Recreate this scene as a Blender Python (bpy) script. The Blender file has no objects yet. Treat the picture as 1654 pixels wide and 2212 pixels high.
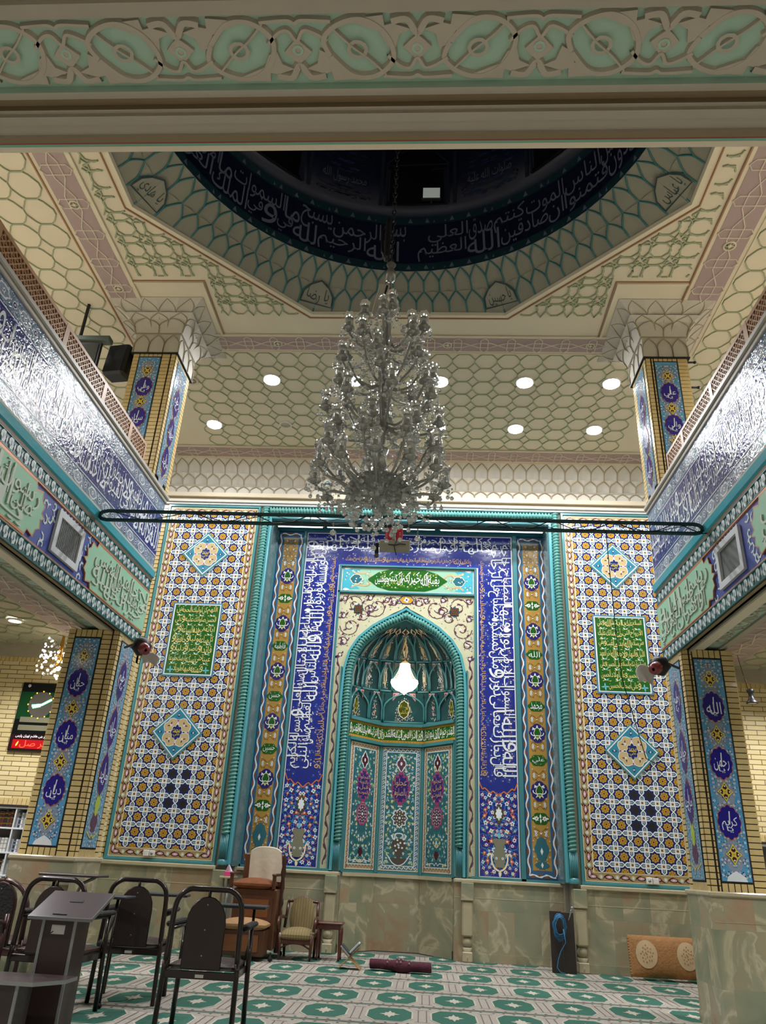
import bpy, math, random, unicodedata
from mathutils import Vector, Matrix
from mathutils.geometry import tessellate_polygon
PI=math.pi; sin=math.sin; cos=math.cos
SC=bpy.context.scene; COL=SC.collection
# ------------------------------------------------------------------ materials
def lin(h):
    r=[int(h[i:i+2],16)/255 for i in (0,2,4)]
    return tuple((c/12.92 if c<=.04045 else ((c+.055)/1.055)**2.4) for c in r)
MATS={}
def mat(name,col,rough=.5,metal=0.,vary=.12,scale=6.,bump=0.,bscale=30.,spec=.5,trans=0.,emit=None,es=0.,stretch=None,coat=0.):
    if name in MATS: return MATS[name]
    m=bpy.data.materials.new(name); m.use_nodes=True; nt=m.node_tree; b=nt.nodes['Principled BSDF']
    c=lin(col) if isinstance(col,str) else col
    b.inputs['Roughness'].default_value=rough; b.inputs['Metallic'].default_value=metal
    b.inputs['Specular IOR Level'].default_value=spec; b.inputs['Transmission Weight'].default_value=trans
    b.inputs['Coat Weight'].default_value=coat; b.inputs['Coat Roughness'].default_value=.08
    tc=nt.nodes.new('ShaderNodeTexCoord'); src=tc.outputs['Object']
    if stretch:
        mp=nt.nodes.new('ShaderNodeMapping'); mp.inputs['Scale'].default_value=stretch
        nt.links.new(src,mp.inputs['Vector']); src=mp.outputs['Vector']
    n=nt.nodes.new('ShaderNodeTexNoise'); n.inputs['Scale'].default_value=scale; n.inputs['Detail'].default_value=3
    nt.links.new(src,n.inputs['Vector'])
    mx=nt.nodes.new('ShaderNodeMix'); mx.data_type='RGBA'
    mx.inputs['A'].default_value=(*[x*(1-vary) for x in c],1); mx.inputs['B'].default_value=(*[min(1,x*(1+vary)) for x in c],1)
    nt.links.new(n.outputs['Fac'],mx.inputs['Factor']); nt.links.new(mx.outputs['Result'],b.inputs['Base Color'])
    if bump:
        n2=nt.nodes.new('ShaderNodeTexNoise'); n2.inputs['Scale'].default_value=bscale; nt.links.new(src,n2.inputs['Vector'])
        bp=nt.nodes.new('ShaderNodeBump'); bp.inputs['Strength'].default_value=bump; bp.inputs['Distance'].default_value=.02
        nt.links.new(n2.outputs['Fac'],bp.inputs['Height']); nt.links.new(bp.outputs['Normal'],b.inputs['Normal'])
    if emit:
        b.inputs['Emission Color'].default_value=(*lin(emit),1); b.inputs['Emission Strength'].default_value=es
    MATS[name]=m; return m
def tile(name,col,rough=.16,**k): return mat('glazed_'+name,col,rough,vary=.07,scale=9,bump=k.pop('bump',.10),bscale=k.pop('bs',9),**k)
def mramp(m,fac,stops,inp='Base Color'):
    nt=m.node_tree; r=nt.nodes.new('ShaderNodeValToRGB'); e=r.color_ramp.elements
    while len(e)<len(stops): e.new(.5)
    for q,(p,c) in zip(e,stops): q.position=p; q.color=(*lin(c),1)
    nt.links.new(fac,r.inputs['Fac']); nt.links.new(r.outputs['Color'],nt.nodes['Principled BSDF'].inputs[inp]); return r
def onyx(name):
    m=mat(name,'9a9a80',.22,vary=.1); nt=m.node_tree; tc=nt.nodes['Texture Coordinate']
    br=nt.nodes.new('ShaderNodeTexBrick'); br.inputs['Scale'].default_value=1; br.inputs['Mortar Size'].default_value=.0015
    br.inputs['Brick Width'].default_value=.36; br.inputs['Row Height'].default_value=.62; br.offset=.37
    br.inputs['Color1'].default_value=(.0,.0,.0,1); br.inputs['Color2'].default_value=(1,1,1,1)
    mp=nt.nodes.new('ShaderNodeMapping'); mp.inputs['Rotation'].default_value=(PI/2,0,.0); mp.inputs['Location'].default_value=(.1,0,-.22)
    sx=nt.nodes.new('ShaderNodeSeparateXYZ'); cx=nt.nodes.new('ShaderNodeCombineXYZ'); ad=nt.nodes.new('ShaderNodeMath')
    nt.links.new(tc.outputs['Object'],sx.inputs[0]); nt.links.new(sx.outputs[0],ad.inputs[0]); nt.links.new(sx.outputs[1],ad.inputs[1])
    nt.links.new(ad.outputs[0],cx.inputs[0]); nt.links.new(sx.outputs[2],cx.inputs[1])
    nt.links.new(cx.outputs[0],br.inputs['Vector'])
    n=nt.nodes.new('ShaderNodeTexNoise'); n.inputs['Scale'].default_value=1.1; n.inputs['Detail'].default_value=8; n.inputs['Distortion'].default_value=.9
    # each slab shifts the pattern, so veins break at the joints
    vm=nt.nodes.new('ShaderNodeVectorMath'); vm.operation='MULTIPLY_ADD'; vm.inputs[1].default_value=(7,5,9)
    nt.links.new(br.outputs['Color'],vm.inputs[0]); nt.links.new(tc.outputs['Object'],vm.inputs[2]); nt.links.new(vm.outputs[0],n.inputs['Vector'])
    r=nt.nodes.new('ShaderNodeValToRGB'); e=r.color_ramp.elements
    st=[(.26,'78826a'),(.38,'8f917a'),(.46,'a09a80'),(.495,'bdb296'),(.52,'9c957c'),(.58,'a2967a'),(.66,'a3876c'),(.76,'b8ac92')]
    while len(e)<len(st): e.new(.5)
    for q,(p,c) in zip(e,st): q.position=p; q.color=(*lin(c),1)
    nt.links.new(n.outputs['Fac'],r.inputs['Fac'])
    mx=nt.nodes.new('ShaderNodeMix'); mx.data_type='RGBA'; mx.blend_type='MULTIPLY'; mx.inputs['Factor'].default_value=.35
    r2=nt.nodes.new('ShaderNodeValToRGB'); r2.color_ramp.elements[0].color=(.66,.72,.60,1); r2.color_ramp.elements[1].color=(1,.98,.95,1)
    nt.links.new(br.outputs['Color'],r2.inputs['Fac']); nt.links.new(r.outputs['Color'],mx.inputs['A']); nt.links.new(r2.outputs['Color'],mx.inputs['B'])
    m2=nt.nodes.new('ShaderNodeMix'); m2.data_type='RGBA'; m2.inputs['B'].default_value=(.25,.24,.18,1)
    nt.links.new(br.outputs['Fac'],m2.inputs['Factor']); nt.links.new(mx.outputs['Result'],m2.inputs['A'])
    nt.links.new(m2.outputs['Result'],nt.nodes['Principled BSDF'].inputs['Base Color']); return m
def brick(name,c1,c2,mortar,bw,rh,ms,off=.5,rough=.35):
    m=mat(name,c1,rough,vary=.1); nt=m.node_tree; tc=nt.nodes['Texture Coordinate']
    sx=nt.nodes.new('ShaderNodeSeparateXYZ'); cx=nt.nodes.new('ShaderNodeCombineXYZ'); ad=nt.nodes.new('ShaderNodeMath')
    nt.links.new(tc.outputs['Object'],sx.inputs[0]); nt.links.new(sx.outputs[0],ad.inputs[0]); nt.links.new(sx.outputs[1],ad.inputs[1])
    nt.links.new(ad.outputs[0],cx.inputs[0]); nt.links.new(sx.outputs[2],cx.inputs[1])
    br=nt.nodes.new('ShaderNodeTexBrick'); br.inputs['Scale'].default_value=1; br.inputs['Mortar Size'].default_value=ms
    br.inputs['Brick Width'].default_value=bw; br.inputs['Row Height'].default_value=rh; br.offset=off
    br.inputs['Color1'].default_value=(*lin(c1),1); br.inputs['Color2'].default_value=(*lin(c2),1); br.inputs['Mortar'].default_value=(*lin(mortar),1)
    nt.links.new(cx.outputs[0],br.inputs['Vector']); nt.links.new(br.outputs['Color'],nt.nodes['Principled BSDF'].inputs['Base Color'])
    bp=nt.nodes.new('ShaderNodeBump'); bp.inputs['Strength'].default_value=.6; bp.inputs['Distance'].default_value=.01; bp.invert=True
    nt.links.new(br.outputs['Fac'],bp.inputs['Height']); nt.links.new(bp.outputs['Normal'],nt.nodes['Principled BSDF'].inputs['Normal']); return m
# ------------------------------------------------------------------ writing (Arabic letters joined by hand)
FORMS={}
for cp in list(range(0xFB50,0xFC00))+list(range(0xFE80,0xFEFD)):
    d=unicodedata.decomposition(chr(cp))
    if d and d[0]=='<':
        k,*r=d.split(); k=k[1:-1]; r=''.join(chr(int(x,16)) for x in r)
        if k in('isolated','initial','medial','final'): FORMS.setdefault((r,k),chr(cp))
def shape(s):
    s=s.replace('لا','\0'); out=[]
    key=lambda c:'لا' if c=='\0' else c
    dual=lambda c:(key(c),'initial') in FORMS
    join=lambda c:(key(c),'final') in FORMS
    for i,c in enumerate(s):
        p=s[i-1] if i else ' '; n=s[i+1] if i+1<len(s) else ' '
        a=dual(p) and join(c); b=dual(c) and join(n)
        k='medial' if a and b else 'final' if a else 'initial' if b else 'isolated'
        out.append(FORMS.get((key(c),k),key(c)))
    return ''.join(reversed(out))
TX={}
def textgeo(s,weight=.0,arabic=True):
    """triangles and outlines of a word in 2D, cached"""
    k=(s,weight)
    if k in TX: return TX[k]
    c=bpy.data.curves.new('word','FONT'); c.body=shape(s) if arabic else s; c.fill_mode='NONE' if hasattr(c,'fill_mode') else 'BOTH'
    c.offset=weight; c.resolution_u=3
    o=bpy.data.objects.new('word',c); COL.objects.link(o); bpy.context.view_layer.update()
    me=o.to_mesh() if False else bpy.data.meshes.new_from_object(o)
    vs=[(v.co.x,v.co.y) for v in me.vertices]; nb={}
    for e in me.edges:
        a,b=e.vertices; nb.setdefault(a,[]).append(b); nb.setdefault(b,[]).append(a)
    seen=set(); loops=[]
    for st in nb:
        if st in seen: continue
        lp=[st]; seen.add(st); cur=st
        while 1:
            nx=[q for q in nb[cur] if q not in seen]
            if not nx: break
            cur=nx[0]; seen.add(cur); lp.append(cur)
        P=[vs[q] for q in lp]
        if len(P)>2:
            A=sum(P[i][0]*P[(i+1)%len(P)][1]-P[(i+1)%len(P)][0]*P[i][1] for i in range(len(P)))/2
            if abs(A)>1e-5: loops.append((P,A,min(lp)))
    COL.objects.unlink(o); bpy.data.objects.remove(o); bpy.data.curves.remove(c); bpy.data.meshes.remove(me)
    def inside(p,P):
        r=False; x,y=p
        for i in range(len(P)):
            x1,y1=P[i]; x2,y2=P[i-1]
            if (y1>y)!=(y2>y) and x<(x2-x1)*(y-y1)/(y2-y1)+x1: r=not r
        return r
    # loops that lie wholly inside a larger one are its holes
    def orient(L):
        return L
    loops.sort(key=lambda L:-abs(L[1])); outs=[]
    for P,A,_ in loops:
        hole=None
        for O in outs:
            if sum(inside(q,O[0]) for q in P[::2])>=.97*len(P[::2]) and abs(A)<.7*abs(O[2]): hole=O
        if hole: hole[1].append(P)
        else: outs.append((P,[],A))
    tris=[];lo=[]
    for oi,(P,H,A) in enumerate(outs):
        polys=[[Vector((x,y,0)) for x,y in q] for q in [P]+H]; flat=[(v.x,v.y) for q in polys for v in q]
        for t in tessellate_polygon(polys): tris.append((oi,[flat[i] for i in t]))
        lo+= [P]+H
    xs=[p[0] for l in lo for p in l] or [0,1]; ys=[p[1] for l in lo for p in l] or [0,1]
    TX[k]=(tris,lo,(min(xs),min(ys),max(xs),max(ys))); return TX[k]
# ------------------------------------------------------------------ geometry
OFF={}
class G:
    def __init__(s,fn=None): s.v=[];s.f=[];s.m=[];s.ms=[];s.s=[];s.fn=fn
    def mi(s,m):
        if m not in s.ms: s.ms.append(m)
        return s.ms.index(m)
    def add(s,vs,fs,m,sm=False):
        o=len(s.v); i=s.mi(m); s.v+=[tuple(v) for v in vs]
        for f in fs: s.f.append([o+q for q in f]); s.m.append(i); s.s.append(sm)
    def box(s,a,b,m,M=None):
        x0,y0,z0=a;x1,y1,z1=b
        vs=[Vector(p) for p in((x0,y0,z0),(x1,y0,z0),(x1,y1,z0),(x0,y1,z0),(x0,y0,z1),(x1,y0,z1),(x1,y1,z1),(x0,y1,z1))]
        if M: vs=[M@v for v in vs]
        s.add(vs,[(3,2,1,0),(4,5,6,7),(0,1,5,4),(1,2,6,5),(2,3,7,6),(3,0,4,7)],m)
    def bbox(s,a,b,m,r=.01,M=None):
        """box with chamfered edges"""
        lo=[min(a[i],b[i]) for i in range(3)];hi=[max(a[i],b[i]) for i in range(3)]
        r=min([r]+[(hi[i]-lo[i])*.45 for i in range(3)]); vs=[]
        ix={}
        for sx in(0,1):
            for sy in(0,1):
                for sz in(0,1):
                    c=[(lo,hi)[q][i] for i,q in enumerate((sx,sy,sz))]; g=[r if q==0 else -r for q in(sx,sy,sz)]
                    for ax in range(3):
                        p=[c[i]+(0 if i==ax else g[i]) for i in range(3)]; ix[(sx,sy,sz,ax)]=len(vs); vs.append(Vector(p))
        if M: vs=[M@v for v in vs]
        F=[]
        q4=[(0,0),(1,0),(1,1),(0,1)]
        for ax in range(3):
            o=[i for i in range(3) if i!=ax]
            for e in(0,1):
                f=[]
                for a_,b_ in q4:
                    k=[0,0,0];k[ax]=e;k[o[0]]=a_;k[o[1]]=b_; f.append(ix[(*k,ax)])
                F.append(f)
            for a_,b_ in q4:   # edge bevels along ax
                k0=[0,0,0];k0[o[0]]=a_;k0[o[1]]=b_; k1=k0[:];k1[ax]=1
                F.append([ix[(*k0,o[0])],ix[(*k0,o[1])],ix[(*k1,o[1])],ix[(*k1,o[0])]])
        for c in [(a_,b_,c_) for a_ in(0,1) for b_ in(0,1) for c_ in(0,1)]: F.append([ix[(*c,i)] for i in range(3)])
        s.add(vs,F,m)
    def tube(s,P,r,m,n=8,closed=False,flat=1.):
        P=[Vector(p) for p in P]; R=r if isinstance(r,(list,tuple)) else [r]*len(P); vs=[];N=len(P); up=None
        for i,p in enumerate(P):
            a=P[i-1] if i or closed else p; b=P[(i+1)%N] if i<N-1 or closed else p
            t=(b-a).normalized() if (b-a).length>1e-9 else Vector((0,0,1))
            if up is None: up=Vector((0,0,1)) if abs(t.z)<.9 else Vector((1,0,0))
            x=t.cross(up)
            if x.length<1e-6: x=t.cross(Vector((1,.3,0)))
            x.normalize(); y=x.cross(t).normalized(); up=y
            for k in range(n): a_=2*PI*k/n; vs.append(p+x*cos(a_)*R[i]+y*sin(a_)*R[i]*flat)
        F=[(i*n+k,i*n+(k+1)%n,((i+1)%N)*n+(k+1)%n,((i+1)%N)*n+k) for i in range(N if closed else N-1) for k in range(n)]
        if not closed: F+=[tuple(range(n))[::-1],tuple(range((N-1)*n,N*n))]
        s.add(vs,F,m,True)
    def lathe(s,prof,m,c=(0,0,0),n=20,M=None,wob=None):
        vs=[]
        for j,(r,z) in enumerate(prof):
            for k in range(n):
                a=2*PI*k/n; q=r*(1+(wob(a,j) if wob else 0)); v=Vector((q*cos(a),q*sin(a),z)); v=(M@v if M else v)+Vector(c); vs.append(v)
        F=[(j*n+k,j*n+(k+1)%n,(j+1)*n+(k+1)%n,(j+1)*n+k) for j in range(len(prof)-1) for k in range(n)]
        s.add(vs,F,m,True)
    def ball(s,c,r,m,n=8,k=5,sz=1.): s.lathe([(max(1e-4,r*sin(PI*j/k)),-r*cos(PI*j/k)*sz) for j in range(k+1)],m,c,n)
    def grid(s,fn,nu,nv,m,sm=True):
        vs=[fn(i/nu,j/nv) for j in range(nv+1) for i in range(nu+1)]; w=nu+1
        s.add(vs,[(j*w+i,j*w+i+1,(j+1)*w+i+1,(j+1)*w+i) for j in range(nv) for i in range(nu)],m,sm)
    # --- flat inlay work on the surface fn(s,t,d)
    def poly(s,P,m,d=0.): s.add([s.fn(x,y,d) for x,y in P],[tuple(range(len(P)))],m)
    def rect(s,x0,y0,x1,y1,m,d=0.,nx=1,ny=1):
        for i in range(nx):
            for j in range(ny):
                a=x0+(x1-x0)*i/nx;b=x0+(x1-x0)*(i+1)/nx;c=y0+(y1-y0)*j/ny;e=y0+(y1-y0)*(j+1)/ny
                s.poly([(a,c),(b,c),(b,e),(a,e)],m,d)
    def slab(s,P,m,d0,d1,ms=None):
        """raised piece: face at d1, sides down to d0"""
        n=len(P); s.poly(P,m,d1)
        s.add([s.fn(x,y,d0) for x,y in P]+[s.fn(x,y,d1) for x,y in P],[(i,(i+1)%n,n+(i+1)%n,n+i) for i in range(n)],ms or m)
    def line(s,P,w,m,d=0.,closed=False,ws=None):
        s.k=getattr(s,'k',0)+1; d+=.00012*(s.k%5)
        N=len(P); L=[];R=[]
        for i in range(N):
            a=P[i-1] if i or closed else P[i]; b=P[(i+1)%N] if i<N-1 or closed else P[i]
            tx,ty=b[0]-a[0],b[1]-a[1]; l=math.hypot(tx,ty) or 1; nx,ny=-ty/l,tx/l; h=(ws[i] if ws else w)/2
            if (i and i<N-1) or closed:
                c=P[i]; u=(c[0]-a[0],c[1]-a[1]); lu=math.hypot(*u) or 1; k=(-u[1]/lu*nx+u[0]/lu*ny); h/=max(.5,k)
            L.append((P[i][0]+nx*h,P[i][1]+ny*h)); R.append((P[i][0]-nx*h,P[i][1]-ny*h))
        vs=[s.fn(x,y,d) for x,y in L]+[s.fn(x,y,d) for x,y in R]
        s.add(vs,[(i,(i+1)%N,N+(i+1)%N,N+i) for i in range(N if closed else N-1)],m)
    def rib(s,P,w,m,d0,d1,closed=False):
        """raised strap of trapezoid section"""
        s.k=getattr(s,"k",0)+1; d1+=.0005*(s.k%7)
        N=len(P); rows=[]
        for i in range(N):
            a=P[i-1] if i or closed else P[i]; b=P[(i+1)%N] if i<N-1 or closed else P[i]
            tx,ty=b[0]-a[0],b[1]-a[1]; l=math.hypot(tx,ty) or 1; nx,ny=-ty/l,tx/l
            for h,d in((w/2,d0),(w/3.2,d1),(-w/3.2,d1),(-w/2,d0)): rows.append(s.fn(P[i][0]+nx*h,P[i][1]+ny*h,d))
        F=[(i*4+k,((i+1)%N)*4+k,((i+1)%N)*4+k+1,i*4+k+1) for i in range(N if closed else N-1) for k in range(3)]
        s.add(rows,F,m)
    def disc(s,x,y,r,m,d=0.,n=10,ry=None): s.poly([(x+r*cos(2*PI*k/n),y+(ry or r)*sin(2*PI*k/n)) for k in range(n)],m,d)
    def flower(s,x,y,r,m1,m2,d=0.,k=5,ph=.3):
        n=k*4; s.poly([(x+r*(.78+.22*cos(k*a))*cos(a+ph),y+r*(.78+.22*cos(k*a))*sin(a+ph)) for a in [2*PI*i/n for i in range(n)]],m1,d)
        s.disc(x,y,r*.34,m2,d+.0009,6)
    def leaf(s,x,y,a,l,w,m,d=0.):
        ca,sa=cos(a),sin(a); P=[(0,0),(.3*l,w*.5),(.65*l,w*.42),(l,0),(.65*l,-w*.3),(.3*l,-w*.4)]
        s.poly([(x+p*ca-q*sa,y+p*sa+q*ca) for p,q in P],m,d)
    def ogee(s,x,y,rx,ry,m,d=0.,lob=8,tip=.22,am=.07,n=48,line=None,w=.01):
        P=[]
        for i in range(n):
            a=2*PI*i/n; v=abs(abs(a%PI-PI/2)); r=1-am+am*abs(cos(lob*a/2))*1.6
            r+=tip*math.exp(-(v/.16)**2)
            P.append((x+rx*r*cos(a),y+ry*r*sin(a)))
        s.poly(P,m,d)
        if line: s.line(P,w,line,d+.0006,True)
    def floral(s,x0,y0,x1,y1,d,seed,n,pal,size=.03,vine=None,leafm=None,mirror=True):
        """scrolling vines and flowers, mirrored about the middle"""
        R=random.Random(seed); xm=(x0+x1)/2; pts=[]; tries=0
        hx=x1 if not mirror else xm
        while len(pts)<n and tries<n*30:
            tries+=1; p=(R.uniform(x0+size,hx-(size*.5 if mirror else size)),R.uniform(y0+size,y1-size)); r=size*R.uniform(.6,1.15)
            if all(math.hypot(p[0]-q[0],p[1]-q[1])>(r+q[2])*1.12 for q in pts): pts.append((*p,r))
        for i,(x,y,r) in enumerate(pts):
            a0=R.uniform(0,2*PI); cw=R.choice((-1,1)); K=R.randrange(len(pal)); kp=R.choice((4,5,6)); la=[R.uniform(0,6.3) for _ in range(3)]
            for sg in ((1,-1) if mirror else (1,)):
                X=x if sg==1 else 2*xm-x; ang=lambda a:a if sg==1 else PI-a
                if vine:
                    P=[]
                    for t in range(7):
                        q=t/6; a=a0+cw*q*3.6; rr=r*(1.2+2.0*(1-q)); P.append((X+rr*cos(ang(a)),y+rr*sin(ang(a))))
                    P=[(min(max(px,x0),x1),min(max(py,y0),y1)) for px,py in P]
                    s.line(P,size*.16,vine,d)
                if leafm:
                    for a in la: s.leaf(X,y,ang(a),r*1.9,r*.7,leafm[(i+int(a))%len(leafm)],d+.0006)
                s.flower(X,y,r,pal[K][0],pal[K][1],d+.0012,kp)
    def text(s,t,x0,y0,x1,y1,m,d=0.,rot=0,weight=.0,ext=0.,ms=None,sub=0.,shear=0.,fit=None,arabic=True):
        """word fitted into a box; rot 90/-90 turns it"""
        tr,lo,(a,b,c,e)=textgeo(t,weight,arabic)
        W,H=(x1-x0,y1-y0) if rot==0 else (y1-y0,x1-x0); sx=W/max(1e-6,c-a); sy=H/max(1e-6,e-b)
        if fit: q=min(sx,sy*fit); sx2=q; sy2=min(sy,q*fit)
        else: sx2,sy2=sx,sy
        def mp(p):
            u=(p[0]-(a+c)/2)*sx2; v=(p[1]-(b+e)/2)*sy2; u+=shear*v
            if rot==90: u,v=-v,u
            elif rot==-90: u,v=v,-u
            return ((x0+x1)/2+u,(y0+y1)/2+v)
        for oi,tri in tr: s.poly([mp(p) for p in tri],m,d+ext+.00022*(oi%6))
        if ext:
            for P in lo:
                n=len(P);Q=[mp(p) for p in P]
                s.add([s.fn(x,y,d) for x,y in Q]+[s.fn(x,y,d+ext) for x,y in Q],[(i,(i+1)%n,n+(i+1)%n,n+i) for i in range(n)],ms or m)
    def build(s,name,par=None,local=False,loc=None):
        me=bpy.data.meshes.new(name)
        if par is not None: off=OFF.get(par.name,Vector()) if not local else Vector()
        else:
            if loc is not None: off=Vector(loc)
            elif local: off=Vector()
            else:
                xs=[p[0] for p in s.v];ys=[p[1] for p in s.v];zs=[p[2] for p in s.v]; off=Vector(((min(xs)+max(xs))/2,(min(ys)+max(ys))/2,min(zs)))
        me.from_pydata([(p[0]-off.x,p[1]-off.y,p[2]-off.z) for p in s.v],[],s.f)
        for m in s.ms: me.materials.append(m)
        me.polygons.foreach_set('material_index',s.m); me.polygons.foreach_set('use_smooth',s.s); me.update()
        o=bpy.data.objects.new(name,me); COL.objects.link(o)
        if par is not None: o.parent=par; OFF[o.name]=off
        else: o.location=off; OFF[o.name]=off
        return o
def tag(o,label=None,cat=None,group=None,kind=None):
    if label:o['label']=label
    if cat:o['category']=cat
    if group:o['group']=group
    if kind:o['kind']=kind
    return o
def thing(name,label,cat,loc=(0,0,0),rz=0,group=None):
    o=bpy.data.objects.new(name,None); COL.objects.link(o); o.location=loc; o.rotation_euler=(0,0,rz); o.empty_display_size=.1
    OFF[o.name]=Vector(loc); return tag(o,label,cat,group)
def struct(g,name,par=None,label=None): return tag(g.build(name,par),kind='structure',label=label)
def dup(o,par=None,loc=None,rz=None,label=None,group=None):
    c=o.copy(); COL.objects.link(c); OFF[c.name]=OFF.get(o.name,Vector())
    if par is not None:c.parent=par
    for ch in [q for q in o.children]: dup(ch,c)
    if loc is not None:c.location=loc
    if rz is not None:c.rotation_euler=(0,0,rz)
    if label:c['label']=label
    if group:c['group']=group
    return c
def plane(o,u,v,n):
    o,u,v,n=map(Vector,(o,u,v,n)); return lambda x,y,d: o+u*x+v*y+n*d
XZ=lambda Y:plane((0,Y,0),(1,0,0),(0,0,1),(0,-1,0))          # wall facing the viewer
YZl=lambda X:plane((X,0,0),(0,1,0),(0,0,1),(1,0,0))           # wall on the left, faces +x
YZr=lambda X:plane((X,0,0),(0,1,0),(0,0,1),(-1,0,0))
XYc=lambda Z:plane((0,0,Z),(1,0,0),(0,1,0),(0,0,-1))          # ceiling
# palette
NAVY=tile('navy','1f2a66'); COB=tile('cobalt','232f82'); WHITE=tile('white','dfe4e8'); TEAL=tile('teal','3f7a80',.22); DTEAL=tile('deep_teal','1d5560',.3)
OCH=tile('ochre','b98f35'); BRN=tile('brown','7a4f33'); BEIGE=tile('beige','bba77c'); PINK=tile('pink','c79aa4'); MAR=tile('maroon','4a1d26')
SKY=tile('sky_blue','6fb6cc'); TURQ=tile('turquoise','3fa3b5',.25); GRN=tile('green','1f5a1c'); CREAM=tile('cream','e6ddbd'); YEL=tile('yellow','d6c247')
SLATE=tile('slate_blue','4d7892'); VIO=tile('violet','33246e'); BLK=mat('black_void','050607',.6); ORG=tile('orange','c9713a'); GREY=tile('grey','8a8f96')
SAGE=tile('sage','b9bda0'); PLUM=tile('plum','5b3a4c'); LIME=tile('lime','a7b845'); ROSE=tile('rose','9a3a6c'); PTEAL=tile('petrol','2f6672')
PLAS=mat('cream_plaster','d2c7af',.7,vary=.05,scale=2); PLASW=mat('pale_plaster','ccc8be',.65,vary=.05,scale=2)
PGRN=mat('mint_paint','8fbfa0',.6,vary=.05,scale=3); MAUVE=mat('mauve_paint','a18c8a',.7,vary=.05,scale=2); TAN=mat('tan_paint','a08a66',.7,vary=.05)
RIBG=mat('sage_rib','9ba184',.65,vary=.05); RIBT=mat('teal_rib','2d6f72',.45,vary=.05); COPPER=mat('copper_strip','b87a52',.45,.3,vary=.1)
WOOD=mat('walnut_wood','6b3f20',.38,vary=.35,scale=4,stretch=(1,1,.15)); ONYX=onyx('onyx_marble'); 
BRK=brick('yellow_brick','d2bd85','c4ab72','4a3320',.075,.072,.006,0.0,.25); BRKW=brick('buff_brick','dccb9c','cdb984','6a5236',.30,.075,.0055,.5,.4)
# ------------------------------------------------------------------ the hall
ZC=10.1; XC=-.49; YC=6.39; WY=11.4; AP=4.16
# floor and carpet
g=G(); g.box((-9,-3,-.1),(8,17,-.01),mat('floor_slab','77736a',.7)); struct(g,'floor')
cg=G(plane((0,0,-.006),(1,0,0),(0,1,0),(0,0,1))); 
CB=mat('carpet_cream','a79f94',.95,vary=.22,scale=60,bump=.5,bscale=200); CG=mat('carpet_green','2f6353',.95,vary=.18,scale=40,bump=.5,bscale=200); CR=mat('carpet_rust','6e5a58',.95); CI=mat('carpet_ivory','b3ab9c',.95,vary=.15,scale=50)
cg.box((-7.5,-2.8,-.0095),(6.8,12.1,-.0035),CB)
R=random.Random(3)
for j in range(10):
    y0=3.62+.875*j; ph=(.33,.07,.07,.21,.30)[j%5] if j>3 else .1*j
    cg.rect(-7.4,y0-.012,6.7,y0+.012,CG,.004); cg.rect(-7.4,y0+.03,6.7,y0+.038,CR,.004); cg.rect(-7.4,y0-.035,6.7,y0-.03,CR,.004)
    yc=y0+.437
    for k in range(-13,12):
        x=ph+.555*k+R.uniform(-.01,.01)
        if not -7.1<x<6.4: continue
        w,h,c=.185,.30,.10
        P=[(x-w*.6,yc-h),(x+w*.6,yc-h),(x+w*.75,yc-h*.8),(x+w,yc-h*.5),(x+w,yc+h*.5),(x+w*.75,yc+h*.8),(x+w*.6,yc+h),(x-w*.6,yc+h),(x-w*.75,yc+h*.8),(x-w,yc+h*.5),(x-w,yc-h*.5),(x-w*.75,yc-h*.8)]
        cg.line(P,.03,CI,.0043,True); cg.poly(P,CG,.005)
        S=[]
        for i in range(16):
            a=2*PI*i/16; r=(.105,.052,.07,.052)[i%4]; S.append((x+r*.85*cos(a),yc+r*1.5*sin(a)))
        cg.poly(S,CI,.0058)
        for sx in(-1,1): cg.line([(x+.2775+sx*.035,yc-.26),(x+.2775+sx*.035,yc+.26)],.008,CR,.0045)
        for q in(-1,1):
            cg.line([(x+.2775-.06,yc+q*.28),(x+.2775+.06,yc+q*.28)],.008,CR,.0045)
            for v in range(6): cg.disc(x-.22+.09*v+.02,yc+q*(.365+.015*(v%2)),.014,CR if v%2 else CG,.0045,5)
tag(cg.build('prayer_carpet'),'cream prayer carpet with rows of green medallions covering the whole floor','carpet')
# outer shell
g=G(); g.box((-10,-3,-.6),(-9.8,17,10.3),PLASW); struct(g,'wall_left')
g=G(); g.box((9,-3,-.6),(9.2,17,10.3),PLASW); struct(g,'wall_right')
g=G(); g.box((-10,-3.2,-.6),(9.2,-3,10.3),PLASW); struct(g,'wall_near')
g=G(); g.box((-10,16.7,8.85),(9.2,16.9,10.3),PLAS); struct(g,'wall_back')
# ceiling with octagonal hole
def octo(ap,ph=22.5): 
    r=ap/cos(PI/8); return [(XC+r*cos(math.radians(ph+45*i)),YC+r*sin(math.radians(ph+45*i))) for i in range(8)]
O=octo(AP); g=G(XYc(ZC)); bx=[(-10,-3.2),(9.2,-3.2),(9.2,16.9),(-10,16.9)]
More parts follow.
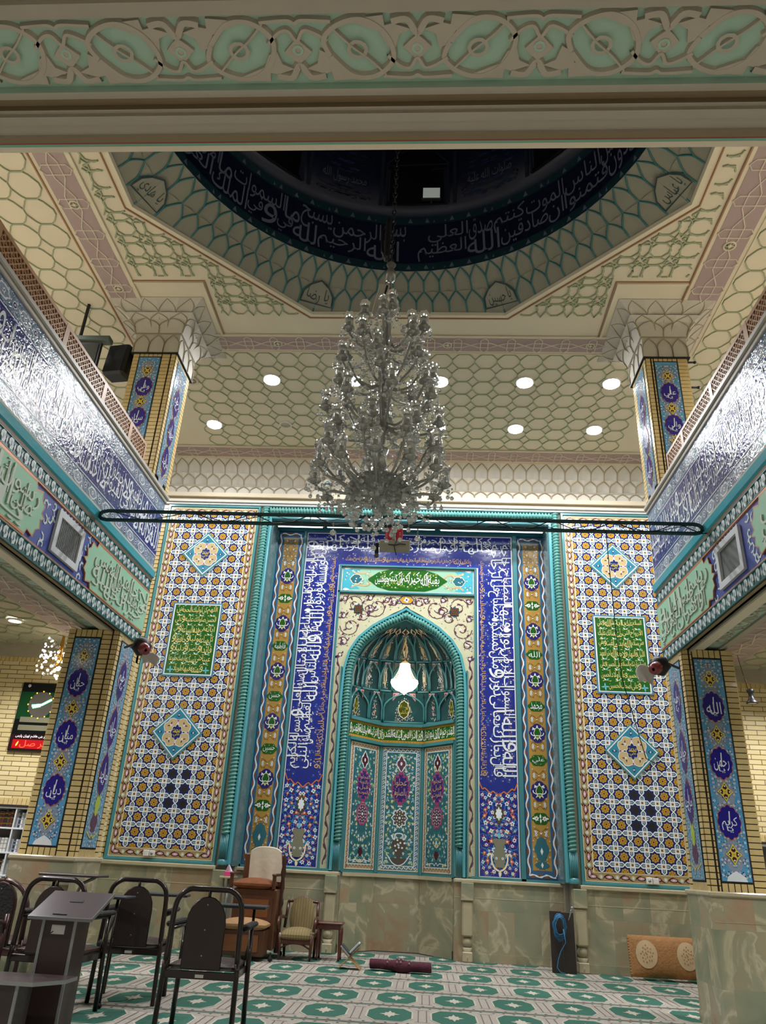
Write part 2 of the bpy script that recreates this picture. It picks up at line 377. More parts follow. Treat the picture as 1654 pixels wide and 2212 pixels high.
# fan between octagon and the outer rectangle
ang=lambda p:math.atan2(p[1]-YC,p[0]-XC)
outer=[(9.2,YC+AP*.414),(9.2,16.9),(XC+AP*.414,16.9),(XC-AP*.414,16.9),(-10,16.9),(-10,YC+AP*.414),(-10,YC-AP*.414),(-10,-3.2),(XC-AP*.414,-3.2),(XC+AP*.414,-3.2),(9.2,-3.2),(9.2,YC-AP*.414)]
g.poly([O[0],outer[0],outer[1],outer[2],O[1]],PLAS); g.poly([O[1],outer[2],outer[3],O[2]],PLAS); g.poly([O[2],outer[3],outer[4],outer[5],O[3]],PLAS)
g.poly([O[3],outer[5],outer[6],O[4]],PLAS); g.poly([O[4],outer[6],outer[7],outer[8],O[5]],PLAS); g.poly([O[5],outer[8],outer[9],O[6]],PLAS)
g.poly([O[6],outer[9],outer[10],outer[11],O[7]],PLAS); g.poly([O[7],outer[11],outer[0],O[0]],PLAS)
ceil=struct(g,'ceiling')
# mauve bands with white straps: side bands, near band, far band
BX0,BX1,BX2,BX3=-5.88,-5.27,4.2,4.86; BY0,BY1=11.2,11.7
g=G(XYc(ZC)); ST=mat('white_strap','c9bdae',.6); RIM=mat('rust_rim','9a7355',.6,vary=.1)
def band(u0,u1,v0,v1,vert,pitch=.75,ph=0):
    W=(v1-v0)
    T=(lambda a,b:(b,a)) if vert else (lambda a,b:(a,b))
    r=lambda a,b,c,d,m,dd:g.poly([T(a,b),T(c,b),T(c,d),T(a,d)],m,dd)
    r(u0,v0,u1,v1,PLAS,.012); r(u0,v0+W*.12,u1,v1-W*.12,MAUVE,.016)
    for q in(v0,v1): g.rib([T(u0,q),T(u1,q)],.035,RIM if q in (v0,) and vert else PLAS,.01,.03)
    c=(v0+v1)/2; n=int((u1-u0)/pitch)
    for k in range(n+1):
        u=u0+ph+k*pitch
        if u+pitch*.3>u1: break
        hx,hy=pitch*.14,W*.40
        g.rib([T(u-hx,c-hy+.06),T(u,c-hy),T(u+hx,c-hy+.06),T(u+hx,c+hy-.06),T(u,c+hy),T(u-hx,c+hy-.06)],.022,ST,.014,.03,True)
        if u+pitch>u1: break
        for s_ in(-1,1):
            g.rib([T(u-pitch*.22,c+s_*W*.13),T(u+pitch*.22,c+s_*W*.13),T(u+pitch*.5,c-s_*0),T(u+pitch*.78,c-s_*W*.13)],.022,ST,.014,.03)
band(5.5,11.72,BX0,BX1,True,.62,.1); band(5.5,11.72,BX2,BX3,True,.62,.1); band(BX1,BX2,BY0,BY1,False,.5,.2); band(-9.8,9,15.4,15.98,False,.52,.3)
struct(g,'trim_1')
# octagon edge moulding and capital frames
g=G(XYc(ZC)); g.rib(octo(AP+.05),.11,PLAS,0,.05,True); g.rib(octo(AP+.16),.03,RIM,.0,.02,True); struct(g,'trim_2')
# strap relief round the octagon
def inoct(x,y,ap): return max(abs(x-XC),abs(y-YC),(abs(x-XC)+abs(y-YC))/math.sqrt(2))<ap
def clipseg(P,ok,closed=False,step=.07):
    out=[];cur=[]
    N=len(P)
    for i in range(N if closed else N-1):
        a,b=P[i],P[(i+1)%N]; n=max(1,int(math.hypot(b[0]-a[0],b[1]-a[1])/step))
        for k in range(n+1):
            p=(a[0]+(b[0]-a[0])*k/n,a[1]+(b[1]-a[1])*k/n)
            if ok(*p):
                if not cur or cur[-1]!=p: cur.append(p)
            else:
                if len(cur)>1: out.append(cur)
                cur=[]
    if len(cur)>1: out.append(cur)
    return out
capr=[(-5.27,-3.98,9.72,11.2),(2.98,4.2,9.72,11.2)]
g=G(XYc(ZC))
for a,b,s_ in((-5.25,-4.03,1),(3.03,4.18,-1)): g.rib([(b,BY0-.02),(b,9.8),(a,9.8)] if s_>0 else [(a,BY0-.02),(a,9.8),(b,9.8)],.05,PLAS,0,.035); g.rib([(b+.04,BY0-.02),(b+.04,9.76),(a,9.76)] if s_>0 else [(a-.04,BY0-.02),(a-.04,9.76),(b,9.76)],.018,RIM,0,.02)
struct(g,'trim_13')
ok=lambda x,y:BX1+.07<x<BX2-.07 and 6<y<BY0-.06 and not inoct(x,y,AP+.19) and not any(a-.06<x<b+.06 and c-.06<y<e for a,b,c,e in capr)
g=G(XYc(ZC)); p=.47
for i in range(-10,10):
    for j in range(-1,10):
        cx,cy=XC+i*p,6.0+j*p; r=.10
        L=[[(cx+r*1.25*cos(PI/8+k*PI/4),cy+r*1.25*sin(PI/8+k*PI/4)) for k in range(8)]]
        paths=[(L[0],True)]
        for dx,dy in((1,0),(0,1)):
            T=lambda a,b:(cx+a*dx+b*dy,cy+a*dy+b*dx)
            paths.append(([T(.04,.0),T(.12,.08),T(p-.12,.08),T(p-.04,0),T(p-.12,-.08),T(.12,-.08)],True))
        h=p/2; paths.append(([(cx+h+.17*cos(k*PI/4),cy+h+.17*sin(k*PI/4)) for k in range(8)],True))
        for P,c in paths:
            for q in clipseg(P,ok,c,.06): 
                if len(q)>1: g.rib([q[0]]+q[1:-1:2]+[q[-1]] if len(q)>3 else q,.028,RIGB if 0 else RIBG,0,.022)
struct(g,'trim_3')
# outer bays: octagon and star relief
g=G(XYc(ZC)); p=.43
def bay(x0,x1,y0,y1,px,py):
    nx=int((x1-x0)/px);ny=int((y1-y0)/py)
    for i in range(nx+1):
        for j in range(ny+1):
            cx,cy=x0+(i+.5)*px,y0+(j+.5)*py
            a,b,e=px/2,py/2,.10
            okk=lambda x,y:x0<=x<=x1 and y0<=y<=y1
            P=[(cx-a,cy-e*.5),(cx-a*.62,cy-b*.78),(cx-e*.9,cy-b*.98),(cx+e*.9,cy-b*.98),(cx+a*.62,cy-b*.78),(cx+a,cy-e*.5),(cx+a,cy+e*.5),(cx+a*.62,cy+b*.78),(cx+e*.9,cy+b*.98),(cx-e*.9,cy+b*.98),(cx-a*.62,cy+b*.78),(cx-a,cy+e*.5)]
            if cx+a<=x1+.01 and cy+b<=y1+.01: g.rib(P,.022,RIBG,0,.02,True)
bay(-5.3,4.3,11.75,15.35,.435,.45); bay(-9.8,-5.92,6,15.35,.48,.5); bay(4.9,9,6,15.35,.48,.5)
struct(g,'trim_4')
# dome: squinch rows, lettered ring, drum with windows, shell
def octr(th): 
    a=(th+PI/8)%(PI/4)-PI/8; return AP/cos(a)
R0=3.63; ZR=10.55
def squ(u,v):
    th=u; w=min(1,max(0,v)); r=octr(th)*(1-w)+R0*w; return r,ZC+(ZR-ZC)*w
def cup(g,th0,th1,v0,v1,m,mr,dep):
    """a hollow pointed cell of the stalactite rows with its painted rib"""
    def F(i,j):
        x=i*2-1; a=th0+(th1-th0)*i; v=v0+(v1-v0)*j
        r,z=squ(a,v); r+=dep*(1-x*x)*(1-j*.9)*(.4+.6*j)*1.6; return (XC+r*cos(a),YC+r*sin(a),z)
    g.grid(F,6,4,m)
    P=[];N=7
    for k in range(N+1):
        q=k/N; x=-1 if q<.0 else -(1-max(0,(q-.4)/.6)**1.7); P.append((x,q))
    P=P+[(-x,q) for x,q in P[::-1]][1:]
    pts=[]
    for x,q in P:
        v=v0+(v1-v0)*q; a=(th0+th1)/2+(th1-th0)/2*x; r,z=squ(a,v); r+=dep*(1-x*x)*(1-q*.9)*(.4+.6*q)*1.6-.012; pts.append((XC+r*cos(a),YC+r*sin(a),z-.006))
    g.tube(pts,.014,mr,4)
g=G(); N=88; SQ=mat('squinch_plaster_shaded','8c8a7b',.7,vary=.06)  # plaster colour darkened to carry the shade under the dome
for k in range(N):
    a=2*PI*k/N; d=PI/N
    cup(g,a-d,a+d,0,.5,SQ,RIBT,.05); cup(g,a,a+2*d,.48,1,SQ,RIBT,.05)
struct(g,'trim_5')
g=G()
DN=mat('dome_navy_shaded','0f1430',.35,vary=.15); DW=mat('dome_white_shaded','687082',.45)  # navy and white both darkened, the unlit dome's gloom is in the colour
cyl=lambda r0,r1,z0,z1:(lambda s,t,d:(XC+((r0+(r1-r0)*(t-z0)/(z1-z0))-d)*sin(s),YC+((r0+(r1-r0)*(t-z0)/(z1-z0))-d)*cos(s),t))
g=G(cyl(3.63,3.60,10.55,11.8)); M_=64
g.rect(-PI,10.55,PI,11.8,DN,0,M_,1)
for z0,z1 in((10.55,10.72),(11.62,11.8)):
    g.rect(-PI,z0,PI,z1,mat('dome_teal','1a3740',.4),.004,M_,1)
    for k in range(150):
        a=-PI+2*PI*k/150
        if cos(a)>-.1: g.poly([(a-.012,z0+.04),(a+.012,z0+.04),(a,z1-.03)],DW,.007)
# lettering of the ring, right to left from the middle
def ringtext(words,a0,da,z0,z1):
    a=a0
    for w in words:
        W=max(.07,.052*len(w)); g.text(w,-a-W/2+0,z0,-a+W/2,z1,DW,.006,weight=.015); a+=W*1.05
    return a
g2=g
def ringtext(words,s0,step,z0,z1):
    s=s0
    for w in words:
        W=max(.075,.040*len(w)); g2.text(w,s-W,z0,s,z1,DW,.006,weight=.02); s-=W*1.03
    return s
LW_='بسم الله الرحمن الرحيم يسبح لله ما في السموات و ما في الارض الملك القدوس العزيز الحكيم هو الذي بعث في الاميين رسولا منهم'.split()
RW_='اولياء لله من دون الناس فتمنوا الموت ان كنتم صادقين صدق الله العلي العظيم'.split()
for r_,(z0,z1) in enumerate(((11.1,11.58),(10.76,11.22))):
    ringtext(LW_[r_::2],-.02-.03*r_,0,z0,z1); ringtext(RW_[r_::2],1.32-.05*r_,0,z0,z1)
dome=struct(g,'trim_6')
g=G(); prof=[(3.60,11.8),(3.42,11.84),(3.42,13.9),(3.5,14.0),(3.42,14.1)]+[(3.42*cos(t*PI/16)**.9+.02,14.1+3.3*sin(t*PI/16)) for t in range(1,8)]+[(.01,17.5)]
g.lathe(prof,DN,(XC,YC,0),64); struct(g,'wall_dome')
g=G(cyl(3.42,3.42,11.8,14)); DD=mat('dome_dark_glass','0b0d14',.3); DF=mat('dome_frame','242b3c',.5)
for k in range(16):
    a=2*PI*k/16+ .03; 
    if cos(a)<-.2: continue
    if k%2==0:
        w=.165; P=[(a-w,11.86),(a+w,11.86),(a+w,12.9),(a+w*.6,13.2),(a,13.45),(a-w*.6,13.2),(a-w,12.9)]
        g.slab(P,DD,0,.02); g.line(P,.012,DF,.03,True); g.line([(a-.0,11.86),(a,12.85)],.02,DF,.03); g.line([(a-w,12.85),(a+w,12.85)],.04,DF,.03)
        for q in(-1,1): g.line([(a+q*w*.55-w*.36,11.95),(a+q*w*.55+w*.36,11.95),(a+q*w*.55+w*.36,12.75),(a+q*w*.55-w*.36,12.75)],.008,DF,.03,True)
    else:
        g.floral(a-.15,11.9,a+.15,13.7,.01,k,26,[(DF,DN),(mat('dome_dim_blue','2f4370',.4),DF)],.035,DF)
        g.text('محمد رسول الله' if k%4==3 else 'صلوات الله عليه',a-.12,12.2,a+.12,12.5,DW,.02,weight=.01)
    g.line([(a-.19,11.85),(a-.19,13.9)],.02,DF,.02)
struct(g,'window_1')
# floodlight standing on the dome ledge
t=thing('floodlight','small unlit floodlight on the ledge of the dark dome drum','floodlight',(-.12,9.62,11.86))
fm=mat('flood_glass_glow','8d938f',.3,emit='b9c0b8',es=.35); dk=mat('dark_metal','191a1c',.45,.3)  # lens of the unlit floodlight given a faint emission of its own
g=G(); g.bbox((-.3,9.62,11.87),(.06,9.7,12.13),dk,.015); g.build('housing',t)
g=G(); g.box((-.27,9.6,11.89),(.03,9.62,12.11),fm); g.build('lens',t)
g=G(); g.tube([(-.12,9.66,11.8),(-.12,9.66,11.9)],.02,dk); g.build('bracket',t)
# carved lettering leaves at the octagon corners
g=G()
for k in range(8):
    th=math.radians(22.5+45*k)
    if sin(th)<-.2: continue
    wds=('يا عباس','يا حسين','يا رضا','يا هادي')
    def fn(x,y,d,th=th):
        v=min(1,y*1.0); r,z=squ(th-x/4,v); r+=.0-d; return (XC+r*cos(th-x/4),YC+r*sin(th-x/4),z)
    h=G(fn); P=[(-.26,.03),(.26,.03),(.25,.25),(.16,.42),(0,.56),(-.16,.42),(-.25,.25)]
    [h.poly([(a,.03),(a+.0325,.03),(a+.0325,.56-.5*abs((a+.0325)/.26)**1.6*.62),(a,.56-.5*abs(a/.26)**1.6*.62)],SQ,.045) for a in [-.26+.0325*q for q in range(16)]]; h.line(P,.02,mat('dark_carving','2b3b3c',.6),.06,True); h.text(wds[k%4],-.19,.10,.19,.4,mat('dark_carving','2b3b3c',.6),.055,weight=.03)
    g.add(h.v,h.f,SQ); 
    i0=len(g.m)-len(h.m)
    for q,mm in enumerate(h.m): g.m[i0+q]=g.mi(h.ms[mm])
struct(g,'trim_7')
# stalactite cornice on the back wall
def cell(g,x0,x1,z0,z1,y0,y1,m,mr,dep=.06,flat=False,w=.014):
    def S(i,j):
        x=i*2-1; return (x0+(x1-x0)*i, (y0+(y1-y0)*j**1.5)+(0 if flat else dep*(1-x*x)*(1-j)**.6*1.2), z0+(z1-z0)*j)
    g.grid(S,6,4,m); P=[]
    for k in range(8):
        q=k/7; P.append((-(1-max(0,(q-.45)/.55)**2),q*.96))
    P=P+[(-x,q) for x,q in P[::-1]][1:]
    g.tube([Vector(S((x+1)/2,q))+Vector((0,-.014,0)) for x,q in P],w,mr,4)
g=G(); RB=mat('beige_rib','a0937a',.6); n=int(18.8/.31)
g.box((-9.8,16.3,9.0),(9,16.72,9.28),PLAS)
for k in range(n):
    x=-9.8+k*.31; cell(g,x,x+.31,9.28,9.52,16.45,16.42,PLASW,RB,.02,True); 
    cell(g,x+.155,x+.465,9.52,9.78,16.40,16.22,PLASW,RB,.09); cell(g,x,x+.31,9.76,10.08,16.22,15.98,PLASW,RB,.09)
    g.grid(lambda i,j,x=x:(x+.31*i,16.42-.05*j+.0*i,9.50+.03*j),1,1,PLASW)
for z,y in((9.28,16.42),(9.2,16.36),(9.06,16.34)): g.box((-9.8,y,z-.02),(9,16.5,z),RB if z!=9.2 else PLASW)
g.box((-9.8,16.35,9.28),(9,16.46,9.285),PLAS)
struct(g,'trim_8')
# front beam soffit over the viewer (y -> depth), green scroll relief
def soffit(g,fn,u0,u1,sgn):
    pass
SP=mat('soffit_plaster','a09988',.7,vary=.05); ST2=mat('soffit_tan','7d6d50',.7,vary=.05); SG=mat('soffit_mint','9ab8a2',.65,vary=.06)
g=G(XYc(4.05)); x0,x1=-4.6,3.6
zz=[(2.30,2.285,.0,'T'),(2.285,2.265,.004,'R'),(2.265,2.235,.02,'B'),(2.235,2.175,.005,'P'),(2.175,2.135,.02,'P'),(2.135,2.118,.0,'P'),(2.118,2.06,-.03,'B'),(2.06,2.035,.01,'P'),(2.035,2.015,.03,'P'),(2.015,1.715,-.01,'G'),(1.715,1.66,.03,'P'),(1.66,.9,.0,'P')]
MM={'T':mat('mint_edge','6fa98c',.5),'R':mat('red_cable','8a4038',.5),'B':ST2,'P':SP,'G':SG}
prev=None
for a,b,d,k in zz:
    g.rect(x0,b,x1,a,MM[k],d,8,1)
    if prev is not None and abs(prev-d)>1e-4:
        g.add([g.fn(x0,a,prev),g.fn(x1,a,prev),g.fn(x1,a,d),g.fn(x0,a,d)],[(0,1,2,3)],MM[k])
    prev=d
for x in(-1.47,-.27,.93): g.rect(x-.015,2.262,x+.015,2.275,MM['R'],.008)
# scrolling relief: alternating ogival loops with palmettes
P0=.945; yb,yt=1.745,1.99; yc=(yb+yt)/2; RW=mat('relief_plaster','aaa290',.7,vary=.04); D0,D1=-.01,.008
def arc(pts,n=8):
    """smooth curve through control points"""
    out=[]
    for i in range(len(pts)-1):
        p0=pts[max(0,i-1)];p1=pts[i];p2=pts[i+1];p3=pts[min(len(pts)-1,i+2)]
        for k in range(n):
            t=k/n; out.append(tuple(.5*((2*p1[c])+(-p0[c]+p2[c])*t+(2*p0[c]-5*p1[c]+4*p2[c]-p3[c])*t*t+(-p0[c]+3*p1[c]-3*p2[c]+p3[c])*t**3) for c in(0,1)))
    return out+[pts[-1]]
k=-6; H=.5*(yt-yb)
def rv(P,w): 
    Q=arc(P,6); g.rib(Q,w,RW,D0,D1)
def sh(P): g.k=getattr(g,'k',0)+1; g.slab(P,RW,D0,D1-.0006*(1+g.k%3))
while -.33+k*.4725<3.9:
    cx=-.33+k*.4725; s=1 if k%2 else -1; f=lambda x,y,cx=cx,s=s:(cx+x,yc+s*y); c=H*.98
    if cx>-4.9:
        # leaning oval loop
        rv([f(-.11,-.2*H),f(-.13,.35*H),f(-.07,.8*H),f(.02,.95*H),f(.1,.6*H),f(.14,.0),f(.13,-.5*H),f(.06,-.9*H),f(-.03,-.85*H),f(-.11,-.2*H)],.030)
        rv([f(-.10,.75*H),f(-.02,.1*H),f(.05,-.35*H),f(.11,-.85*H)],.012)
        g.line([f(.035*cos(a*PI/5),.26*H*sin(a*PI/5)) for a in range(10)],.014,RW,D1,True)
        # leaf tips
        for q in(1,-1):
            sh([f(q*-.03,q*.92*H),f(q*.03,q*1.0*H),f(q*.105,q*1.06*H),f(q*.11,q*.74*H),f(q*.14,q*.80*H),f(q*.21,q*.62*H),f(q*.165,q*.45*H),f(q*.15,q*.0*H),f(q*.115,q*.15*H),f(q*.09,q*.55*H)])
        # palmette knot between loops
        x=.236
        sh([f(x,.46*H),f(x+.03,.26*H),f(x+.055,.06*H),f(x+.035,-.1*H),f(x,-.38*H),f(x-.035,-.1*H),f(x-.055,.06*H),f(x-.03,.26*H)])
        rv([f(x-.10,.86*H),f(x-.04,.92*H),f(x,.5*H),f(x+.04,.92*H),f(x+.10,.86*H)],.038)
        rv([f(.12,-.2*H),f(x-.07,-.55*H),f(x-.03,-.62*H),f(x,-.3*H),f(x+.03,-.62*H),f(x+.07,-.55*H),f(x+.12,-.3*H)],.02)
        rv([f(.10,-.9*H),f(x-.03,-.95*H),f(x,-.86*H),f(x+.03,-.95*H),f(x+.14,-.9*H)],.02)
        g.line([f(x+.018*cos(a*PI/4),.14*H*sin(a*PI/4)) for a in range(8)],.010,SG,D1+.0006,True)
    k+=1
beam=thing('mezzanine_beam','plaster beam overhead across the frame with green and cream scroll relief','beam',(-.5,1.6,4.05))
g.build('soffit',beam)
g=G(); g.box((x0-.2,.9,4.12),(x1+.2,2.31,4.3),SP); g.box((x0-.2,2.301,4.0499),(x1+.2,2.33,6.6),PLAS); g.build('beam_core',beam)
g=G(); g.box((-9.8,-3,4.3),(9,.9,4.5),SP); struct(g,'ceiling_mezzanine')
# ------------------------------------------------------------------ side balconies
BF=tile('fascia_white','e3e6ee',.10,bump=.25,bs=25); BN=tile('fascia_navy','2b2f74',.13,bump=.25,bs=25); BG=tile('fascia_grey','8792a6',.12,bump=.3,bs=30); BT=tile('fascia_teal','4b7f92',.12,bump=.3,bs=30)
CHW=mat('chain_white','c3cfd0',.5,vary=.05); CHT=mat('chain_teal','1f5f62',.45); FRB=mat('frieze_blue','2b3f94',.5,vary=.1); LET=mat('raised_letter_cream','b7c3b4',.55,vary=.05)
LW=mat('lattice_wood','a97c4f',.45,vary=.2,scale=5,stretch=(1,1,1))
KURSI='الله لا اله الا هو الحي القيوم لا تاخذه سنة و لا نوم له ما في السموات و ما في الارض من ذا الذي يشفع عنده الا باذنه يعلم ما بين ايديهم و ما خلفهم و لا يحيطون بشيء من علمه الا بما شاء وسع كرسيه السموات و الارض و لا يؤوده حفظهما و هو العلي العظيم لا اكراه في الدين قد تبين الرشد من الغي فمن يكفر بالطاغوت و يؤمن بالله فقد استمسك بالعروة الوثقى لا انفصام لها و الله سميع عليم'.split()
def thuluth(g,words,u0,u1,z0,z1,m,d,dirn,seed=1,ch=.105,weight=.03,tall=True):
    """two interleaved lines of tall script; dirn=+1 when +u runs to the viewer's right"""
    R=random.Random(seed); H=z1-z0; i=0
    fn0=g.fn
    if dirn<0: g.fn=lambda x,y,d:fn0(-x,y,d)
    a,b=(u0,u1) if dirn>0 else (-u1,-u0)
    for row in(0,1):
        x=b-(.0 if row==0 else ch)
        while x>a+.15:
            w=words[i%len(words)]; i+=1; W=max(1.4,len(w))*ch*R.uniform(.8,1.05)
            if x-W<a: W=x-a
            lo=z0+H*(.04 if row==0 else .40)+R.uniform(0,.06)*H; hi=lo+H*R.uniform(.48,.56)
            g.text(w,x-W,lo,x,min(hi,z1-.01),m,d+.0008*row,weight=weight)
            x-=W*.97
    if tall:   # long uprights and vowel strokes
        n=int((b-a)/(ch*1.3))
        for k in range(n):
            x=a+(b-a)*(k+R.random()*.8)/n; h=R.uniform(.45,.8)*H; zz=R.uniform(z0+.1*H,z1-h-.02*H) if z1-h-.02*H>z0+.1*H else z0+.1*H
            if k%2==0: g.line([(x,zz),(x+.004,zz+h*.6),(x-.006,zz+h)],.014*H/.7+.004,m,d+.002,ws=[.006,.018*H/.7+.004,.012])
            y=R.uniform(z0+.08*H,z1-.1*H); g.line([(x-ch*.3,y),(x+ch*.2,y+.03*H)],.010,m,d+.002)
            y=R.uniform(z0+.08*H,z1-.1*H); g.disc(x+ch*.2,y,.010*H/.7+.002,m,d+.0022,4)
    g.fn=fn0
def chain(g,u0,u1,z0,z1,d,pitch=.17):
    g.rect(u0,z0,u1,z1,CHT,d); n=int((u1-u0)/pitch); H=z1-z0; c=(z0+z1)/2
    g.rib([(u0,z0+.01),(u1,z0+.01)],.02,CHT,d,d+.012); g.rib([(u0,z1-.01),(u1,z1-.01)],.02,CHT,d,d+.012)
    for k in range(n):
        x=u0+(k+.5)*pitch; a,b=pitch*.40,H*.40
        P=[(x-a*.15,c-b),(x+a*.55,c-b*.75),(x+a*.75,c-b*.1),(x+a*.35,c+b*.25),(x+a*.5,c+b*.9),(x-a*.35,c+b*.95),(x-a*.8,c+b*.5),(x-a*.7,c-b*.2),(x-a*.35,c-b*.3)]
        g.slab(P,CHW,d,d+.012); g.poly([(x-a*.2,c-b*.6),(x+a*.2,c-b*.2),(x+a*.05,c+b*.3),(x-a*.25,c+b*.55),(x-a*.1,c)],CHT,d+.0135)
        g.disc(x+pitch*.5,c,.018,CHW,d+.006,4,H*.3)
def scallop(u0,u1,z0,z1,e0,e1):
    """cartouche outline; e0/e1 true where the end is cusped"""
    c=(z0+z1)/2; h=(z1-z0)/2
    def end(x,s): return [(x+s*.30,c-h),(x+s*.26,c-h*.75),(x+s*.12,c-h*.85),(x+s*.09,c-h*.55),(x+s*.015,c-h*.42),(x+s*.05,c-h*.12),(x-s*.04,c),(x+s*.05,c+h*.12),(x+s*.015,c+h*.42),(x+s*.09,c+h*.55),(x+s*.12,c+h*.85),(x+s*.26,c+h*.75),(x+s*.30,c+h)]
    L=end(u0,1) if e0 else [(u0,c-h),(u0,c+h)]
    Rr=end(u1,-1)[::-1] if e1 else [(u1,c+h),(u1,c-h)]
    return L+Rr
def balcony(side,X,far,near):
    s=1 if side=='left' else -1
    fn=YZl(X) if s>0 else YZr(X); dirn=1 if s>0 else -1   # on the left wall +y runs to the viewer's right
    t=thing('balcony','mezzanine balcony on the %s with blue calligraphy band above mint green lettered frieze'%side,'balcony',(X,6.8,4.1))
    y0,y1=2.31,11.42
    g=G(); 
    xo=X-s*.32; g.box((min(X,xo),y0,4.12),(max(X,xo),y1,6.6),PLAS); g.build('fascia_core',t)
    # calligraphy band
    g=G(fn); d=.01
    g.rect(y0,5.40,y1,6.60,BG,d,6,1)
    for z0,z1 in((5.41,5.61),(6.36,6.59)):
        g.rect(y0,z0,y1,z0+.008,BN,d+.002); g.rect(y0,z1-.008,y1,z1,BN,d+.002); zc=(z0+z1)/2
        g.floral(5,z0,y1,z1,d+.0012,int(z0*10),330,[(BF,BT),(BT,BF),(BT,BN)],.02,BT,None,False)
        y=2.6
        while y<y1-.2:
            g.ogee(y,zc,.13,.075,BF,d+.003,6,.15,.12,24); g.ogee(y,zc,.11,.058,BG,d+.004,6,.15,.12,24); g.flower(y,zc,.035,BF,VIO,d+.005)
            g.disc(y+.24,zc,.045,BF,d+.003,10); g.disc(y+.24,zc,.034,VIO,d+.004,8); g.disc(y+.24,zc,.015,BF,d+.005,6); y+=.48
    g.rect(y0,5.62,y1,6.34,BN,d+.003,6,1); g.rect(y0,5.618,y1,5.63,BF,d+.004); g.rect(y0,6.33,y1,6.342,BF,d+.004)
    g.floral(2.6,5.63,y1,6.33,d+.0036,7,380,[(BT,BF),(BG,BT)],.022,BT,None,False)
    thuluth(g,KURSI[::1] if s>0 else KURSI[18:]+KURSI,2.6,y1-.03,5.64,6.32,BF,d+.006,dirn,5+s,.10,.035)
    g.build('calligraphy_band',t)
    # mouldings
    g=G(fn); BW=mat('brown_trim','7a5633',.5)
    prof=[(5.40,.03),(5.385,.05),(5.36,.045),(5.36,.04),(5.335,.07),(5.24,.055),(5.22,.03),(5.185,.028),(5.18,.02)]
    cols=[PLASW,PLASW,PLASW,TURQ,TURQ,TURQ,BW,BW]
    for (a,da),(b,db),m in zip(prof,prof[1:],cols): g.add([g.fn(y0,a,da),g.fn(y1,a,da),g.fn(y1,b,db),g.fn(y0,b,db)],[(0,1,2,3)],m)
    g.build('moulding',t)
    # frieze
    g=G(fn); chain(g,y0,y1,5.0,5.18,.02); chain(g,y0,y1,4.10,4.285,.02); g.build('chain_border',t)
    g=G(fn); g.rect(y0,4.285,y1,5.0,FRB,.012)
    for z in(4.29,4.99): g.rib([(y0,z),(y1,z)],.03,COPPER,.012,.03)
    R=random.Random(9+s)
    for a in(7.80,8.93,4.25,5.33):   # white scrolls round the vents
        for k in range(9):
            cx=a+R.uniform(-.1,.28); cz=4.36+.07*k+R.uniform(-.02,.02); ph=R.uniform(0,6.3); q=R.choice((-1,1))
            P=[(cx+r*cos(ph+q*t),cz+r*sin(ph+q*t)) for t,r in((0,.075),(.8,.068),(1.7,.055),(2.7,.04),(3.7,.026),(4.6,.012))]
            g.line(P,.02,CHW,.016,ws=[.008,.024,.028,.024,.018,.02]); g.leaf(P[1][0],P[1][1],ph+1,.07,.03,CHW,.0165)
    for k in range(8): 
        y=8.15+k*.09; g.line([(y,4.95),(y+.02,4.93),(y+.05,4.965),(y+.07,4.94)],.016,CHW,.016)
    g.build('scroll_frieze',t)
    W1=['حارب','الذين','جاهد','الى','حضرت','خنثى'] if 0 else None
    txt=[('رسول الله','علي مع القران','و القران مع علي'),('قال رسول','الله صلى','عليه و اله')] if s<0 else [('لا تجاهد النفس','جاهدوا في الله','خير الجهاد'),('رسول الله','صلى الله عليه','يا علي')]
    for (a,b,e0,e1,tx) in ((9.02,y1,True,False,txt[0]),(5.6,7.78,True,True,txt[1]),(2.35,4.35,False,True,txt[1])):
        g=G(fn); P=scallop(a,b,4.31,4.97,e0,e1); g.slab(P,PGRN,.012,.035,COPPER); g.line(P,.014,COPPER,.0362,True)
        q=g.build('cartouche',t); g=G(fn); fn0=g.fn
        if dirn<0: g.fn=lambda x,y,d:fn0(-x,y,d)
        A,B=(a,b) if dirn>0 else (-b,-a); ia=.34 if (e0 if dirn>0 else e1) else .05; ib=.34 if (e1 if dirn>0 else e0) else .04
        A+=ia*.5;B-=ib*.5; L=(B-A)
        for r,(w,(l,h)) in enumerate(zip(tx,((4.62,4.93),(4.46,4.76),(4.34,4.6)))):
            off=(.12*r)%.3; ww=w.split(); x=B-off; tot=sum(len(v) for v in ww)
            for v in ww:
                W=(L-off-.05)*len(v)/tot; g.text(v,x-W*.95,l,x,h,LET,.036,weight=.04,ext=.016); x-=W
        for k in range(int(L*9)):
            x=A+L*R.random(); z=R.uniform(4.36,4.92); g.slab([(x,z),(x+.05,z+.012),(x+.05,z+.028),(x,z+.014)],LET,.036,.048)
            if k%3==0: h=R.uniform(.28,.45); z=R.uniform(4.35,4.93-h); g.slab([(x,z),(x+.018,z),(x+.022,z+h),(x-.002,z+h)],LET,.036,.05)
        g.build('raised_lettering',q)
    # soffit
    g=G(XYc(4.12)); w=lambda a:X-s*a
    def strip(a,b,d,m): 
        g.poly([(w(a),y0),(w(b),y0),(w(b),y1),(w(a),y1)],m,d)
    pr=0
    for a,b,d,m in((0,.05,.02,ST2),(.05,.11,.0,SP),(.11,.14,.03,SP),(.14,.25,-.02,SP),(.25,.54,-.05,SG),(.54,.58,-.02,SP),(.58,.66,-.04,SP)):
        strip(a,b,d,m)
        if abs(d-pr)>1e-4: g.add([g.fn(w(a),y0,pr),g.fn(w(a),y1,pr),g.fn(w(a),y1,d),g.fn(w(a),y0,d)],[(0,1,2,3)],m)
        pr=d
    y=2.5; k=0
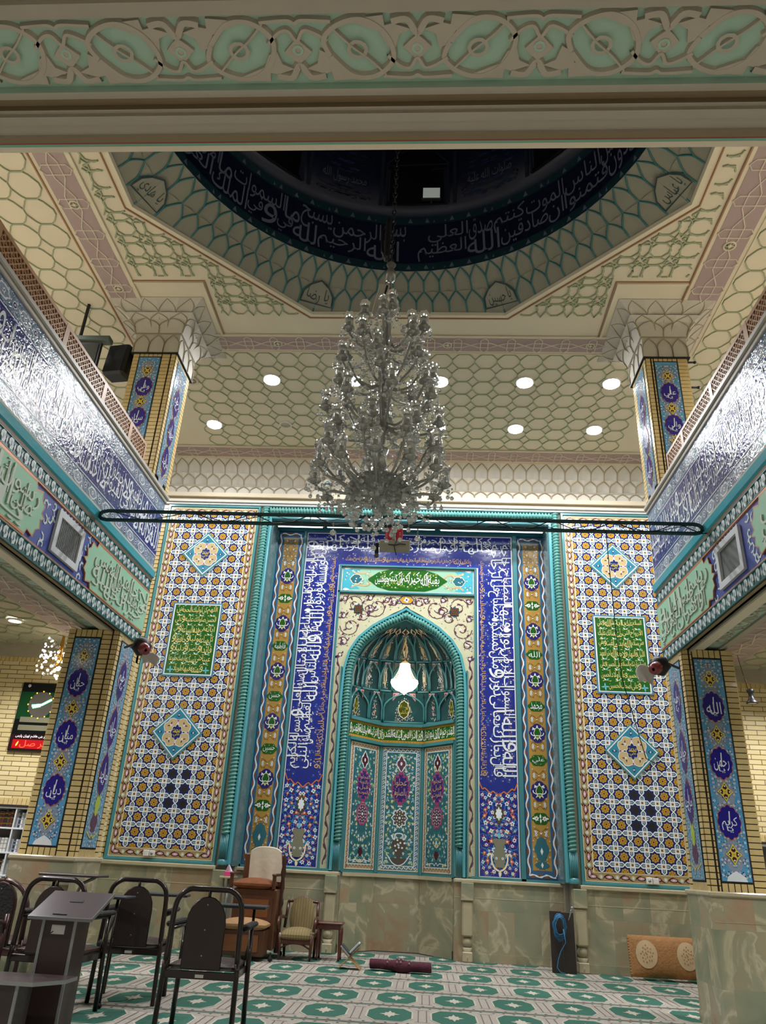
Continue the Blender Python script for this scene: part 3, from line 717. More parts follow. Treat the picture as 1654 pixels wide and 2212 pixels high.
    while y<10.5:
        Z=lambda a,b,y=y:(w(.395+a*(1 if k%2 else -1)),y+b)
        g.rib(arc([Z(-.11,0),Z(-.05,.1),Z(.1,.15),Z(.12,.3),Z(0,.38),Z(-.1,.3)],4),.03,SP,-.05,-.038); g.rib(arc([Z(.1,0),Z(.0,.12),Z(-.08,.25),Z(.02,.45)],4),.025,SP,-.05,-.038); g.leaf(*Z(0,.2),1.2,.12,.05,SP,-.038); y+=.4;k+=1
    g.build('soffit',t)
    # marble ledge on top
    g=G(); a=X+s*.06; b=X-s*.36; LG=mat('ledge_stone','a9a296',.45,vary=.1)
    g.bbox((min(a,b),y0,6.66),(max(a,b),y1+.02,6.74),LG,.015); c=X+s*.03; g.bbox((min(c,b),y0,6.60),(max(c,b),y1+.02,6.66),LG,.01); g.build('ledge',t)
    # lattice screens, one per bay
    edges=[10.45,9.72,8.68,7.42,5.72,4.02] if s>0 else [10.45,9.71,8.5,7.3,6.1,4.9]
    lbl=['nearest the pillar','second from the pillar','third from the pillar','fourth from the pillar','farthest from the pillar']
    for i in range(5):
        b_,a_=edges[i],edges[i+1]; xs=X-s*.1
        if i==0 and s>0: b_=10.4
        q=thing('lattice_screen','%s wooden lattice railing panel on the %s balcony, %s'%('tan' if s>0 else 'reddish',side,lbl[i]),'railing',(xs,(a_+b_)/2,6.74),0,'lattice screens along the balconies')
        f2=YZl(xs) if s>0 else YZr(xs)
        g=G(f2); z0,z1=6.74,7.2; g.slab([(a_,z1-.05),(b_,z1-.05),(b_,z1),(a_,z1)],LW,-.03,.02); g.slab([(a_,z0),(b_,z0),(b_,z0+.035),(a_,z0+.035)],LW,-.03,.02)
        for y in(a_,b_-.05): g.slab([(y,z0),(y+.05,z0),(y+.05,z1),(y,z1)],LW,-.03,.022)
        g.build('frame',q)
        g=G(f2); A,B,C,D=a_+.05,b_-.05,z0+.035,z1-.05; st=.085
        k=A-(D-C)
        while k<B:
            for sg in(1,-1):
                p0=(k,C if sg>0 else D); p1=(k+(D-C),D if sg>0 else C)
                t0=max(0,(A-p0[0])/(p1[0]-p0[0])); t1=min(1,(B-p0[0])/(p1[0]-p0[0]))
                if t1>t0+.02:
                    L=lambda t:(p0[0]+(p1[0]-p0[0])*t,p0[1]+(p1[1]-p0[1])*t); g.rib([L(t0),L(t1)],.022,LW,0,.014)
            k+=st
        for zz in [C+.0+(D-C)*j/4 for j in range(1,4)]: g.rib([(A,zz),(B,zz)],.012,LW,0,.012)
        g.build('lattice',q)
        g=G(f2); g.rect(a_,z0,b_,z1,mat('screen_backing','2e1d12',.8),-.035); g.build('backing',q)
    # air vents in the frieze
    for y in (8.475,4.87):
        q=thing('vent_grille','white framed square vent grille set in the %s balcony frieze, %s'%(side,'between the two lettered cartouches' if y>8 else 'nearest the viewer'),'vent',(X+s*.04,y,4.37),0,'vents in the balcony friezes')
        g=G(fn); a,b,c,e=y-.375,y+.375,4.37,4.92; VW=mat('vent_white','c9ccd0',.5)
        for P in([(a,c),(b,c),(b-.08,c+.08),(a+.08,c+.08)],[(b,c),(b,e),(b-.08,e-.08),(b-.08,c+.08)],[(b,e),(a,e),(a+.08,e-.08),(b-.08,e-.08)],[(a,e),(a,c),(a+.08,c+.08),(a+.08,e-.08)]): g.slab(P,VW,.013,.05)
        g.build('frame',q); g=G(fn); g.rect(a+.07,c+.07,b-.07,e-.07,mat('vent_back','5d625e',.6),.016)
        if s>0:
            for k in range(16): x=a+.09+k*(b-a-.18)/15; g.rib([(x,c+.08),(x,e-.08)],.02,mat('vent_slat','85898a',.5),.018,.03)
        g.build('grille',q)
    return t
balcony('left',-4.6,0,0); balcony('right',3.6,0,0)
# ------------------------------------------------------------------ pillars
def tilepanel(g,x0,x1,z0,z1,words,dia,d=.02,dirn=1,soft=False,seed=0,black=.018):
    g.rect(x0-black,z0-black,x1+black,z1+black,BLK,d); GB=SKY if not soft else SLATE
    PB=tile('panel_blue','5b9bc4',.12); PG=tile('panel_grey','8b96a8',.12)
    g.rect(x0,z0,x1,z1,PB if not soft else tile('panel_soft','6f9fba',.10,bump=.25,bs=20),d+.002,1,4); w=x1-x0; xm=(x0+x1)/2
    # grey ogival field down the middle
    for zc in dia: g.ogee(xm,zc,w*.34,.2,PG,d+.003,6,.2,.1,28)
    g.floral(x0,z0,x1,z1,d+.004,seed,int((z1-z0)*w*150),[(WHITE,NAVY),(WHITE,VIO),(WHITE,TURQ)],.017,tile('vine_blue','2c6f8d'),[ORG,TURQ,NAVY])
    for zc,wd in words:
        if soft:
            g.ogee(xm,zc,w*.30,.26,ORG,d+.008,6,.3,.06,32); g.ogee(xm,zc,w*.28,.25,VIO,d+.010,6,.3,.06,32)
            h=.15
        else:
            g.ogee(xm,zc,w*.40,.205,ORG,d+.008,12,.05,.06,48); g.ogee(xm,zc,w*.385,.195,tile('medallion_blue','241f80',.1),d+.010,12,.05,.06,48); h=.13
        f0=g.fn
        if dirn<0: g.fn=lambda x,y,dd:f0(2*xm-x,y,dd)
        g.text(wd,xm-w*.27,zc-h*.75,xm+w*.27,zc+h*.5,WHITE,d+.012,weight=.05)
        g.text('يا',xm-w*.12,zc-h*.95,xm+w*.10,zc-h*.35,WHITE,d+.0128,weight=.05)
        g.line([(xm-.0,zc-h*.2),(xm+.012,zc+h*1.02)],.014,WHITE,d+.0125); g.fn=f0
    for zc in dia:
        if soft: continue
        k=w*.25
        for (ax,az) in((0,1),(1,0),(0,-1),(-1,0)):
            P=[(xm+ax*k*1.1,zc+az*k*1.35),(xm+ax*k*.5+az*k*.45,zc+az*k*.6+ax*k*.5),(xm,zc),(xm+ax*k*.5-az*k*.45,zc+az*k*.6-ax*k*.5)]
            g.poly(P,MAR,d+.008)
            Q=[(xm+(x-xm)*.9,zc+(y-zc)*.9) for x,y in P]; g.line(Q,.013,YEL,d+.010,True); g.disc(xm+ax*k*.62,zc+az*k*.75,.012,WHITE,d+.0105,4)
        g.flower(xm,zc,k*.4,YEL,OCH,d+.011,8)
    if soft:
        g.ogee(xm,z0+.55,w*.16,.14,LIME,d+.008,6,.2,.1,24); g.ogee(xm,z0+.32,w*.22,.13,PLUM,d+.007,6,.1,.1,24); g.line([(x0+.04,z0+.2),(xm-.05,z0+.12),(xm,z0+.16),(xm+.05,z0+.12),(x1-.04,z0+.2)],.014,YEL,d+.009)
    else: g.ogee(xm,z0+.0,w*.35,.1,NAVY,d+.008,8,.1,.1,24) if 0 else g.poly([(xm-w*.35,z0),(xm-w*.3,z0+.05),(xm-w*.15,z0+.09),(xm,z0+.12),(xm+w*.15,z0+.09),(xm+w*.3,z0+.05),(xm+w*.35,z0)],WHITE,d+.008)
CAPS=mat('onyx_cap','b3a88b',.25,vary=.2,scale=5)
BB=mat('block_brick','cdb57c',.28,vary=.14,scale=14,coat=.3); MORT=mat('dark_mortar','2a1f16',.8)
def blocks(g,x0,x1,z0,z1,d,rh=.0735,vert=False):
    n=int(round((z1-z0)/rh)) if not vert else int(round((x1-x0)/rh)); 
    for k in range(n):
        if vert: a=x0+(x1-x0)*k/n+.006; b=x0+(x1-x0)*(k+1)/n-.006; P=[(a,z0+.006),(b,z0+.006),(b,z1-.006),(a,z1-.006)]
        else: a=z0+(z1-z0)*k/n+.006; b=z0+(z1-z0)*(k+1)/n-.006; P=[(x0+.003,a),(x1-.003,a),(x1-.003,b),(x0+.003,b)]
        g.slab(P,BB,d,d+.016)
def pillar(side,XA,pa0,pa1,aw):
    s=1 if side=='left' else -1; X=lambda a:XA-s*a
    t=thing('pillar','yellow brick pillar on the %s with blue tile panels and onyx marble base'%side,'pillar',(X(aw/2),11.05,0))
    a,b=sorted((X(.01),X(aw))); YF=10.66
    names=(['حنان','منان','ديان'],['وفي','ستار','بهار']) if s>0 else (['الله','رحمن','كريم'],['علي','والي','سبحان'])
    for lo,hi,nm,zw,zd,part in((1.03,4.12,names[0],(3.32,2.58,1.85),(3.70,2.95,2.22,1.47),'lower_shaft'),(6.74,9.2,names[1],(8.49,7.86,7.2),(8.83,8.18,7.56,6.95),'upper_shaft')):
        g=G(); g.box((a,YF,lo),(b,11.46,hi),MORT); sh_=g.build(part,t)
        zt=hi-(.14 if lo<5 else .08); 
        g=G(XZ(YF)); p0,p1=sorted((X(pa0),X(pa1))); 
        tilepanel(g,p0,p1,lo+.13 if lo<5 else lo,zt,list(zip(zw,nm)),zd,.02,1,False,11+s+int(lo)); g.build('front_tile_panel',t)
        g=G(XZ(YF)); i0,i1=sorted((X(.01),X(.085))); j0,j1=sorted((X(.105),X(pa0-.02))); k0,k1=sorted((X(pa1+.02),X(aw)))
        for u,v in((i0,i1),(j0,j1),(k0,k1)): blocks(g,u,v,lo,hi,0)
        blocks(g,p0-.01,p1+.01,zt+.02,hi,0,.078,True)
        if lo<5: blocks(g,p0-.01,p1+.01,lo,lo+.11,0,.078,True)
        g.fn=(YZl if s>0 else YZr)(X(.01)); blocks(g,YF,10.76,lo,hi,0); blocks(g,11.3,11.45,lo,hi,0)
        blocks(g,10.76,11.3,zt+.02,hi,0,.05,True)
        if lo<5: blocks(g,10.76,11.3,lo,lo+.11,0,.05,True)
        o=(YZr if s>0 else YZl)(X(aw)); g.fn=o; blocks(g,YF,11.45,lo,hi,-.003)
        g.build('brick_facing',t)
        g=G((YZl if s>0 else YZr)(X(.01))); tilepanel(g,10.79,11.27,lo+.13 if lo<5 else lo+.12,zt,list(zip([zw[0]+.13,zw[1]+.18,zw[2]+.27] if lo<5 else [8.4,7.8,7.22],['رحيم','جواد','ماجد'])),zd,.02,1 if s>0 else -1,True,21+s+int(lo)); g.build('side_tile_panel',t)
    g=G(); c,e=sorted((X(-.035),X(aw+.06))); g.box((c,10.58,-.465),(e,11.5,.99),ONYX); g.box((c+.01,10.575,.70),(e-.01,10.58,.705),CAPS); 
    c,e=sorted((X(-.06),X(aw+.08))); g.bbox((c,10.55,.98),(e,11.52,1.04),mat('onyx_cap','b3a88b',.25,vary=.2,scale=5),.015); c,e=sorted((X(-.045),X(aw+.065))); g.box((c,10.57,-.465),(e,11.51,-.33),ONYX)
    g.build('marble_base',t)
    # capital: plain arcade, then two flaring stalactite rows
    g=G(); CAPM=mat('capital_plaster','b9b3a5',.65,vary=.05); a,b=sorted((X(-.02),X(aw+.03))); y0,y1=10.63,11.5
    g.box((a,y0,9.2),(b,y1,10.1),CAPM); g.box((a-.02,y0-.02,9.195),(b+.02,y1+.02,9.215),BLK); g.box((a-.015,y0-.015,9.62),(b+.015,y1+.015,9.64),RB)
    def side_cells(o,u,nrm,L,n,z0,z1,e0,e1,dep,off=0,shift=0):
        o=Vector(o);u=Vector(u);nrm=Vector(nrm); w=L/n
        for k in range(n if not shift else n+1):
            def S(i,j,k=k):
                x=i*2-1; e=e0+(e1-e0)*j**1.4; sp=1+2*e/L*(1 if e1>.1 else 0)
                q=(k+i-.5*shift)*w; q=L/2+(q-L/2)*sp; ee=e-dep*(1-x*x)*(1-j)**.5
                return o+u*q+nrm*(ee+off)+Vector((0,0,z0+(z1-z0)*j))
            if e1>.01: g.grid(S,6,4,CAPM)
            P=[]
            for m in range(8): q=m/7; P.append((-(1-max(0,(q-.45)/.55)**2),q*.97))
            P=P+[(-x,q) for x,q in P[::-1]][1:]
            g.tube([S((x+1)/2,q)+nrm*.012 for x,q in P],.009,RB,4)
    for o,u,n_,L,n in(((a,y0,0),(1,0,0),(0,-1,0),b-a,3),((a,y1,0),(1,0,0),(0,1,0),b-a,3),((b,y0,0),(0,1,0),(1,0,0),y1-y0,3),((a,y0,0),(0,1,0),(-1,0,0),y1-y0,3)):
        side_cells(o,u,n_,L,n,9.22,9.61,0,0,0)
        side_cells(o,u,n_,L,2,9.64,9.90,0.02,.12,.0)
        side_cells(o,u,n_,L,4,9.84,10.09,.06,.45,.10)
        side_cells(o,u,n_,L,3,9.74,9.95,.03,.22,.06)
    g.build('capital',t)
    return t
pillar('left',-4.6,.27,.65,.77); pillar('right',3.6,.15,.52,.70)
# ------------------------------------------------------------------ side aisles
SP2=mat('aisle_soffit','a89f8b',.7)
for side,X,xo in(('left',-4.6,-9.8),('right',3.6,9)):
    s=1 if side=='left' else -1
    g=G(XYc(4.32)); a,b=sorted((X-s*.64,xo)); g.rect(a,.9,b,12.7,SP2); 
    m0,m1=sorted((X-s*.72,X-s*1.35)); g.rect(m0,1.2,m1,12.0,MAUVE,.012)
    for y in [2+.5*k for k in range(20)]:
        c=(m0+m1)/2; g.rib([(c-.25,y),(c-.18,y-.1),(c+.18,y-.1),(c+.25,y),(c+.18,y+.1),(c-.18,y+.1)],.02,ST,.012,.028,True)
        for q in(-1,1): g.rib([(c+q*.07,y-.1),(c-q*.07,y+.4)],.02,ST,.012,.028)
    for i in range(12):
        for j in range(26):
            x=X-s*(1.6+.43*i); y=1.6+.43*j
            if abs(x)>abs(xo)-.2: continue
            g.rib([(x-.2,y-.06),(x-.09,y-.2),(x+.09,y-.2),(x+.2,y-.06),(x+.2,y+.06),(x+.09,y+.2),(x-.09,y+.2),(x-.2,y+.06)],.02,RIBG,0,.018,True)
    struct(g,'ceiling_aisle_'+side)
    g=G(); a,b=sorted((X-s*.46,xo)); g.box((a,12.5,-.47),(b,12.7,4.32),BRKW); g.box((a,12.44,4.1),(b,12.7,4.32),SP2)
    for k in range(int((b-a)/.075)): g.box((a+k*.075+.006,12.485,4.02),(a+k*.075+.069,12.5,4.1),BB); g.box((a+k*.075+.006,12.485,1.72),(a+k*.075+.069,12.5,1.82),BB)
    struct(g,'wall_aisle_'+side)
    a,b=sorted((X,xo)); g=G(); g.box((a,3,4.34),(b,12.7,4.5),SP2) if 0 else g.box((a,11.4,4.36),(b,11.5,4.39),SP2); struct(g,'trim_9' if s>0 else 'trim_10')
g=G(); g.box((-9.8,2.35,4.4),(-4.95,11.46,4.55),PLAS); struct(g,'floor_gallery_left'); g=G(); g.box((3.95,2.35,4.4),(9,11.46,4.55),PLAS); struct(g,'floor_gallery_right')
# ------------------------------------------------------------------ prayer wall
RY=11.95; MX=-.375
NP=[(-1.21,12.02),(-.727,12.63),(-.04,12.63),(.46,12.02)]
WALLM=mat('hidden_wall','8d8676',.8); CAPS=mat('onyx_cap','b3a88b',.25,vary=.2,scale=5)
g=G()
g.box((-4.62,11.42,0),(-2.78,11.7,6.62),WALLM); g.box((2.03,11.42,0),(3.62,11.7,6.62),WALLM)
g.box((-2.78,11.42,6.44),(2.03,12.3,6.62),mat('recess_head','27393c',.5))
g.box((-2.9,11.7,0),(-2.68,12.3,6.62),WALLM); g.box((1.97,11.7,0),(2.15,12.3,6.62),WALLM)
g.box((-6.9,11.45,6.60),(6.4,12.2,6.64),PLAS); g.box((-6.9,11.5,0),(-4.5,11.7,6.62),WALLM); g.box((3.5,11.5,0),(6.4,11.7,6.62),WALLM)
# recessed plane around the arch opening (arch outline)
def archx(z,inner=False):
    """half width of the pointed arch at height z"""
    pts=[(1.0,.985 if not inner else .815),(3.56,.985 if not inner else .835),(3.95,.975 if not inner else .83),(4.2,.93 if not inner else .78),(4.45,.82 if not inner else .65),(4.66,.66 if not inner else .40),(4.79,.50 if not inner else .05),(4.93,.26),(5.06,.0)]
    if inner: pts=[(1.0,.815),(3.56,.835),(3.95,.82),(4.2,.765),(4.4,.645),(4.57,.46),(4.70,.25),(4.80,.0)]
    for (z0,x0),(z1,x1) in zip(pts,pts[1:]):
        if z<=z1: return x0+(x1-x0)*max(0,(z-z0))/(z1-z0)
    return 0
zs=[1.0,2.3,3.56,3.75,3.95,4.08,4.2,4.32,4.45,4.56,4.66,4.73,4.79,4.86,4.93,5.0,5.06]
for s in(-1,1):
    xe=-2.68 if s<0 else 1.97
    archx_=lambda z:max(0,archx(z)-.05)
    for a,b in zip(zs,zs[1:]): g.add([(xe,RY,a),(MX+s*archx_(a),RY,a),(MX+s*archx_(b),RY,b),(xe,RY,b)],[(0,1,2,3)],WALLM)
    g.add([(xe,RY,5.06),(MX,RY,5.06),(MX,RY,6.5),(xe,RY,6.5)],[(0,1,2,3)],WALLM)
    g.add([(xe,RY,0),(MX+s*.985,RY,0),(MX+s*.985,RY,1.0),(xe,RY,1.0)],[(0,1,2,3)],WALLM)
struct(g,'wall_back_prayer')
# marble dado
g=G()
for a,b,y in((-4.66,-2.87,11.33),(2.12,3.66,11.33)): g.box((a,y,0),(b,11.42,.97),ONYX); g.bbox((a,y-.03,.965),(b,11.42,1.02),CAPS,.01); g.box((a,y-.012,0),(b,y,.1),ONYX); g.box((a,y-.002,.775),(b,y+.001,.785),CAPS)
for a,b in((-2.70,-1.20),(.45,1.98)): g.box((a,11.85,0),(b,RY,.97),ONYX); g.bbox((a,11.82,.965),(b,RY,1.015),CAPS,.01); g.box((a,11.84,0),(b,11.85,.1),ONYX); g.box((a,11.848,.775),(b,11.851,.785),CAPS)
for a,b in((-1.25,-1.19),(.44,.50)): g.box((a,11.86,0),(b,12.1,.97),ONYX); g.box((a,11.84,.965),(b,12.1,1.013),CAPS)
for i in range(3):
    (x0,y0),(x1,y1)=NP[i],NP[i+1]; n=Vector((y1-y0,-(x1-x0),0)).normalized(); 
    for dz,(z0,z1,m) in ((.03,(0,.97,ONYX)),(.06,(.965,1.015,CAPS)),(.045,(0,.1,ONYX))):
        A=Vector((x0,y0,0))+n*dz;B=Vector((x1,y1,0))+n*dz
        g.add([A+Vector((0,0,z0)),B+Vector((0,0,z0)),B+Vector((0,0,z1)),A+Vector((0,0,z1)),(x0,y0,z1),(x1,y1,z1)],[(0,1,2,3),(3,2,5,4)],m)
struct(g,'baseboard_back')
def stonecol(x,y,lab,h=.93):
    t=thing('marble_colonnette',lab,'column',(x,y,0),0,'marble colonnettes in the dado')
    g=G(); w=.075; g.bbox((x-w,y-w,.30),(x+w,y+w,h-.19),CAPS,.02); g.bbox((x-w-.015,y-w-.015,h-.19),(x+w+.015,y+w+.015,h+.04),ONYX,.01); g.build('shaft',t)
    g=G(); g.ball((x,y,.235),.07,CAPS,12,8); g.build('ball',t); g=G(); g.lathe([(.02,.0),(.07,.0),(.075,.07),(.05,.12),(.07,.17),(.02,.17)],CAPS,(x,y,0),12); g.bbox((x-.07,y-.07,0),(x+.07,y+.07,.12),CAPS,.01); g.build('foot',t)
stonecol(-2.80,11.36,'marble colonnette in the dado behind the wooden pulpit'); stonecol(2.10,11.36,'marble colonnette in the dado right of the dark board'); stonecol(-1.30,11.84,'marble colonnette in the dado behind the small red side table'); stonecol(.63,11.84,'marble colonnette in the dado right of the arched niche')
# --- rope mouldings
ROPE=tile('rope','569690',.2)
def rope(g,P,r,pitch=.052,m=ROPE,n=10):
    P=[Vector(p) for p in P]; seg=[];tot=0
    for a,b in zip(P,P[1:]): seg.append((a,b,tot,(b-a).length)); tot+=(b-a).length
    N=int(tot/(pitch/4)); vs=[]; up=None
    for k in range(N+1):
        s=tot*k/N
        for a,b,s0,l in seg:
            if s<=s0+l+1e-6: break
        p=a+(b-a)*((s-s0)/l); t=(b-a).normalized(); y=Vector((0,1,0)); x=t.cross(y).normalized(); y=x.cross(t)
        for q in range(n):
            an=2*PI*q/n; rr=r*(1+.34*sin(2*PI*s/pitch+an)); vs.append(p+x*cos(an)*rr+y*sin(an)*rr)
    g.add(vs,[(k*n+q,k*n+(q+1)%n,(k+1)*n+(q+1)%n,(k+1)*n+q) for k in range(N) for q in range(n)],m,True)
mih=thing('mihrab','tall tiled prayer niche bay framed by turquoise rope mouldings','prayer niche',(MX,11.6,0))
for s,x in((-1,-2.80),(1,2.05)):
    g=G(); rope(g,[(x,11.385,1.42),(x,11.385,6.56)],.052); g.build('rope_moulding',mih)
    g=G(); 
    for k in range(5): g.tube([(x-.045+.0225*k,11.36,1.04),(x-.045+.0225*k,11.36,1.42)],.012,TEAL,6)
    g.box((x-.055,11.36,1.03),(x+.055,11.42,1.42),TEAL); g.lathe([(.07,1.03),(.07,1.08),(.05,1.1)],TEAL,(x,11.38,0),12); g.build('moulding_foot',mih)
g=G(); rope(g,[(-2.74,11.385,6.505),(2.0,11.385,6.505)],.05); g.build('rope_moulding',mih)
g=G(); g.bbox((-2.72,11.40,6.36),(1.97,11.5,6.45),TEAL,.01)
TLT=tile('light_teal','4f9ca6',.25)
for s,x in((-1,-2.75),(1,2.0)): 
    a,b=sorted((x,x-s*.055)); g.bbox((a,11.395,1.03),(b,11.5,6.45),TLT,.012)
    a,b=sorted((x-s*.055,x-s*.075)); g.box((a,11.5,1.02),(b,RY,6.45),tile('jamb_grey','5b777a',.12,bump=.3,bs=20))
g.build('jamb',mih)
g=G(XZ(RY)) 
F_=g.fn
# frames of recess: teal rails between strips
for x0,x1 in((-2.68,-2.655),(-2.20,-2.16),(1.405,1.47),(1.945,1.97)): g.slab([(x0,1.02),(x1,1.02),(x1,6.44),(x0,6.44)],TEAL,0,.05)
g.slab([(-2.68,6.36),(1.97,6.36),(1.97,6.44),(-2.68,6.44)],DTEAL,0,.06); g.slab([(-2.68,1.0),(-1.36,1.0),(-1.36,1.05),(-2.68,1.05)],TEAL,0,.05); g.slab([(.7,1.0),(1.97,1.0),(1.97,1.05),(.7,1.05)],TEAL,0,.05)
g.build('teal_rails',mih)
# gold strips with alternating medallions
def wave(g,x,z0,z1,vert=True,d=.01,am=.016,per=.25):
    n=int((z1-z0)/per*6); P=[]; 
    for k in range(n+1):
        z=z0+(z1-z0)*k/n; o=am*sin(2*PI*(z-z0)/per); P.append((x+o,z) if vert else (z,x+o))
    N=int((z1-z0)/per*2)
    for k in range(N):
        zc=z0+(k+.5)*per/2; o=-am*.9*(1 if k%2==0 else -1)
        if vert: g.disc(x+o,zc,.014,BRN,d,8,.045)
        else: g.disc(zc,x+o,.045,BRN,d,8,.014)
    g.line(P,.014,WHITE,d+.001,ws=[.012+.012*abs(sin(6*PI*k/len(P)*3)) for k in range(len(P))])
def goldstrip(x0,x1,names):
    g=G(F_); z0,z1=1.05,6.36; xm=(x0+x1)/2
    g.rect(x0,z0,x1,z1,tile('strip_navy','1e3a68'),.004,1,6); g.rect(x0+.012,z0+.012,x1-.012,z1-.012,tile('strip_blue','2f5f86'),.005,1,6)
    a,b=x0+.105,x1-.105; g.rect(a-.012,z0+.11,b+.012,z1-.11,SLATE,.006,1,6); g.rect(a,z0+.12,b,z1-.12,tile('gold_ground','a88540',.18),.008,1,6)
    for x in(x0+.048,x1-.048): wave(g,x,z0+.05,z1-.05)
    for z in(z0+.048,z1-.048): wave(g,z,x0+.05,x1-.05,False,per=.2)
    zc=[5.53,5.13,4.69,4.31,3.89,3.49,3.08,2.68,2.24,1.86]; k=0
    for i,z in enumerate(zc):
        if i%2==0:
            g.ogee(xm,z,.125,.135,VIO,.012,10,.14,.06,40); g.ogee(xm,z,.108,.118,NAVY,.013,10,.12,.06,40)
            g.ogee(xm,z,.05,.075,GRN,.0145,6,.35,.1,24,CREAM,.008)
            for q in(-1,1):
                g.line(arc([(xm,z-.035),(xm+q*.05,z-.04),(xm+q*.09,z-.02),(xm+q*.095,z+.01)],4),.012,WHITE,.015); g.leaf(xm+q*.03,z+.05,PI/2-q*.9,.06,.025,WHITE,.0146)
                g.leaf(xm+q*.02,z-.05,-PI/2+q*.7,.06,.022,CREAM,.0146); g.flower(xm+q*.065,z+.055,.016,WHITE,PINK,.015)
            g.leaf(xm,z-.05,-PI/2,.06,.03,LIME,.0147); g.disc(xm,z+.095,.014,WHITE,.0147,6,.022)
        else:
            g.ogee(xm,z,.125,.08,GRN,.012,6,.05,.12,40)
            w=names[k]; k+=1
            if w: 
                g.text(w,xm-.09,z-.045,xm+.09,z+.045,WHITE,.014,weight=.05)
                for q in range(5): g.disc(xm-.07+.035*q,z+(-.055 if q%2 else .052),.006,WHITE,.0142,4)
            else:
                for q in(-1,1):
                    g.flower(xm+q*.06,z,.04,WHITE,OCH,.014,6); g.leaf(xm+q*.08,z,0 if q>0 else PI,.045,.03,WHITE,.0138)
                for q in(-1,1): g.leaf(xm,z,q*PI/2,.065,.03,WHITE,.0145)
    zz=[6.0]+zc+[1.45]
    for i in range(len(zz)-1):
        m=(zz[i]+zz[i+1])/2
        for q in(-1,1):
            for dz in(.05,-.05):
                g.line(arc([(xm,m+dz*.2),(xm+q*.04,m+dz),(xm+q*.08,m+dz*1.3),(xm+q*.10,m+dz*.3)],3),.007,BRN,.009)
                g.flower(xm+q*.072,m+dz*.35,.022,WHITE,SLATE,.0105,5); g.leaf(xm+q*.05,m+dz*1.1,q*.8,.035,.018,BRN,.0095)
            g.flower(xm+q*.095,m-.02+.11,.013,PINK,WHITE,.011)
        g.disc(xm,m,.010,WHITE,.011,6)
    g.ogee(xm,1.45,.1,.15,PTEAL,.012,6,.3,.12,32); g.disc(xm,1.42,.02,WHITE,.014,4,.05); g.ogee(xm,1.24,.1,.05,PTEAL,.0118,6,.1,.1,20); g.disc(xm,1.24,.018,WHITE,.0135,4,.04)
    g.floral(a,1.17,b,1.75,.009,5,16,[(WHITE,BRN),(CREAM,BRN)],.014,BRN,None); g.floral(a,5.65,b,6.24,.009,6,18,[(WHITE,BRN),(SLATE,WHITE)],.018,BRN,[PTEAL])
    g.build('medallion_strip',mih)
goldstrip(-2.655,-2.20,['','فاطمة','حسن','حسين','']); goldstrip(1.47,1.945,['','الله','محمد','علي',''])
# cobalt calligraphy band in the shape of a doorframe
g=G(F_); ox0,ox1,oz,ix0,ix1,iz=-2.155,1.40,6.36,-1.54,.80,5.755
for a,b,c,e in((ox0,1.04,ix0,oz),(ix1,1.04,ox1,oz),(ix0,iz,ix1,oz)): g.rect(a,b,c,e,COB,.004,1,4)
g.line([(ox0+.012,1.05),(ox0+.012,oz-.012),(ox1-.012,oz-.012),(ox1-.012,1.05)],.014,WHITE,.008); g.line([(ix0-.008,1.05),(ix0-.008,iz+.008),(ix1+.008,iz+.008),(ix1+.008,1.05)],.014,WHITE,.008)
for a,c in((ox0,ix0),(ix1,ox1)): g.line([(a,1.052),(c,1.052)],.012,WHITE,.008)
LB=tile('line_blue','4f86c9'); GT=tile('gold_text','c9a06a')
for a,c,sd in((ox0+.02,ix0-.02,1),(ix1+.02,ox1-.02,2)):
    g.floral(a,2.3,c,oz-.02,.0055,sd,300,[(PINK,WHITE),(LB,PINK),(PINK,LB)],.014,LB,None,False)
    m=(a+c)/2; z=2.22
    for q in(-1,1): g.line(arc([(m,z-.08),(m+q*.08,z-.01),(m+q*.12,z-.04),(m+q*.2,z+.03),(m+q*.24,z+.02),(m+q*.285,z+.12)],4),.016,ORG,.008)
    g.floral(a,1.07,c,2.2,.0055,sd+5,46,[(WHITE,SLATE),(WHITE,COB),(GREY,WHITE),(ORG,WHITE),(WHITE,LIME)],.034,LB,[TURQ,ORG,ROSE])
    BRZ=tile('vase_grey','7b7a66')
    g.poly([(m-.09,1.52),(m-.085,1.56),(m+.085,1.56),(m+.09,1.52),(m+.06,1.45),(m+.085,1.36),(m+.08,1.26),(m+.05,1.18),(m-.05,1.18),(m-.08,1.26),(m-.085,1.36),(m-.06,1.45)],BRZ,.010)
    for q in(-1,1): g.line(arc([(m,1.13),(m+q*.07,1.17),(m+q*.11,1.25),(m+q*.12,1.34),(m+q*.15,1.36),(m+q*.155,1.33)],4),.022,CREAM,.012); g.flower(m+q*.045,1.3,.022,WHITE,SLATE,.012)
    g.leaf(m,1.14,-PI/2,.09,.05,CREAM,.012); g.leaf(m,1.56,PI/2,.09,.06,SKY,.012); g.ogee(m,1.9,.07,.11,tile('dk_olive','4c4a28'),.009,4,.3,.1,24); g.ogee(m,1.9,.045,.075,WHITE,.011,8,.2,.2,32)
g.floral(ix0,iz+.02,ix1,oz-.02,.0055,9,90,[(PINK,WHITE),(LB,PINK)],.014,LB,None,False)
g.build('band_ground',mih)
NUR=['قال الله تبارك و تعالى الله نور السموات و الارض مثل نوره كمشكوة فيها مصباح المصباح في زجاجة الزجاجة'.split(),'كانها كوكب دري يوقد من شجرة مباركة زيتونة لا شرقية و لا غربية يكاد زيتها'.split(),'يضيء و لو لم تمسسه نار نور على نور يهدي الله لنوره من يشاء و يضرب الله الامثال للناس صدق الله العلي العظيم و صدق رسوله النبي الكريم'.split()]
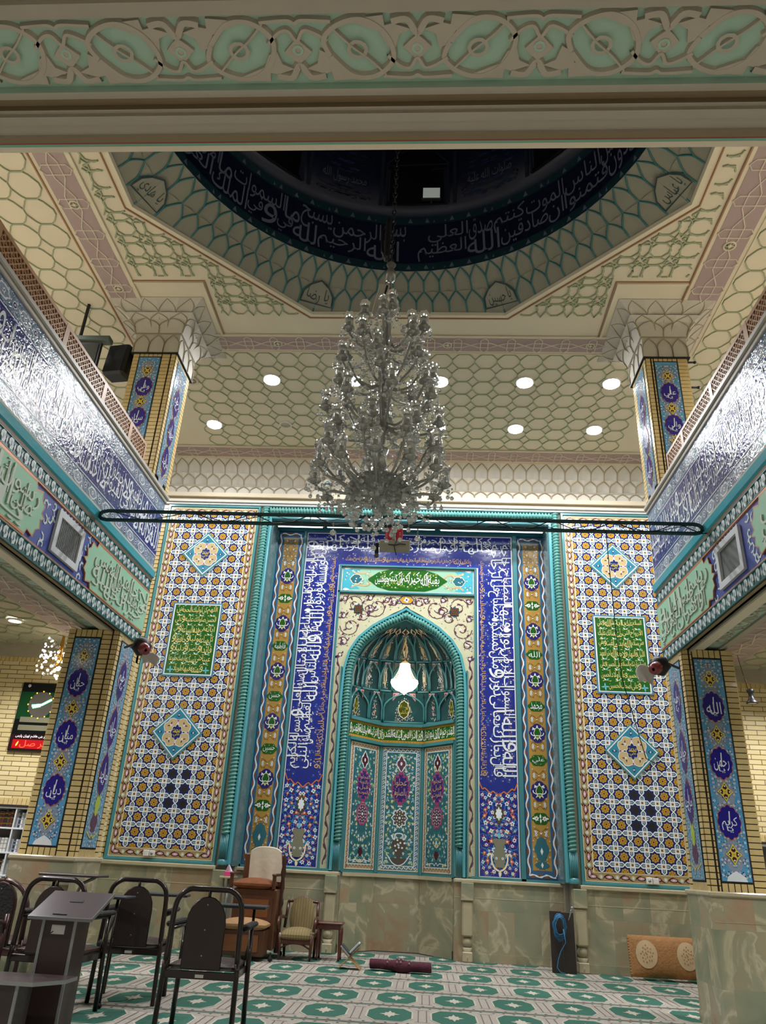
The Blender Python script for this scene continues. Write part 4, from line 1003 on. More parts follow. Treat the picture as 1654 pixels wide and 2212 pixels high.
def stripwords(g,words,p0,p1,lo,hi,rot,m,d,weight,rows=2,gold=None,seed=1):
    """words run along the strip; lo/hi across it (lo = baseline side)"""
    R=random.Random(seed); s=1 if p1>p0 else -1; L=abs(p1-p0)
    for r in range(rows):
        ws=words[r::rows]; tot=sum(max(1.6,len(w)) for w in ws); a=p0
        for w in ws:
            b=a+s*L*max(1.6,len(w))/tot; A=a+s*.002; B=b+s*.004*(rows-1)
            t0=lo+(hi-lo)*(.0 if r==0 else .46); t1=t0+(hi-lo)*(.60 if rows>1 else 1)*(.9 if r else 1)
            if rot==0: g.text(w,min(A,B),min(t0,t1),max(A,B),max(t0,t1),m,d,0,weight)
            else: g.text(w,min(t0,t1),min(A,B),max(t0,t1),max(A,B),m,d,rot,weight)
            if rows>1 and r==0:
                c=(a+b)/2; T0=lo+(hi-lo)*R.uniform(.15,.3); T1=lo+(hi-lo)*R.uniform(.9,1.0); k=s*.012
                g.line([(T0,c),(T1,c+k)] if rot else [(c,T0),(c+k,T1)],.02,m,d+.001,ws=[.012,.024])
            if rows>1:
                for _ in (0,1): q=lo+(hi-lo)*R.uniform(.1,.85); e=a+(b-a)*R.random(); g.line([(q,e),(q+.01,e+s*.04)] if rot else [(e,q),(e+s*.04,q+.01)],.010,m,d+.001)
            a=b
g=G(F_)
stripwords(g,NUR[0],2.42,6.20,.98,1.385,-90,WHITE,.010,.03,2,None,3)
stripwords(g,NUR[2],6.20,2.42,-1.745,-2.14,90,WHITE,.010,.03,2,None,4)
stripwords(g,NUR[1],1.05,-1.80,6.02,6.33,0,WHITE,.010,.03,2,None,5)
g.build('white_script',mih)
g=G(F_); sm='و اذ قال ربك للملائكة اني جاعل في الارض خليفة قالوا اتجعل فيها من يفسد فيها و يسفك الدماء و نحن نسبح بحمدك'.split()
stripwords(g,sm,2.42,5.9,.845,.93,-90,GT,.0095,.02,1); stripwords(g,sm[::-1],5.9,2.42,-1.60,-1.70,90,GT,.0095,.02,1); stripwords(g,sm[3:],.7,-1.45,5.83,5.93,0,GT,.0095,.02,1); stripwords(g,sm,2.5,6.1,1.27,1.33,-90,tile('dim_text','6d6188'),.0088,.01,1); stripwords(g,sm,6.1,2.5,-2.0,-2.06,90,tile('dim_text','6d6188'),.0088,.01,1)
g.build('gold_script',mih)
# inner frame: teal mouldings, maroon scroll border, header
g=G(F_)
def rail(P,w,m,d0,d1): g.rib(P,w,m,d0,d1)
for s in(-1,1):
    x=MX+s*1.145; rail([(x,1.02),(x,5.755)],.045,TEAL,0,.05); x=MX+s*1.01; rail([(x,1.02),(x,4.0)],.035,TEAL,0,.05)
    rail([(MX+s*1.02,1.0),(MX+s*1.15,1.05)],.03,TEAL,0,.05)
rail([(MX-1.165,5.745),(MX+1.165,5.745)],.045,TEAL,0,.055); rail([(MX-1.165,5.275),(MX+1.165,5.275)],.045,TEAL,0,.05)
g.build('inner_frame',mih)
g=G(F_); a,b=MX-1.12,MX+1.12
g.rect(a,5.30,b,5.725,WHITE,.006); g.rect(a+.012,5.312,b-.012,5.713,tile('header_mint','8fb9a0'),.008); c=5.512
for q in(-1,1):
    e=MX+q*1.1; P=[(e,5.32),(e-q*.30,5.34),(e-q*.2,5.42),(e-q*.26,5.5125),(e-q*.2,5.6),(e-q*.30,5.69),(e,5.705)]; g.poly(P,TURQ,.010); g.ogee(MX+q*.87,c,.1,.085,PTEAL,.012,6,.1,.1,24,CREAM,.01)
    for dz in(-1,1): g.line(arc([(MX+q*.55,c),(MX+q*.7,c+dz*.11),(MX+q*.85,c+dz*.1),(MX+q*.95,c+dz*.15)],4),.028,BEIGE,.011); g.leaf(MX+q*1.09,c+dz*.19,PI if q>0 else 0,.12,.05,WHITE,.012)
    g.floral(min(MX+q*.62,MX+q*1.08),5.33,max(MX+q*.62,MX+q*1.08),5.69,.0112,int(3+q),22,[(WHITE,TURQ),(CREAM,BRN)],.016,BRN,None,False)
P=[(MX-.68,c),(MX-.5,c+.13),(MX-.3,c+.19),(MX+.3,c+.19),(MX+.5,c+.13),(MX+.68,c),(MX+.5,c-.13),(MX+.3,c-.19),(MX-.3,c-.19),(MX-.5,c-.13)]
g.poly(P,GRN,.013); g.floral(MX-.5,c-.15,MX+.5,c+.15,.0138,8,70,[(CREAM,LIME),(LIME,CREAM)],.013,LIME,None,False)
x=MX+.54
for w,W in(('بقية',.2),('الله',.14),('خير',.2),('لكم',.14),('ان',.08),('كنتم',.17),('مؤمنين',.24)): g.text(w,x-W*.92,c-.09,x,c+.10,WHITE,.016,weight=.05); x-=W*.93
for k in range(5): xx=MX-.3+.15*k; g.line([(xx,c+.1),(xx+.05,c+.15)],.014,WHITE,.0165)
g.build('header_panel',mih)
# spandrels
g=G(F_); SPN=tile('spandrel_cream','c2bf9f')
zz=[1.04]+zs[1:]+[5.25]
for s in(-1,1):
    for z0,z1 in zip(zs,zs[1:]):
        z0=max(z0,1.04); g.poly([(MX+s*archx_(z0),z0),(MX+s*1.125,z0),(MX+s*1.125,z1),(MX+s*archx_(z1),z1)],SPN,.006)
    g.poly([(MX,5.06),(MX+s*1.125,5.06),(MX+s*1.125,5.25),(MX,5.25)],SPN,.006)
okx=lambda x,z: abs(x-MX)<1.11 and z<5.24 and abs(x-MX)>archx(z)+.06 and z>1.08 
def clipped(P,w,m,d):
    for q in clipseg(P,okx if 1 else None,False,.03):
        if len(q)>1: g.line(q,w,m,d)
okx=lambda x,z: abs(x-MX)<1.11 and 1.07<z<5.24 and (z>5.1 or abs(x-MX)>archx(z)+.05)
for s in(-1,1):
    for cx,cz,r,sp in((.12,5.15,.06,-1),(.62,5.18,.07,1),(1.04,5.17,.06,-1),(1.05,4.86,.07,1),(.60,4.98,.09,1),(.22,5.12,.10,1),(.50,5.02,.19,-1),(.86,5.06,.17,1),(.92,4.68,.17,-1),(.72,4.86,.12,1),(1.02,4.42,.09,1),(1.06,4.2,.05,-1),(.33,5.16,.06,-1)):
        P=[(MX+s*(cx+(r*(1-t/22))*cos(sp*t*.5)),cz+(r*(1-t/22))*sin(sp*t*.5)) for t in range(20)]
        clipped(P,.014,PLUM,.008); 
        for k in(2,6,10,14):
            x,z=P[k]
            if okx(x,z): g.leaf(x,z,sp*k*.5+2*s,.075,.035,PLUM,.0086)
        if okx(P[-1][0],P[-1][1]): g.flower(P[-1][0],P[-1][1],.026,WHITE,PINK,.009)
    R=random.Random(4)
    for k in range(240):
        x,z=R.uniform(.0,1.1),R.uniform(4.2,5.24)
        if okx(MX+s*x,z): (g.flower(MX+s*x,z,.013,R.choice((WHITE,SAGE,PINK)),OCH,.0092) if k%2 else g.leaf(MX+s*x,z,R.uniform(0,6),.03,.014,R.choice((PLUM,BRN,SLATE)),.009))
    # running scroll down the side border
    x=MX+s*1.068; P=[(x+.02*sin(z*2*PI/.30),z) for z in [1.1+.025*k for k in range(126)]]
    g.line(P,.016,PLUM,.0085)
    for k in range(21): z=1.15+.15*k; q=1 if k%2 else -1; g.leaf(x+q*.015,z,PI/2+q*.5,.10,.035,PLUM,.0088); g.flower(x-q*.024,z,.02,CREAM,BRN,.009)
    # square letter ornaments
    K=MX+s*.80; kz=4.98; g.ogee(K,kz,.085,.085,DTEAL,.010,8,.05,.12,32) ; g.rect(K-.07,kz-.07,K+.07,kz+.07,mat('kufic_dark','122426',.3),.012)
    for k in range(4):
        o=-.05+.033*k; g.line([(K+o,kz-.06),(K+o+.015,kz),(K+o-.01,kz+.06)],.008,BRN,.0135); g.line([(K-.06,kz+o),(K,kz+o+.012),(K+.06,kz+o-.01)],.008,BRN,.0138)
g.ogee(MX,5.165,.12,.07,OCH,.011,6,.1,.1,24,NAVY,.012); g.flower(MX,5.165,.05,WHITE,NAVY,.0125,4); 
g.build('spandrel',mih)
# arch mouldings: flat turquoise outer ring, rope, inner reveal
zin=[1.42,2.3,3.56,3.75,3.95,4.08,4.2,4.3,4.4,4.49,4.57,4.64,4.70,4.75,4.80]
mid=lambda z,k:(archx(z*(1)+0,True))
def off(P,o):
    out=[]
    for i,p in enumerate(P):
        a=P[max(0,i-1)];b=P[min(len(P)-1,i+1)]; t=Vector((b[0]-a[0],b[1]-a[1])).normalized(); out.append((p[0]+t.y*o*-1,p[1]+t.x*o))
    return out
Lh=[(MX-archx(z,True),z) for z in zin]           # left half going up
def full(o):
    H=[(x,z) for x,z in off(Lh,o)]; H[-1]=(MX,4.80+o*1.35); 
    return H+[(2*MX-x,z) for x,z in H[::-1]][1:]
g=G(); rope(g,[(x,RY-.02,z) for x,z in full(.07)],.052,.05); g.build('arch_rope',mih)
g=G(F_); P=full(.145); P=[(P[0][0],1.03)]+P+[(P[-1][0],1.03)]; g.rib(P,.06,TLT,0,.06); P=full(.012); P=[(P[0][0],1.03)]+P+[(P[-1][0],1.03)]; g.rib(P,.03,TEAL,0,.03)
g.fn=XZ(RY)
for s in(-1,1):
    x=MX+s*.90
    for k in range(5): g.tube([(x-.04+.02*k,RY-.035,1.04),(x-.04+.02*k,RY-.035,1.42)],.011,TEAL,6)
    g.box((x-.06,RY-.03,1.03),(x+.06,RY,1.43),TEAL)
P=full(.12); Q=[(P[0][0],1.03)]+P+[(P[-1][0],1.03)]; I=full(-.0); I=[(I[0][0],1.03)]+I+[(I[-1][0],1.03)]
n_=len(Q); g.add([(x,RY-.003,z) for x,z in Q]+[(x,RY-.003,z) for x,z in I]+[(x,RY+.09,z) for x,z in I],[(i,i+1,n_+i+1,n_+i) for i in range(n_-1)]+[(n_+i,n_+i+1,2*n_+i+1,2*n_+i) for i in range(n_-1)],TEAL)
g.build('arch_moulding',mih)
# niche: three tall panels
panels=[]
for i in range(3):
    (x0,y0),(x1,y1)=NP[i],NP[i+1]; L=math.hypot(x1-x0,y1-y0); uu=((x1-x0)/L,(y1-y0)/L,0); nn=(uu[1],-uu[0],0)
    panels.append((L,plane((x0,y0,0),uu,(0,0,1),nn)))
DPT=tile('niche_teal','2b626b',.2)
words=['عجلوا بالتوبة قبل الموت','عجلوا بالصلوة','عجلوا قبل الفوت']
for i,(L,fn) in enumerate(panels):
    g=G(fn); g.rect(0,1.0,L,2.95,TEAL,.0); 
    a,b=(.075,L-.05) if i==0 else (.03,L-.03) if i==1 else (.05,L-.075); z0,z1=1.06,2.87
    for x in(0,L): g.rib([(x,1.02),(x,2.92)],.05,TEAL,0,.035)
    g.rect(a,z0,b,z1,CREAM,.005); g.rect(a+.012,z0+.012,b-.012,z1-.012,tile('panel_beige','b7a58c') if i!=1 else SLATE,.006); bw=.07
    n=int((z1-z0)/.07)
    for k in range(n):
        z=z0+.035+k*(z1-z0-.07)/(n-1)
        for x in(a+.042,b-.042):
            if i!=1: g.line([(x-.02,z-.03),(x+.02,z),(x-.01,z+.03)],.01,BRN,.0072)
            else: g.line([(x-.02,z-.025),(x+.02,z),(x,z+.025),(x-.02,z)],.008,CREAM,.0072)
    for k in range(int((b-a)/.07)):
        x=a+.05+k*.07
        for z in(z0+.042,z1-.042): g.line([(x-.03,z-.02),(x,z+.02),(x+.03,z-.01)],.01,BRN if i!=1 else CREAM,.0072)
    A,B,C,D=a+.078,b-.078,z0+.078,z1-.078; g.rect(A-.012,C-.012,B+.012,D+.012,WHITE,.008); g.rect(A,C,B,D,DPT,.009); m=(A+B)/2; w=B-A
    g.floral(A,C,B,D,.0095,30+i,95 if i==1 else 75,[(WHITE,SKY),(SKY,WHITE),(CREAM,ORG),(WHITE,MAR),(LIME,CREAM),(SKY,SLATE)],.021,SKY if 0 else tile('vine_teal','4f98a0'),[LIME,WHITE] if i==1 else [CREAM,LIME])
    g.ogee(m,D-.17,w*.16,.11,WHITE,.0115,4,.3,.1,24); g.ogee(m,D-.17,w*.13,.09,MAR if i!=1 else PLUM,.0125,4,.25,.2,24); g.disc(m,D-.17,.018,WHITE,.0135,6,.03)
    zc=2.25; g.ogee(m,zc,w*.30,.22,ROSE,.0125,14,.25,.14,56); g.ogee(m,zc,w*.26,.19,VIO,.0135,14,.15,.14,56)
    for k in range(10): an=k*PI/5; g.disc(m+w*.25*cos(an),zc+.18*sin(an),.012,ROSE,.0142,6)
    ws=words[i].split()
    for k,wd in enumerate(ws): hh=.30/len(ws); zt=zc+.15-hh*k; g.text(wd,m-w*.2,zt-hh*.95,m+w*.2,zt,GT,.015,weight=.04)
    if i!=1: g.ogee(m,1.83,w*.27,.16,ROSE,.0125,10,.05,.12,40); g.ogee(m,1.83,w*.22,.13,PLUM,.0133,10,.05,.12,40,PINK,.006)
    else: 
        S=[(m+(.125 if k%2==0 else .10)*cos(PI*k/8+PI/2),1.81+(.14 if k%2==0 else .11)*sin(PI*k/8+PI/2)) for k in range(16)]; g.poly(S,tile('star_brown','554b3f'),.0125); g.line(S,.014,WHITE,.0135,True)
    for rr,nn_ in((.085,12),(.05,8)):
        for k in range(nn_): an=2*PI*k/nn_; g.disc(m+rr*cos(an),(1.83 if i!=1 else 1.81)+rr*1.1*sin(an),.010,WHITE,.0145,5)
    g.disc(m,1.83 if i!=1 else 1.81,.02,WHITE,.0148,8)
    if i==1:
        g.line(arc([(m-.12,1.56),(m-.07,1.50),(m-.05,1.58),(m+.05,1.58),(m+.07,1.50),(m+.12,1.56)],4),.016,WHITE,.013); g.disc(m,1.42,.115,tile('vase_brown','4a4238'),.0125,16,.10)
        for k in range(9): an=k*2.4; g.disc(m+.02*k**.8*cos(an)*.9,1.42+.018*k**.8*sin(an),.016,WHITE,.0138,6)
        g.poly([(m-.06,1.33),(m+.06,1.33),(m+.03,1.24),(m-.03,1.24)],tile('vase_brown','4a4238'),.0127); g.poly([(m-.13,1.24),(m+.13,1.24),(m+.08,1.17),(m,1.14),(m-.08,1.17)],tile('vase_brown','4a4238'),.0128)
        g.line(arc([(m-.17,1.28),(m-.13,1.22),(m-.08,1.165),(m,1.135),(m+.08,1.165),(m+.13,1.22),(m+.17,1.28)],3),.014,WHITE,.0136)
    else: g.ogee(m,1.3,.05,.06,MAR,.0125,6,.1,.1,20); g.leaf(m,1.44,PI/2,.07,.035,WHITE,.013); g.line(arc([(A+.02,1.17),(m-.08,1.19),(m-.04,1.16),(m,1.2),(m+.04,1.16),(m+.08,1.19),(B-.02,1.17)],3),.010,WHITE,.013)
    g.build('niche_panel',mih)
    # green lettered band above the panels
    g=G(fn); g.slab([(-.0,2.89),(L,2.89),(L,2.94),(-.0,2.94)],TEAL,0,.05); g.slab([(0,3.20),(L,3.20),(L,3.25),(0,3.25)],TEAL,0,.05)
    g.rect(0,2.94,L,3.20,OCH,.012); g.rect(0,2.98,L,3.165,GRN,.014); 
    for z in(2.96,3.182):
        for k in range(int(L/.05)): g.disc(.03+.05*k,z,.006,MAR,.0135,5)
    g.floral(.0,2.985,L,3.16,.0145,50+i,40,[(CREAM,LIME),(LIME,CREAM)],.012,LIME,None,False)
    ww='انا انزلناه في ليلة القدر و ما ادراك ما ليلة القدر خير من الف شهر تنزل الملائكة و الروح'.split()[i*5:i*5+6]; x=L-.01; tt=sum(len(q) for q in ww)
    for q in ww: W=(L-.02)*len(q)/tt; g.text(q,x-W*.97,2.99,x,3.155,WHITE,.0165,weight=.04); x-=W
    g.build('lettered_band',mih)
# half dome of painted cells
def half(t,z):
    w=archx(z,True)+.05; k=max(0,(z-3.25)/1.6); dd=.62*(1-k**1.6)*1.0; dd=max(.02,dd)
    return w,dd
def HD(t,z,out=0.):
    w,dd=half(t,z); p=abs(cos(PI*t))**.85*(1 if cos(PI*t)>0 else -1)
    v=Vector((MX-(w)*p,RY+.07+dd*sin(PI*t)**.9,z)); n=Vector((MX,RY-.3,z-.2))-v; n.normalize(); return v+n*out
g=G(); g.grid(lambda i,j:HD(i,3.2+1.68*j,-.05),24,14,TEAL); g.build('half_dome',mih)
cream=CREAM
def alcove(t0,t1,z0,z1,orn):
    g=G(); N=6
    def S(i,j,o=0):
        x=i*2-1; return HD(t0+(t1-t0)*i,z0+(z1-z0)*j,.045*abs(x)**2.2+.05*j**2-.03+o)
    g.grid(lambda i,j:S(.06+.88*i,j),6,5,tile('alcove_teal','214b50',.18))
    P=[]
    for m in range(9): q=m/8; P.append((-(1-max(0,(q-.5)/.5)**1.8)*.92,q*.97+.02))
    P=P+[(-x,q) for x,q in P[::-1]][1:]
    g.tube([S((x+1)/2,q,.012) for x,q in P],.017,TEAL,5); g.tube([S(.04,0,.012),S(.5,-.0,.012),S(.96,0,.012)],.016,TEAL,5)
    W=(HD(t1,z0)-HD(t0,z0)).length; H=z1-z0
    g.fn=lambda x,y,d:S(.5+x/W*.5*2*.5,(y)/H,.006+d)
    for k in range(int(26*W*H/.06)):
        x=random.Random(k*7+int(z0*100)).uniform(-.38,.38)*W; y=random.Random(k*13+5+int(t0*100)).uniform(.06,.85)*H
        if abs(x)/W<.40*(1.2-y/H): g.disc(x,y,.010,(WHITE,SKY,ORG,CREAM)[k%4],.002,5)
    if orn=='med': g.ogee(0,H*.45,W*.2,H*.27,CREAM,.004,6,.3,.08,28); g.ogee(0,H*.45,W*.175,H*.245,tile('olive_med','3c4a14'),.006,6,.3,.08,28); g.text('رب العالمين',-W*.13,H*.27,W*.13,H*.45,YEL,.009,weight=.05); g.text('الحمد لله',-W*.13,H*.45,W*.13,H*.62,YEL,.009,weight=.05)
    if orn=='pink': 
        for q in(.3,.5): g.flower(0,H*q,min(.035,W*.2),PINK,ORG,.005,6)
    if orn=='quat':
        for an in range(4): g.leaf(0,H*.45,an*PI/2,.06,.045,WHITE,.004)
        g.disc(0,H*.45,.016,NAVY,.006,8)
    if orn=='drop': g.ogee(0,H*.45,W*.2,H*.25,CREAM,.004,4,.3,.1,24); g.ogee(0,H*.45,W*.11,H*.15,MAR,.006,4,.2,.2,24)
    if orn=='dropg': g.ogee(0,H*.42,W*.2,H*.18,BEIGE,.004,4,.3,.1,24)
    # pale pendentive triangles beside the arch head
    for s_ in(-1,1):
        T=[(s_*.48*W,H*1.0),(s_*.48*W,H*.72),(s_*.16*W,H*1.0)]; g.poly([(x*.98,y-.0) for x,y in T],PINK,.012); c=(sum(p[0] for p in T)/3,sum(p[1] for p in T)/3); g.poly([(c[0]+(p[0]-c[0])*.6,c[1]+(p[1]-c[1])*.6) for p in T],BRN,.014)
    g.build('alcove',mih)
for t0,t1,o in((.0,.06,'pink'),(.06,.29,'med'),(.29,.385,'pink'),(.385,.615,'med'),(.615,.71,'pink'),(.71,.94,'med'),(.94,1,'pink')): alcove(t0,t1,3.27,3.74,o)
for t0,t1,o in((.0,.15,'quat'),(.15,.21,'drop'),(.21,.36,'quat'),(.36,.44,'drop'),(.44,.56,'quat'),(.56,.64,'drop'),(.64,.79,'quat'),(.79,.85,'drop'),(.85,1,'quat')): alcove(t0,t1,3.76,4.2,o)
for k in range(9): alcove(k/9,(k+1)/9,4.22,4.62,'drop' if k%2==0 else 'dropg')
g=G(lambda x,y,d:HD(.5+x,y,.01+d))
for k in range(7):
    x=-.3+.1*k; g.poly([(x-.045,4.66),(x,4.61),(x+.045,4.66),(x,4.72)],CREAM,.01); g.poly([(x-.025,4.66),(x,4.63),(x+.025,4.66),(x,4.70)],MAR,.012)
g.build('crown_lozenges',mih)
# --- wings of star and cross tilework
def wing(x0,x1,side):
    t=thing('tile_wing','star and cross mosaic tile panel %s of the prayer niche'%side,'tile panel',((x0+x1)/2,11.4,1.03))
    fn=XZ(11.42); z0,z1=1.02,6.56
    g=G(fn); g.slab([(x0,z0),(x1,z0),(x1,z1+.02),(x0,z1+.02)],tile('frame_teal','47848a',.2),0,.018); 
    for P in([(x0+.02,z0),(x0+.02,z1)],[(x1-.02,z0),(x1-.02,z1)],[(x0,z1),(x1,z1)],[(x0,z0+.02),(x1,z0+.02)]): g.rib(P,.045,tile('frame_teal','47848a',.2),.018,.04)
    g.build('frame',t)
    # border of maroon vine, pink buds, pearls
    g=G(fn); a,b,c,e=x0+.05,x1-.05,z0+.05,z1-.03; bw=.125
    g.rect(a,c,b,e,CREAM,.020); g.rect(a+.012,c+.012,b-.012,e-.012,tile('border_beige','a58f63'),.021); A,B,C,E=a+bw,b-bw,c+bw,e-bw
    def run(p0,p1,vert):
        L=abs(p1-p0); n=max(2,round(L/.205)); dl=(p1-p0)/n; return n,dl
    for x in(a+bw/2,b-bw/2):
        n,dl=run(c,e,1); g.line([(x+.03*sin(2*PI*(k/8)),c+dl*k/8+.04) for k in range(8*n-3)],.012,MAR,.0225)
        for k in range(n):
            z=c+dl*(k+.5); g.disc(x,z,.030,MAR,.023,8,.06); g.disc(x,z,.021,PINK,.024,8,.045); g.disc(x,z,.008,WHITE,.025,6,.022)
            z=c+dl*(k+1); 
            if k<n-1: g.disc(x,z,.030,SAGE,.0235,10); g.disc(x,z,.012,WHITE,.025,5,.018)
            for q in(-1,1): g.leaf(x+q*.03,z-dl*.3,PI/2-q*.6,.05,.02,MAR,.0228)
    for z in(c+bw/2,e-bw/2):
        n=max(2,round((b-a)/.205)); dl=(b-a)/n; g.line([(a+.04+dl*k/8,z+.03*sin(2*PI*k/8)) for k in range(8*n-3)],.012,MAR,.0225)
        for k in range(n):
            x=a+dl*(k+.5); g.disc(x,z,.06,MAR,.023,8,.03); g.disc(x,z,.045,PINK,.024,8,.021); g.disc(x,z,.022,WHITE,.025,6,.008)
            if k<n-1: g.disc(a+dl*(k+1),z,.030,SAGE,.0235,10); g.disc(a+dl*(k+1),z,.012,WHITE,.025,5,.018)
    g.build('vine_border',t)
    g=G(fn); g.rect(A-.014,C-.014,B+.014,E+.014,CREAM,.0225); g.rect(A,C,B,E,NAVY,.024,1,6)
    nx=6; nz=round((E-C)/.2035); px=(B-A)/nx; pz=(E-C)/nz; AT=tile('arm_teal','2c5f72'); DK=tile('rosette_ink','41301a')
    blk=set()
    zc_=(2.17,1.97,1.765)
    rowof=lambda z:round((z-C)/pz)
    for z in zc_: blk|={(3 if 0 else 3,rowof(z)),(4 if side=='left' and 0 else 3+1,rowof(z))}
    if side=='left': blk={(3,r) for _,r in blk}|{(4,r) for _,r in blk}
    else: blk={(3,r) for _,r in blk}|{(4,r) for _,r in blk}
    for i in range(nx+1):
        for j in range(nz+1):
            cx,cz=A+i*px,C+j*pz; bl=(i,j) in blk
            S=[]
            for k in range(16):
                an=2*PI*k/16; r=(.29 if k%2==0 else .235); x=cx+px*r*cos(an); z=cz+pz*r*sin(an); S.append((min(max(x,A),B),min(max(z,C),E)))
            if i in(0,nx) or j in(0,nz): S=[p for q,p in enumerate(S) if p!=S[q-1]]
            if len(S)<3: continue
            g.poly(S,BLK if bl else OCH,.0255)  # black rosettes paint the darkness of openings that are not cut
            if bl: continue
            for k in range(8):
                an=2*PI*(k+.5)/8; x,z=cx+px*.155*cos(an),cz+pz*.155*sin(an)
                if A+.01<x<B-.01 and C+.01<z<E-.01: g.disc(x,z,.0075,DK,.0265,4)
            if A<cx<B and C<cz<E: g.disc(cx,cz,.012,MAR,.0267,6)
    for i in range(nx):
        for j in range(nz):
            cx,cz=A+(i+.5)*px,C+(j+.5)*pz; T=lambda x,z:(cx+x*px,cz+z*pz)
            for (ux,uz) in((1,0),(0,1),(-1,0),(0,-1)):
                Z=lambda a_,b_:T(ux*a_-uz*b_,uz*a_+ux*b_)
                g.poly([Z(.13,-.13),Z(.36,-.13),Z(.49,0),Z(.36,.13),Z(.13,.13)],AT,.026); g.poly([Z(.21,-.05),Z(.31,-.045),Z(.37,0),Z(.31,.045),Z(.21,.05)],WHITE,.0265); g.poly([Z(.235,-.028),Z(.30,-.028),Z(.335,0),Z(.30,.028),Z(.235,.028)],AT,.0272)
            g.poly([T(-.11,-.11),T(.11,-.11),T(.11,.11),T(-.11,.11)],CREAM,.0262); g.poly([T(-.07,-.07),T(.07,-.07),T(.07,.07),T(-.07,.07)],BRN,.0268)
            for q in(1,-1):
                g.line([T(-.5,0),T(-.36,q*.14),T(.36,q*.14),T(.5,0)],.0135,WHITE,.0275); g.line([T(0,-.5),T(q*.14,-.36),T(q*.14,.36),T(0,.5)],.0135,WHITE,.0275)
    g.build('star_mosaic',t)
    return A,B
wing(-4.50,-2.90,'left'); wing(2.17,3.62,'right') if 0 else wing(2.15,3.75,'right')
# brick reveal beside the left wing
g=G(XZ(11.42)); g.rect(-4.62,1.0,-4.50,6.6,MORT,.0); blocks(g,-4.61,-4.51,1.03,6.58,.002); struct(g,'trim_11')
# plaster mouldings over the wall
g=G(); 
for y0,z0,z1,m in((11.36,6.585,6.615,WHITE),(11.33,6.62,6.66,PLASW),(11.35,6.66,6.70,PLAS),(11.30,6.70,6.72,RB)): g.bbox((-4.6,y0,z0),(3.6,11.6,z1),m,.008)
struct(g,'trim_12')
# inscription panels
LT=['اللهم كن لوليك الحجة بن','الحسن صلواتك عليه و على','ابائه في هذه الساعة و في','كل ساعة وليا و حافظا و','قائدا و ناصرا و دليلا و','عينا حتى تسكنه ارضك طوعا','و تمتعه فيها طويلا']
RT=['السلام عليك يا ابا عبد الله و على','الارواح التي حلت بفنائك عليك','مني سلام الله ابدا ما بقيت و بقي','الليل و النهار و لا جعله الله اخر العهد','مني لزيارتكم السلام على الحسين و على','علي بن الحسين و على اولاد الحسين','و على اصحاب الحسين']
INK=tile('yellow_letter','ddd08a')
for x0,x1,z0,z1,tx,side in((-4.12,-3.315,3.63,4.82,LT,'left'),(2.545,3.365,3.61,4.825,RT,'right')):
    t=thing('inscription_panel','green panel with seven lines of yellow script on the %s tile wing'%side,'inscription',((x0+x1)/2,11.39,z0))
    fn=XZ(11.392); g=G(fn); P=[(x0,z0),(x1,z0),(x1,z1),(x0,z1)]; g.slab(P,SKY,0,.012); g.line([(x0+.03,z0+.03),(x1-.03,z0+.03),(x1-.03,z1-.03),(x0+.03,z1-.03)],.014,WHITE,.013,True); g.line([(x0+.01,z0+.01),(x1-.01,z0+.01),(x1-.01,z1-.01),(x0+.01,z1-.01)],.016,SLATE,.0132,True); g.build('frame',t)
    g=G(fn); a,b,c,e=x0+.04,x1-.04,z0+.04,z1-.04; g.rect(a,c,b,e,GRN,.014)
    for k in range(6):
        z=e-.02-(e-c-.02)*(k+1)/7
        for q in range(4): x=a+(b-a)*(q+.6)/4.2; g.leaf(x,z,.5,.05,.02,SKY,.0146); g.leaf(x,z,2.6,.05,.02,WHITE,.0147); g.line([(x-.05,z-.01),(x,z),(x+.05,z-.012)],.006,LIME,.0145)
    for q in(a+.08,b-.08):
        for k in range(4): g.leaf(q,c+.06,k*1.6,.06,.025,SKY,.0147)
    g.build('green_field',t)
    g=G(fn); H=(e-c)/7
    for k,l in enumerate(tx):
        zt=e-H*k; ws=l.split(); m=.03 if k<6 else .13; x=b-m; W=b-a-2*m; tot=sum(len(q)+.6 for q in ws)
        for q in ws: w=W*(len(q)+.6)/tot; g.text(q,x-w*.98,zt-H*.88,x-w*.02,zt-H*.16,INK,.016,weight=.04,fit=1.5 if len(q)<2 else None); x-=w
        for q in range(7): x=a+.05+(b-a-.1)*q/6.3; g.line([(x,zt-H*.10),(x+.025,zt-H*.06)],.008,INK,.0165)
    g.build('script',t)
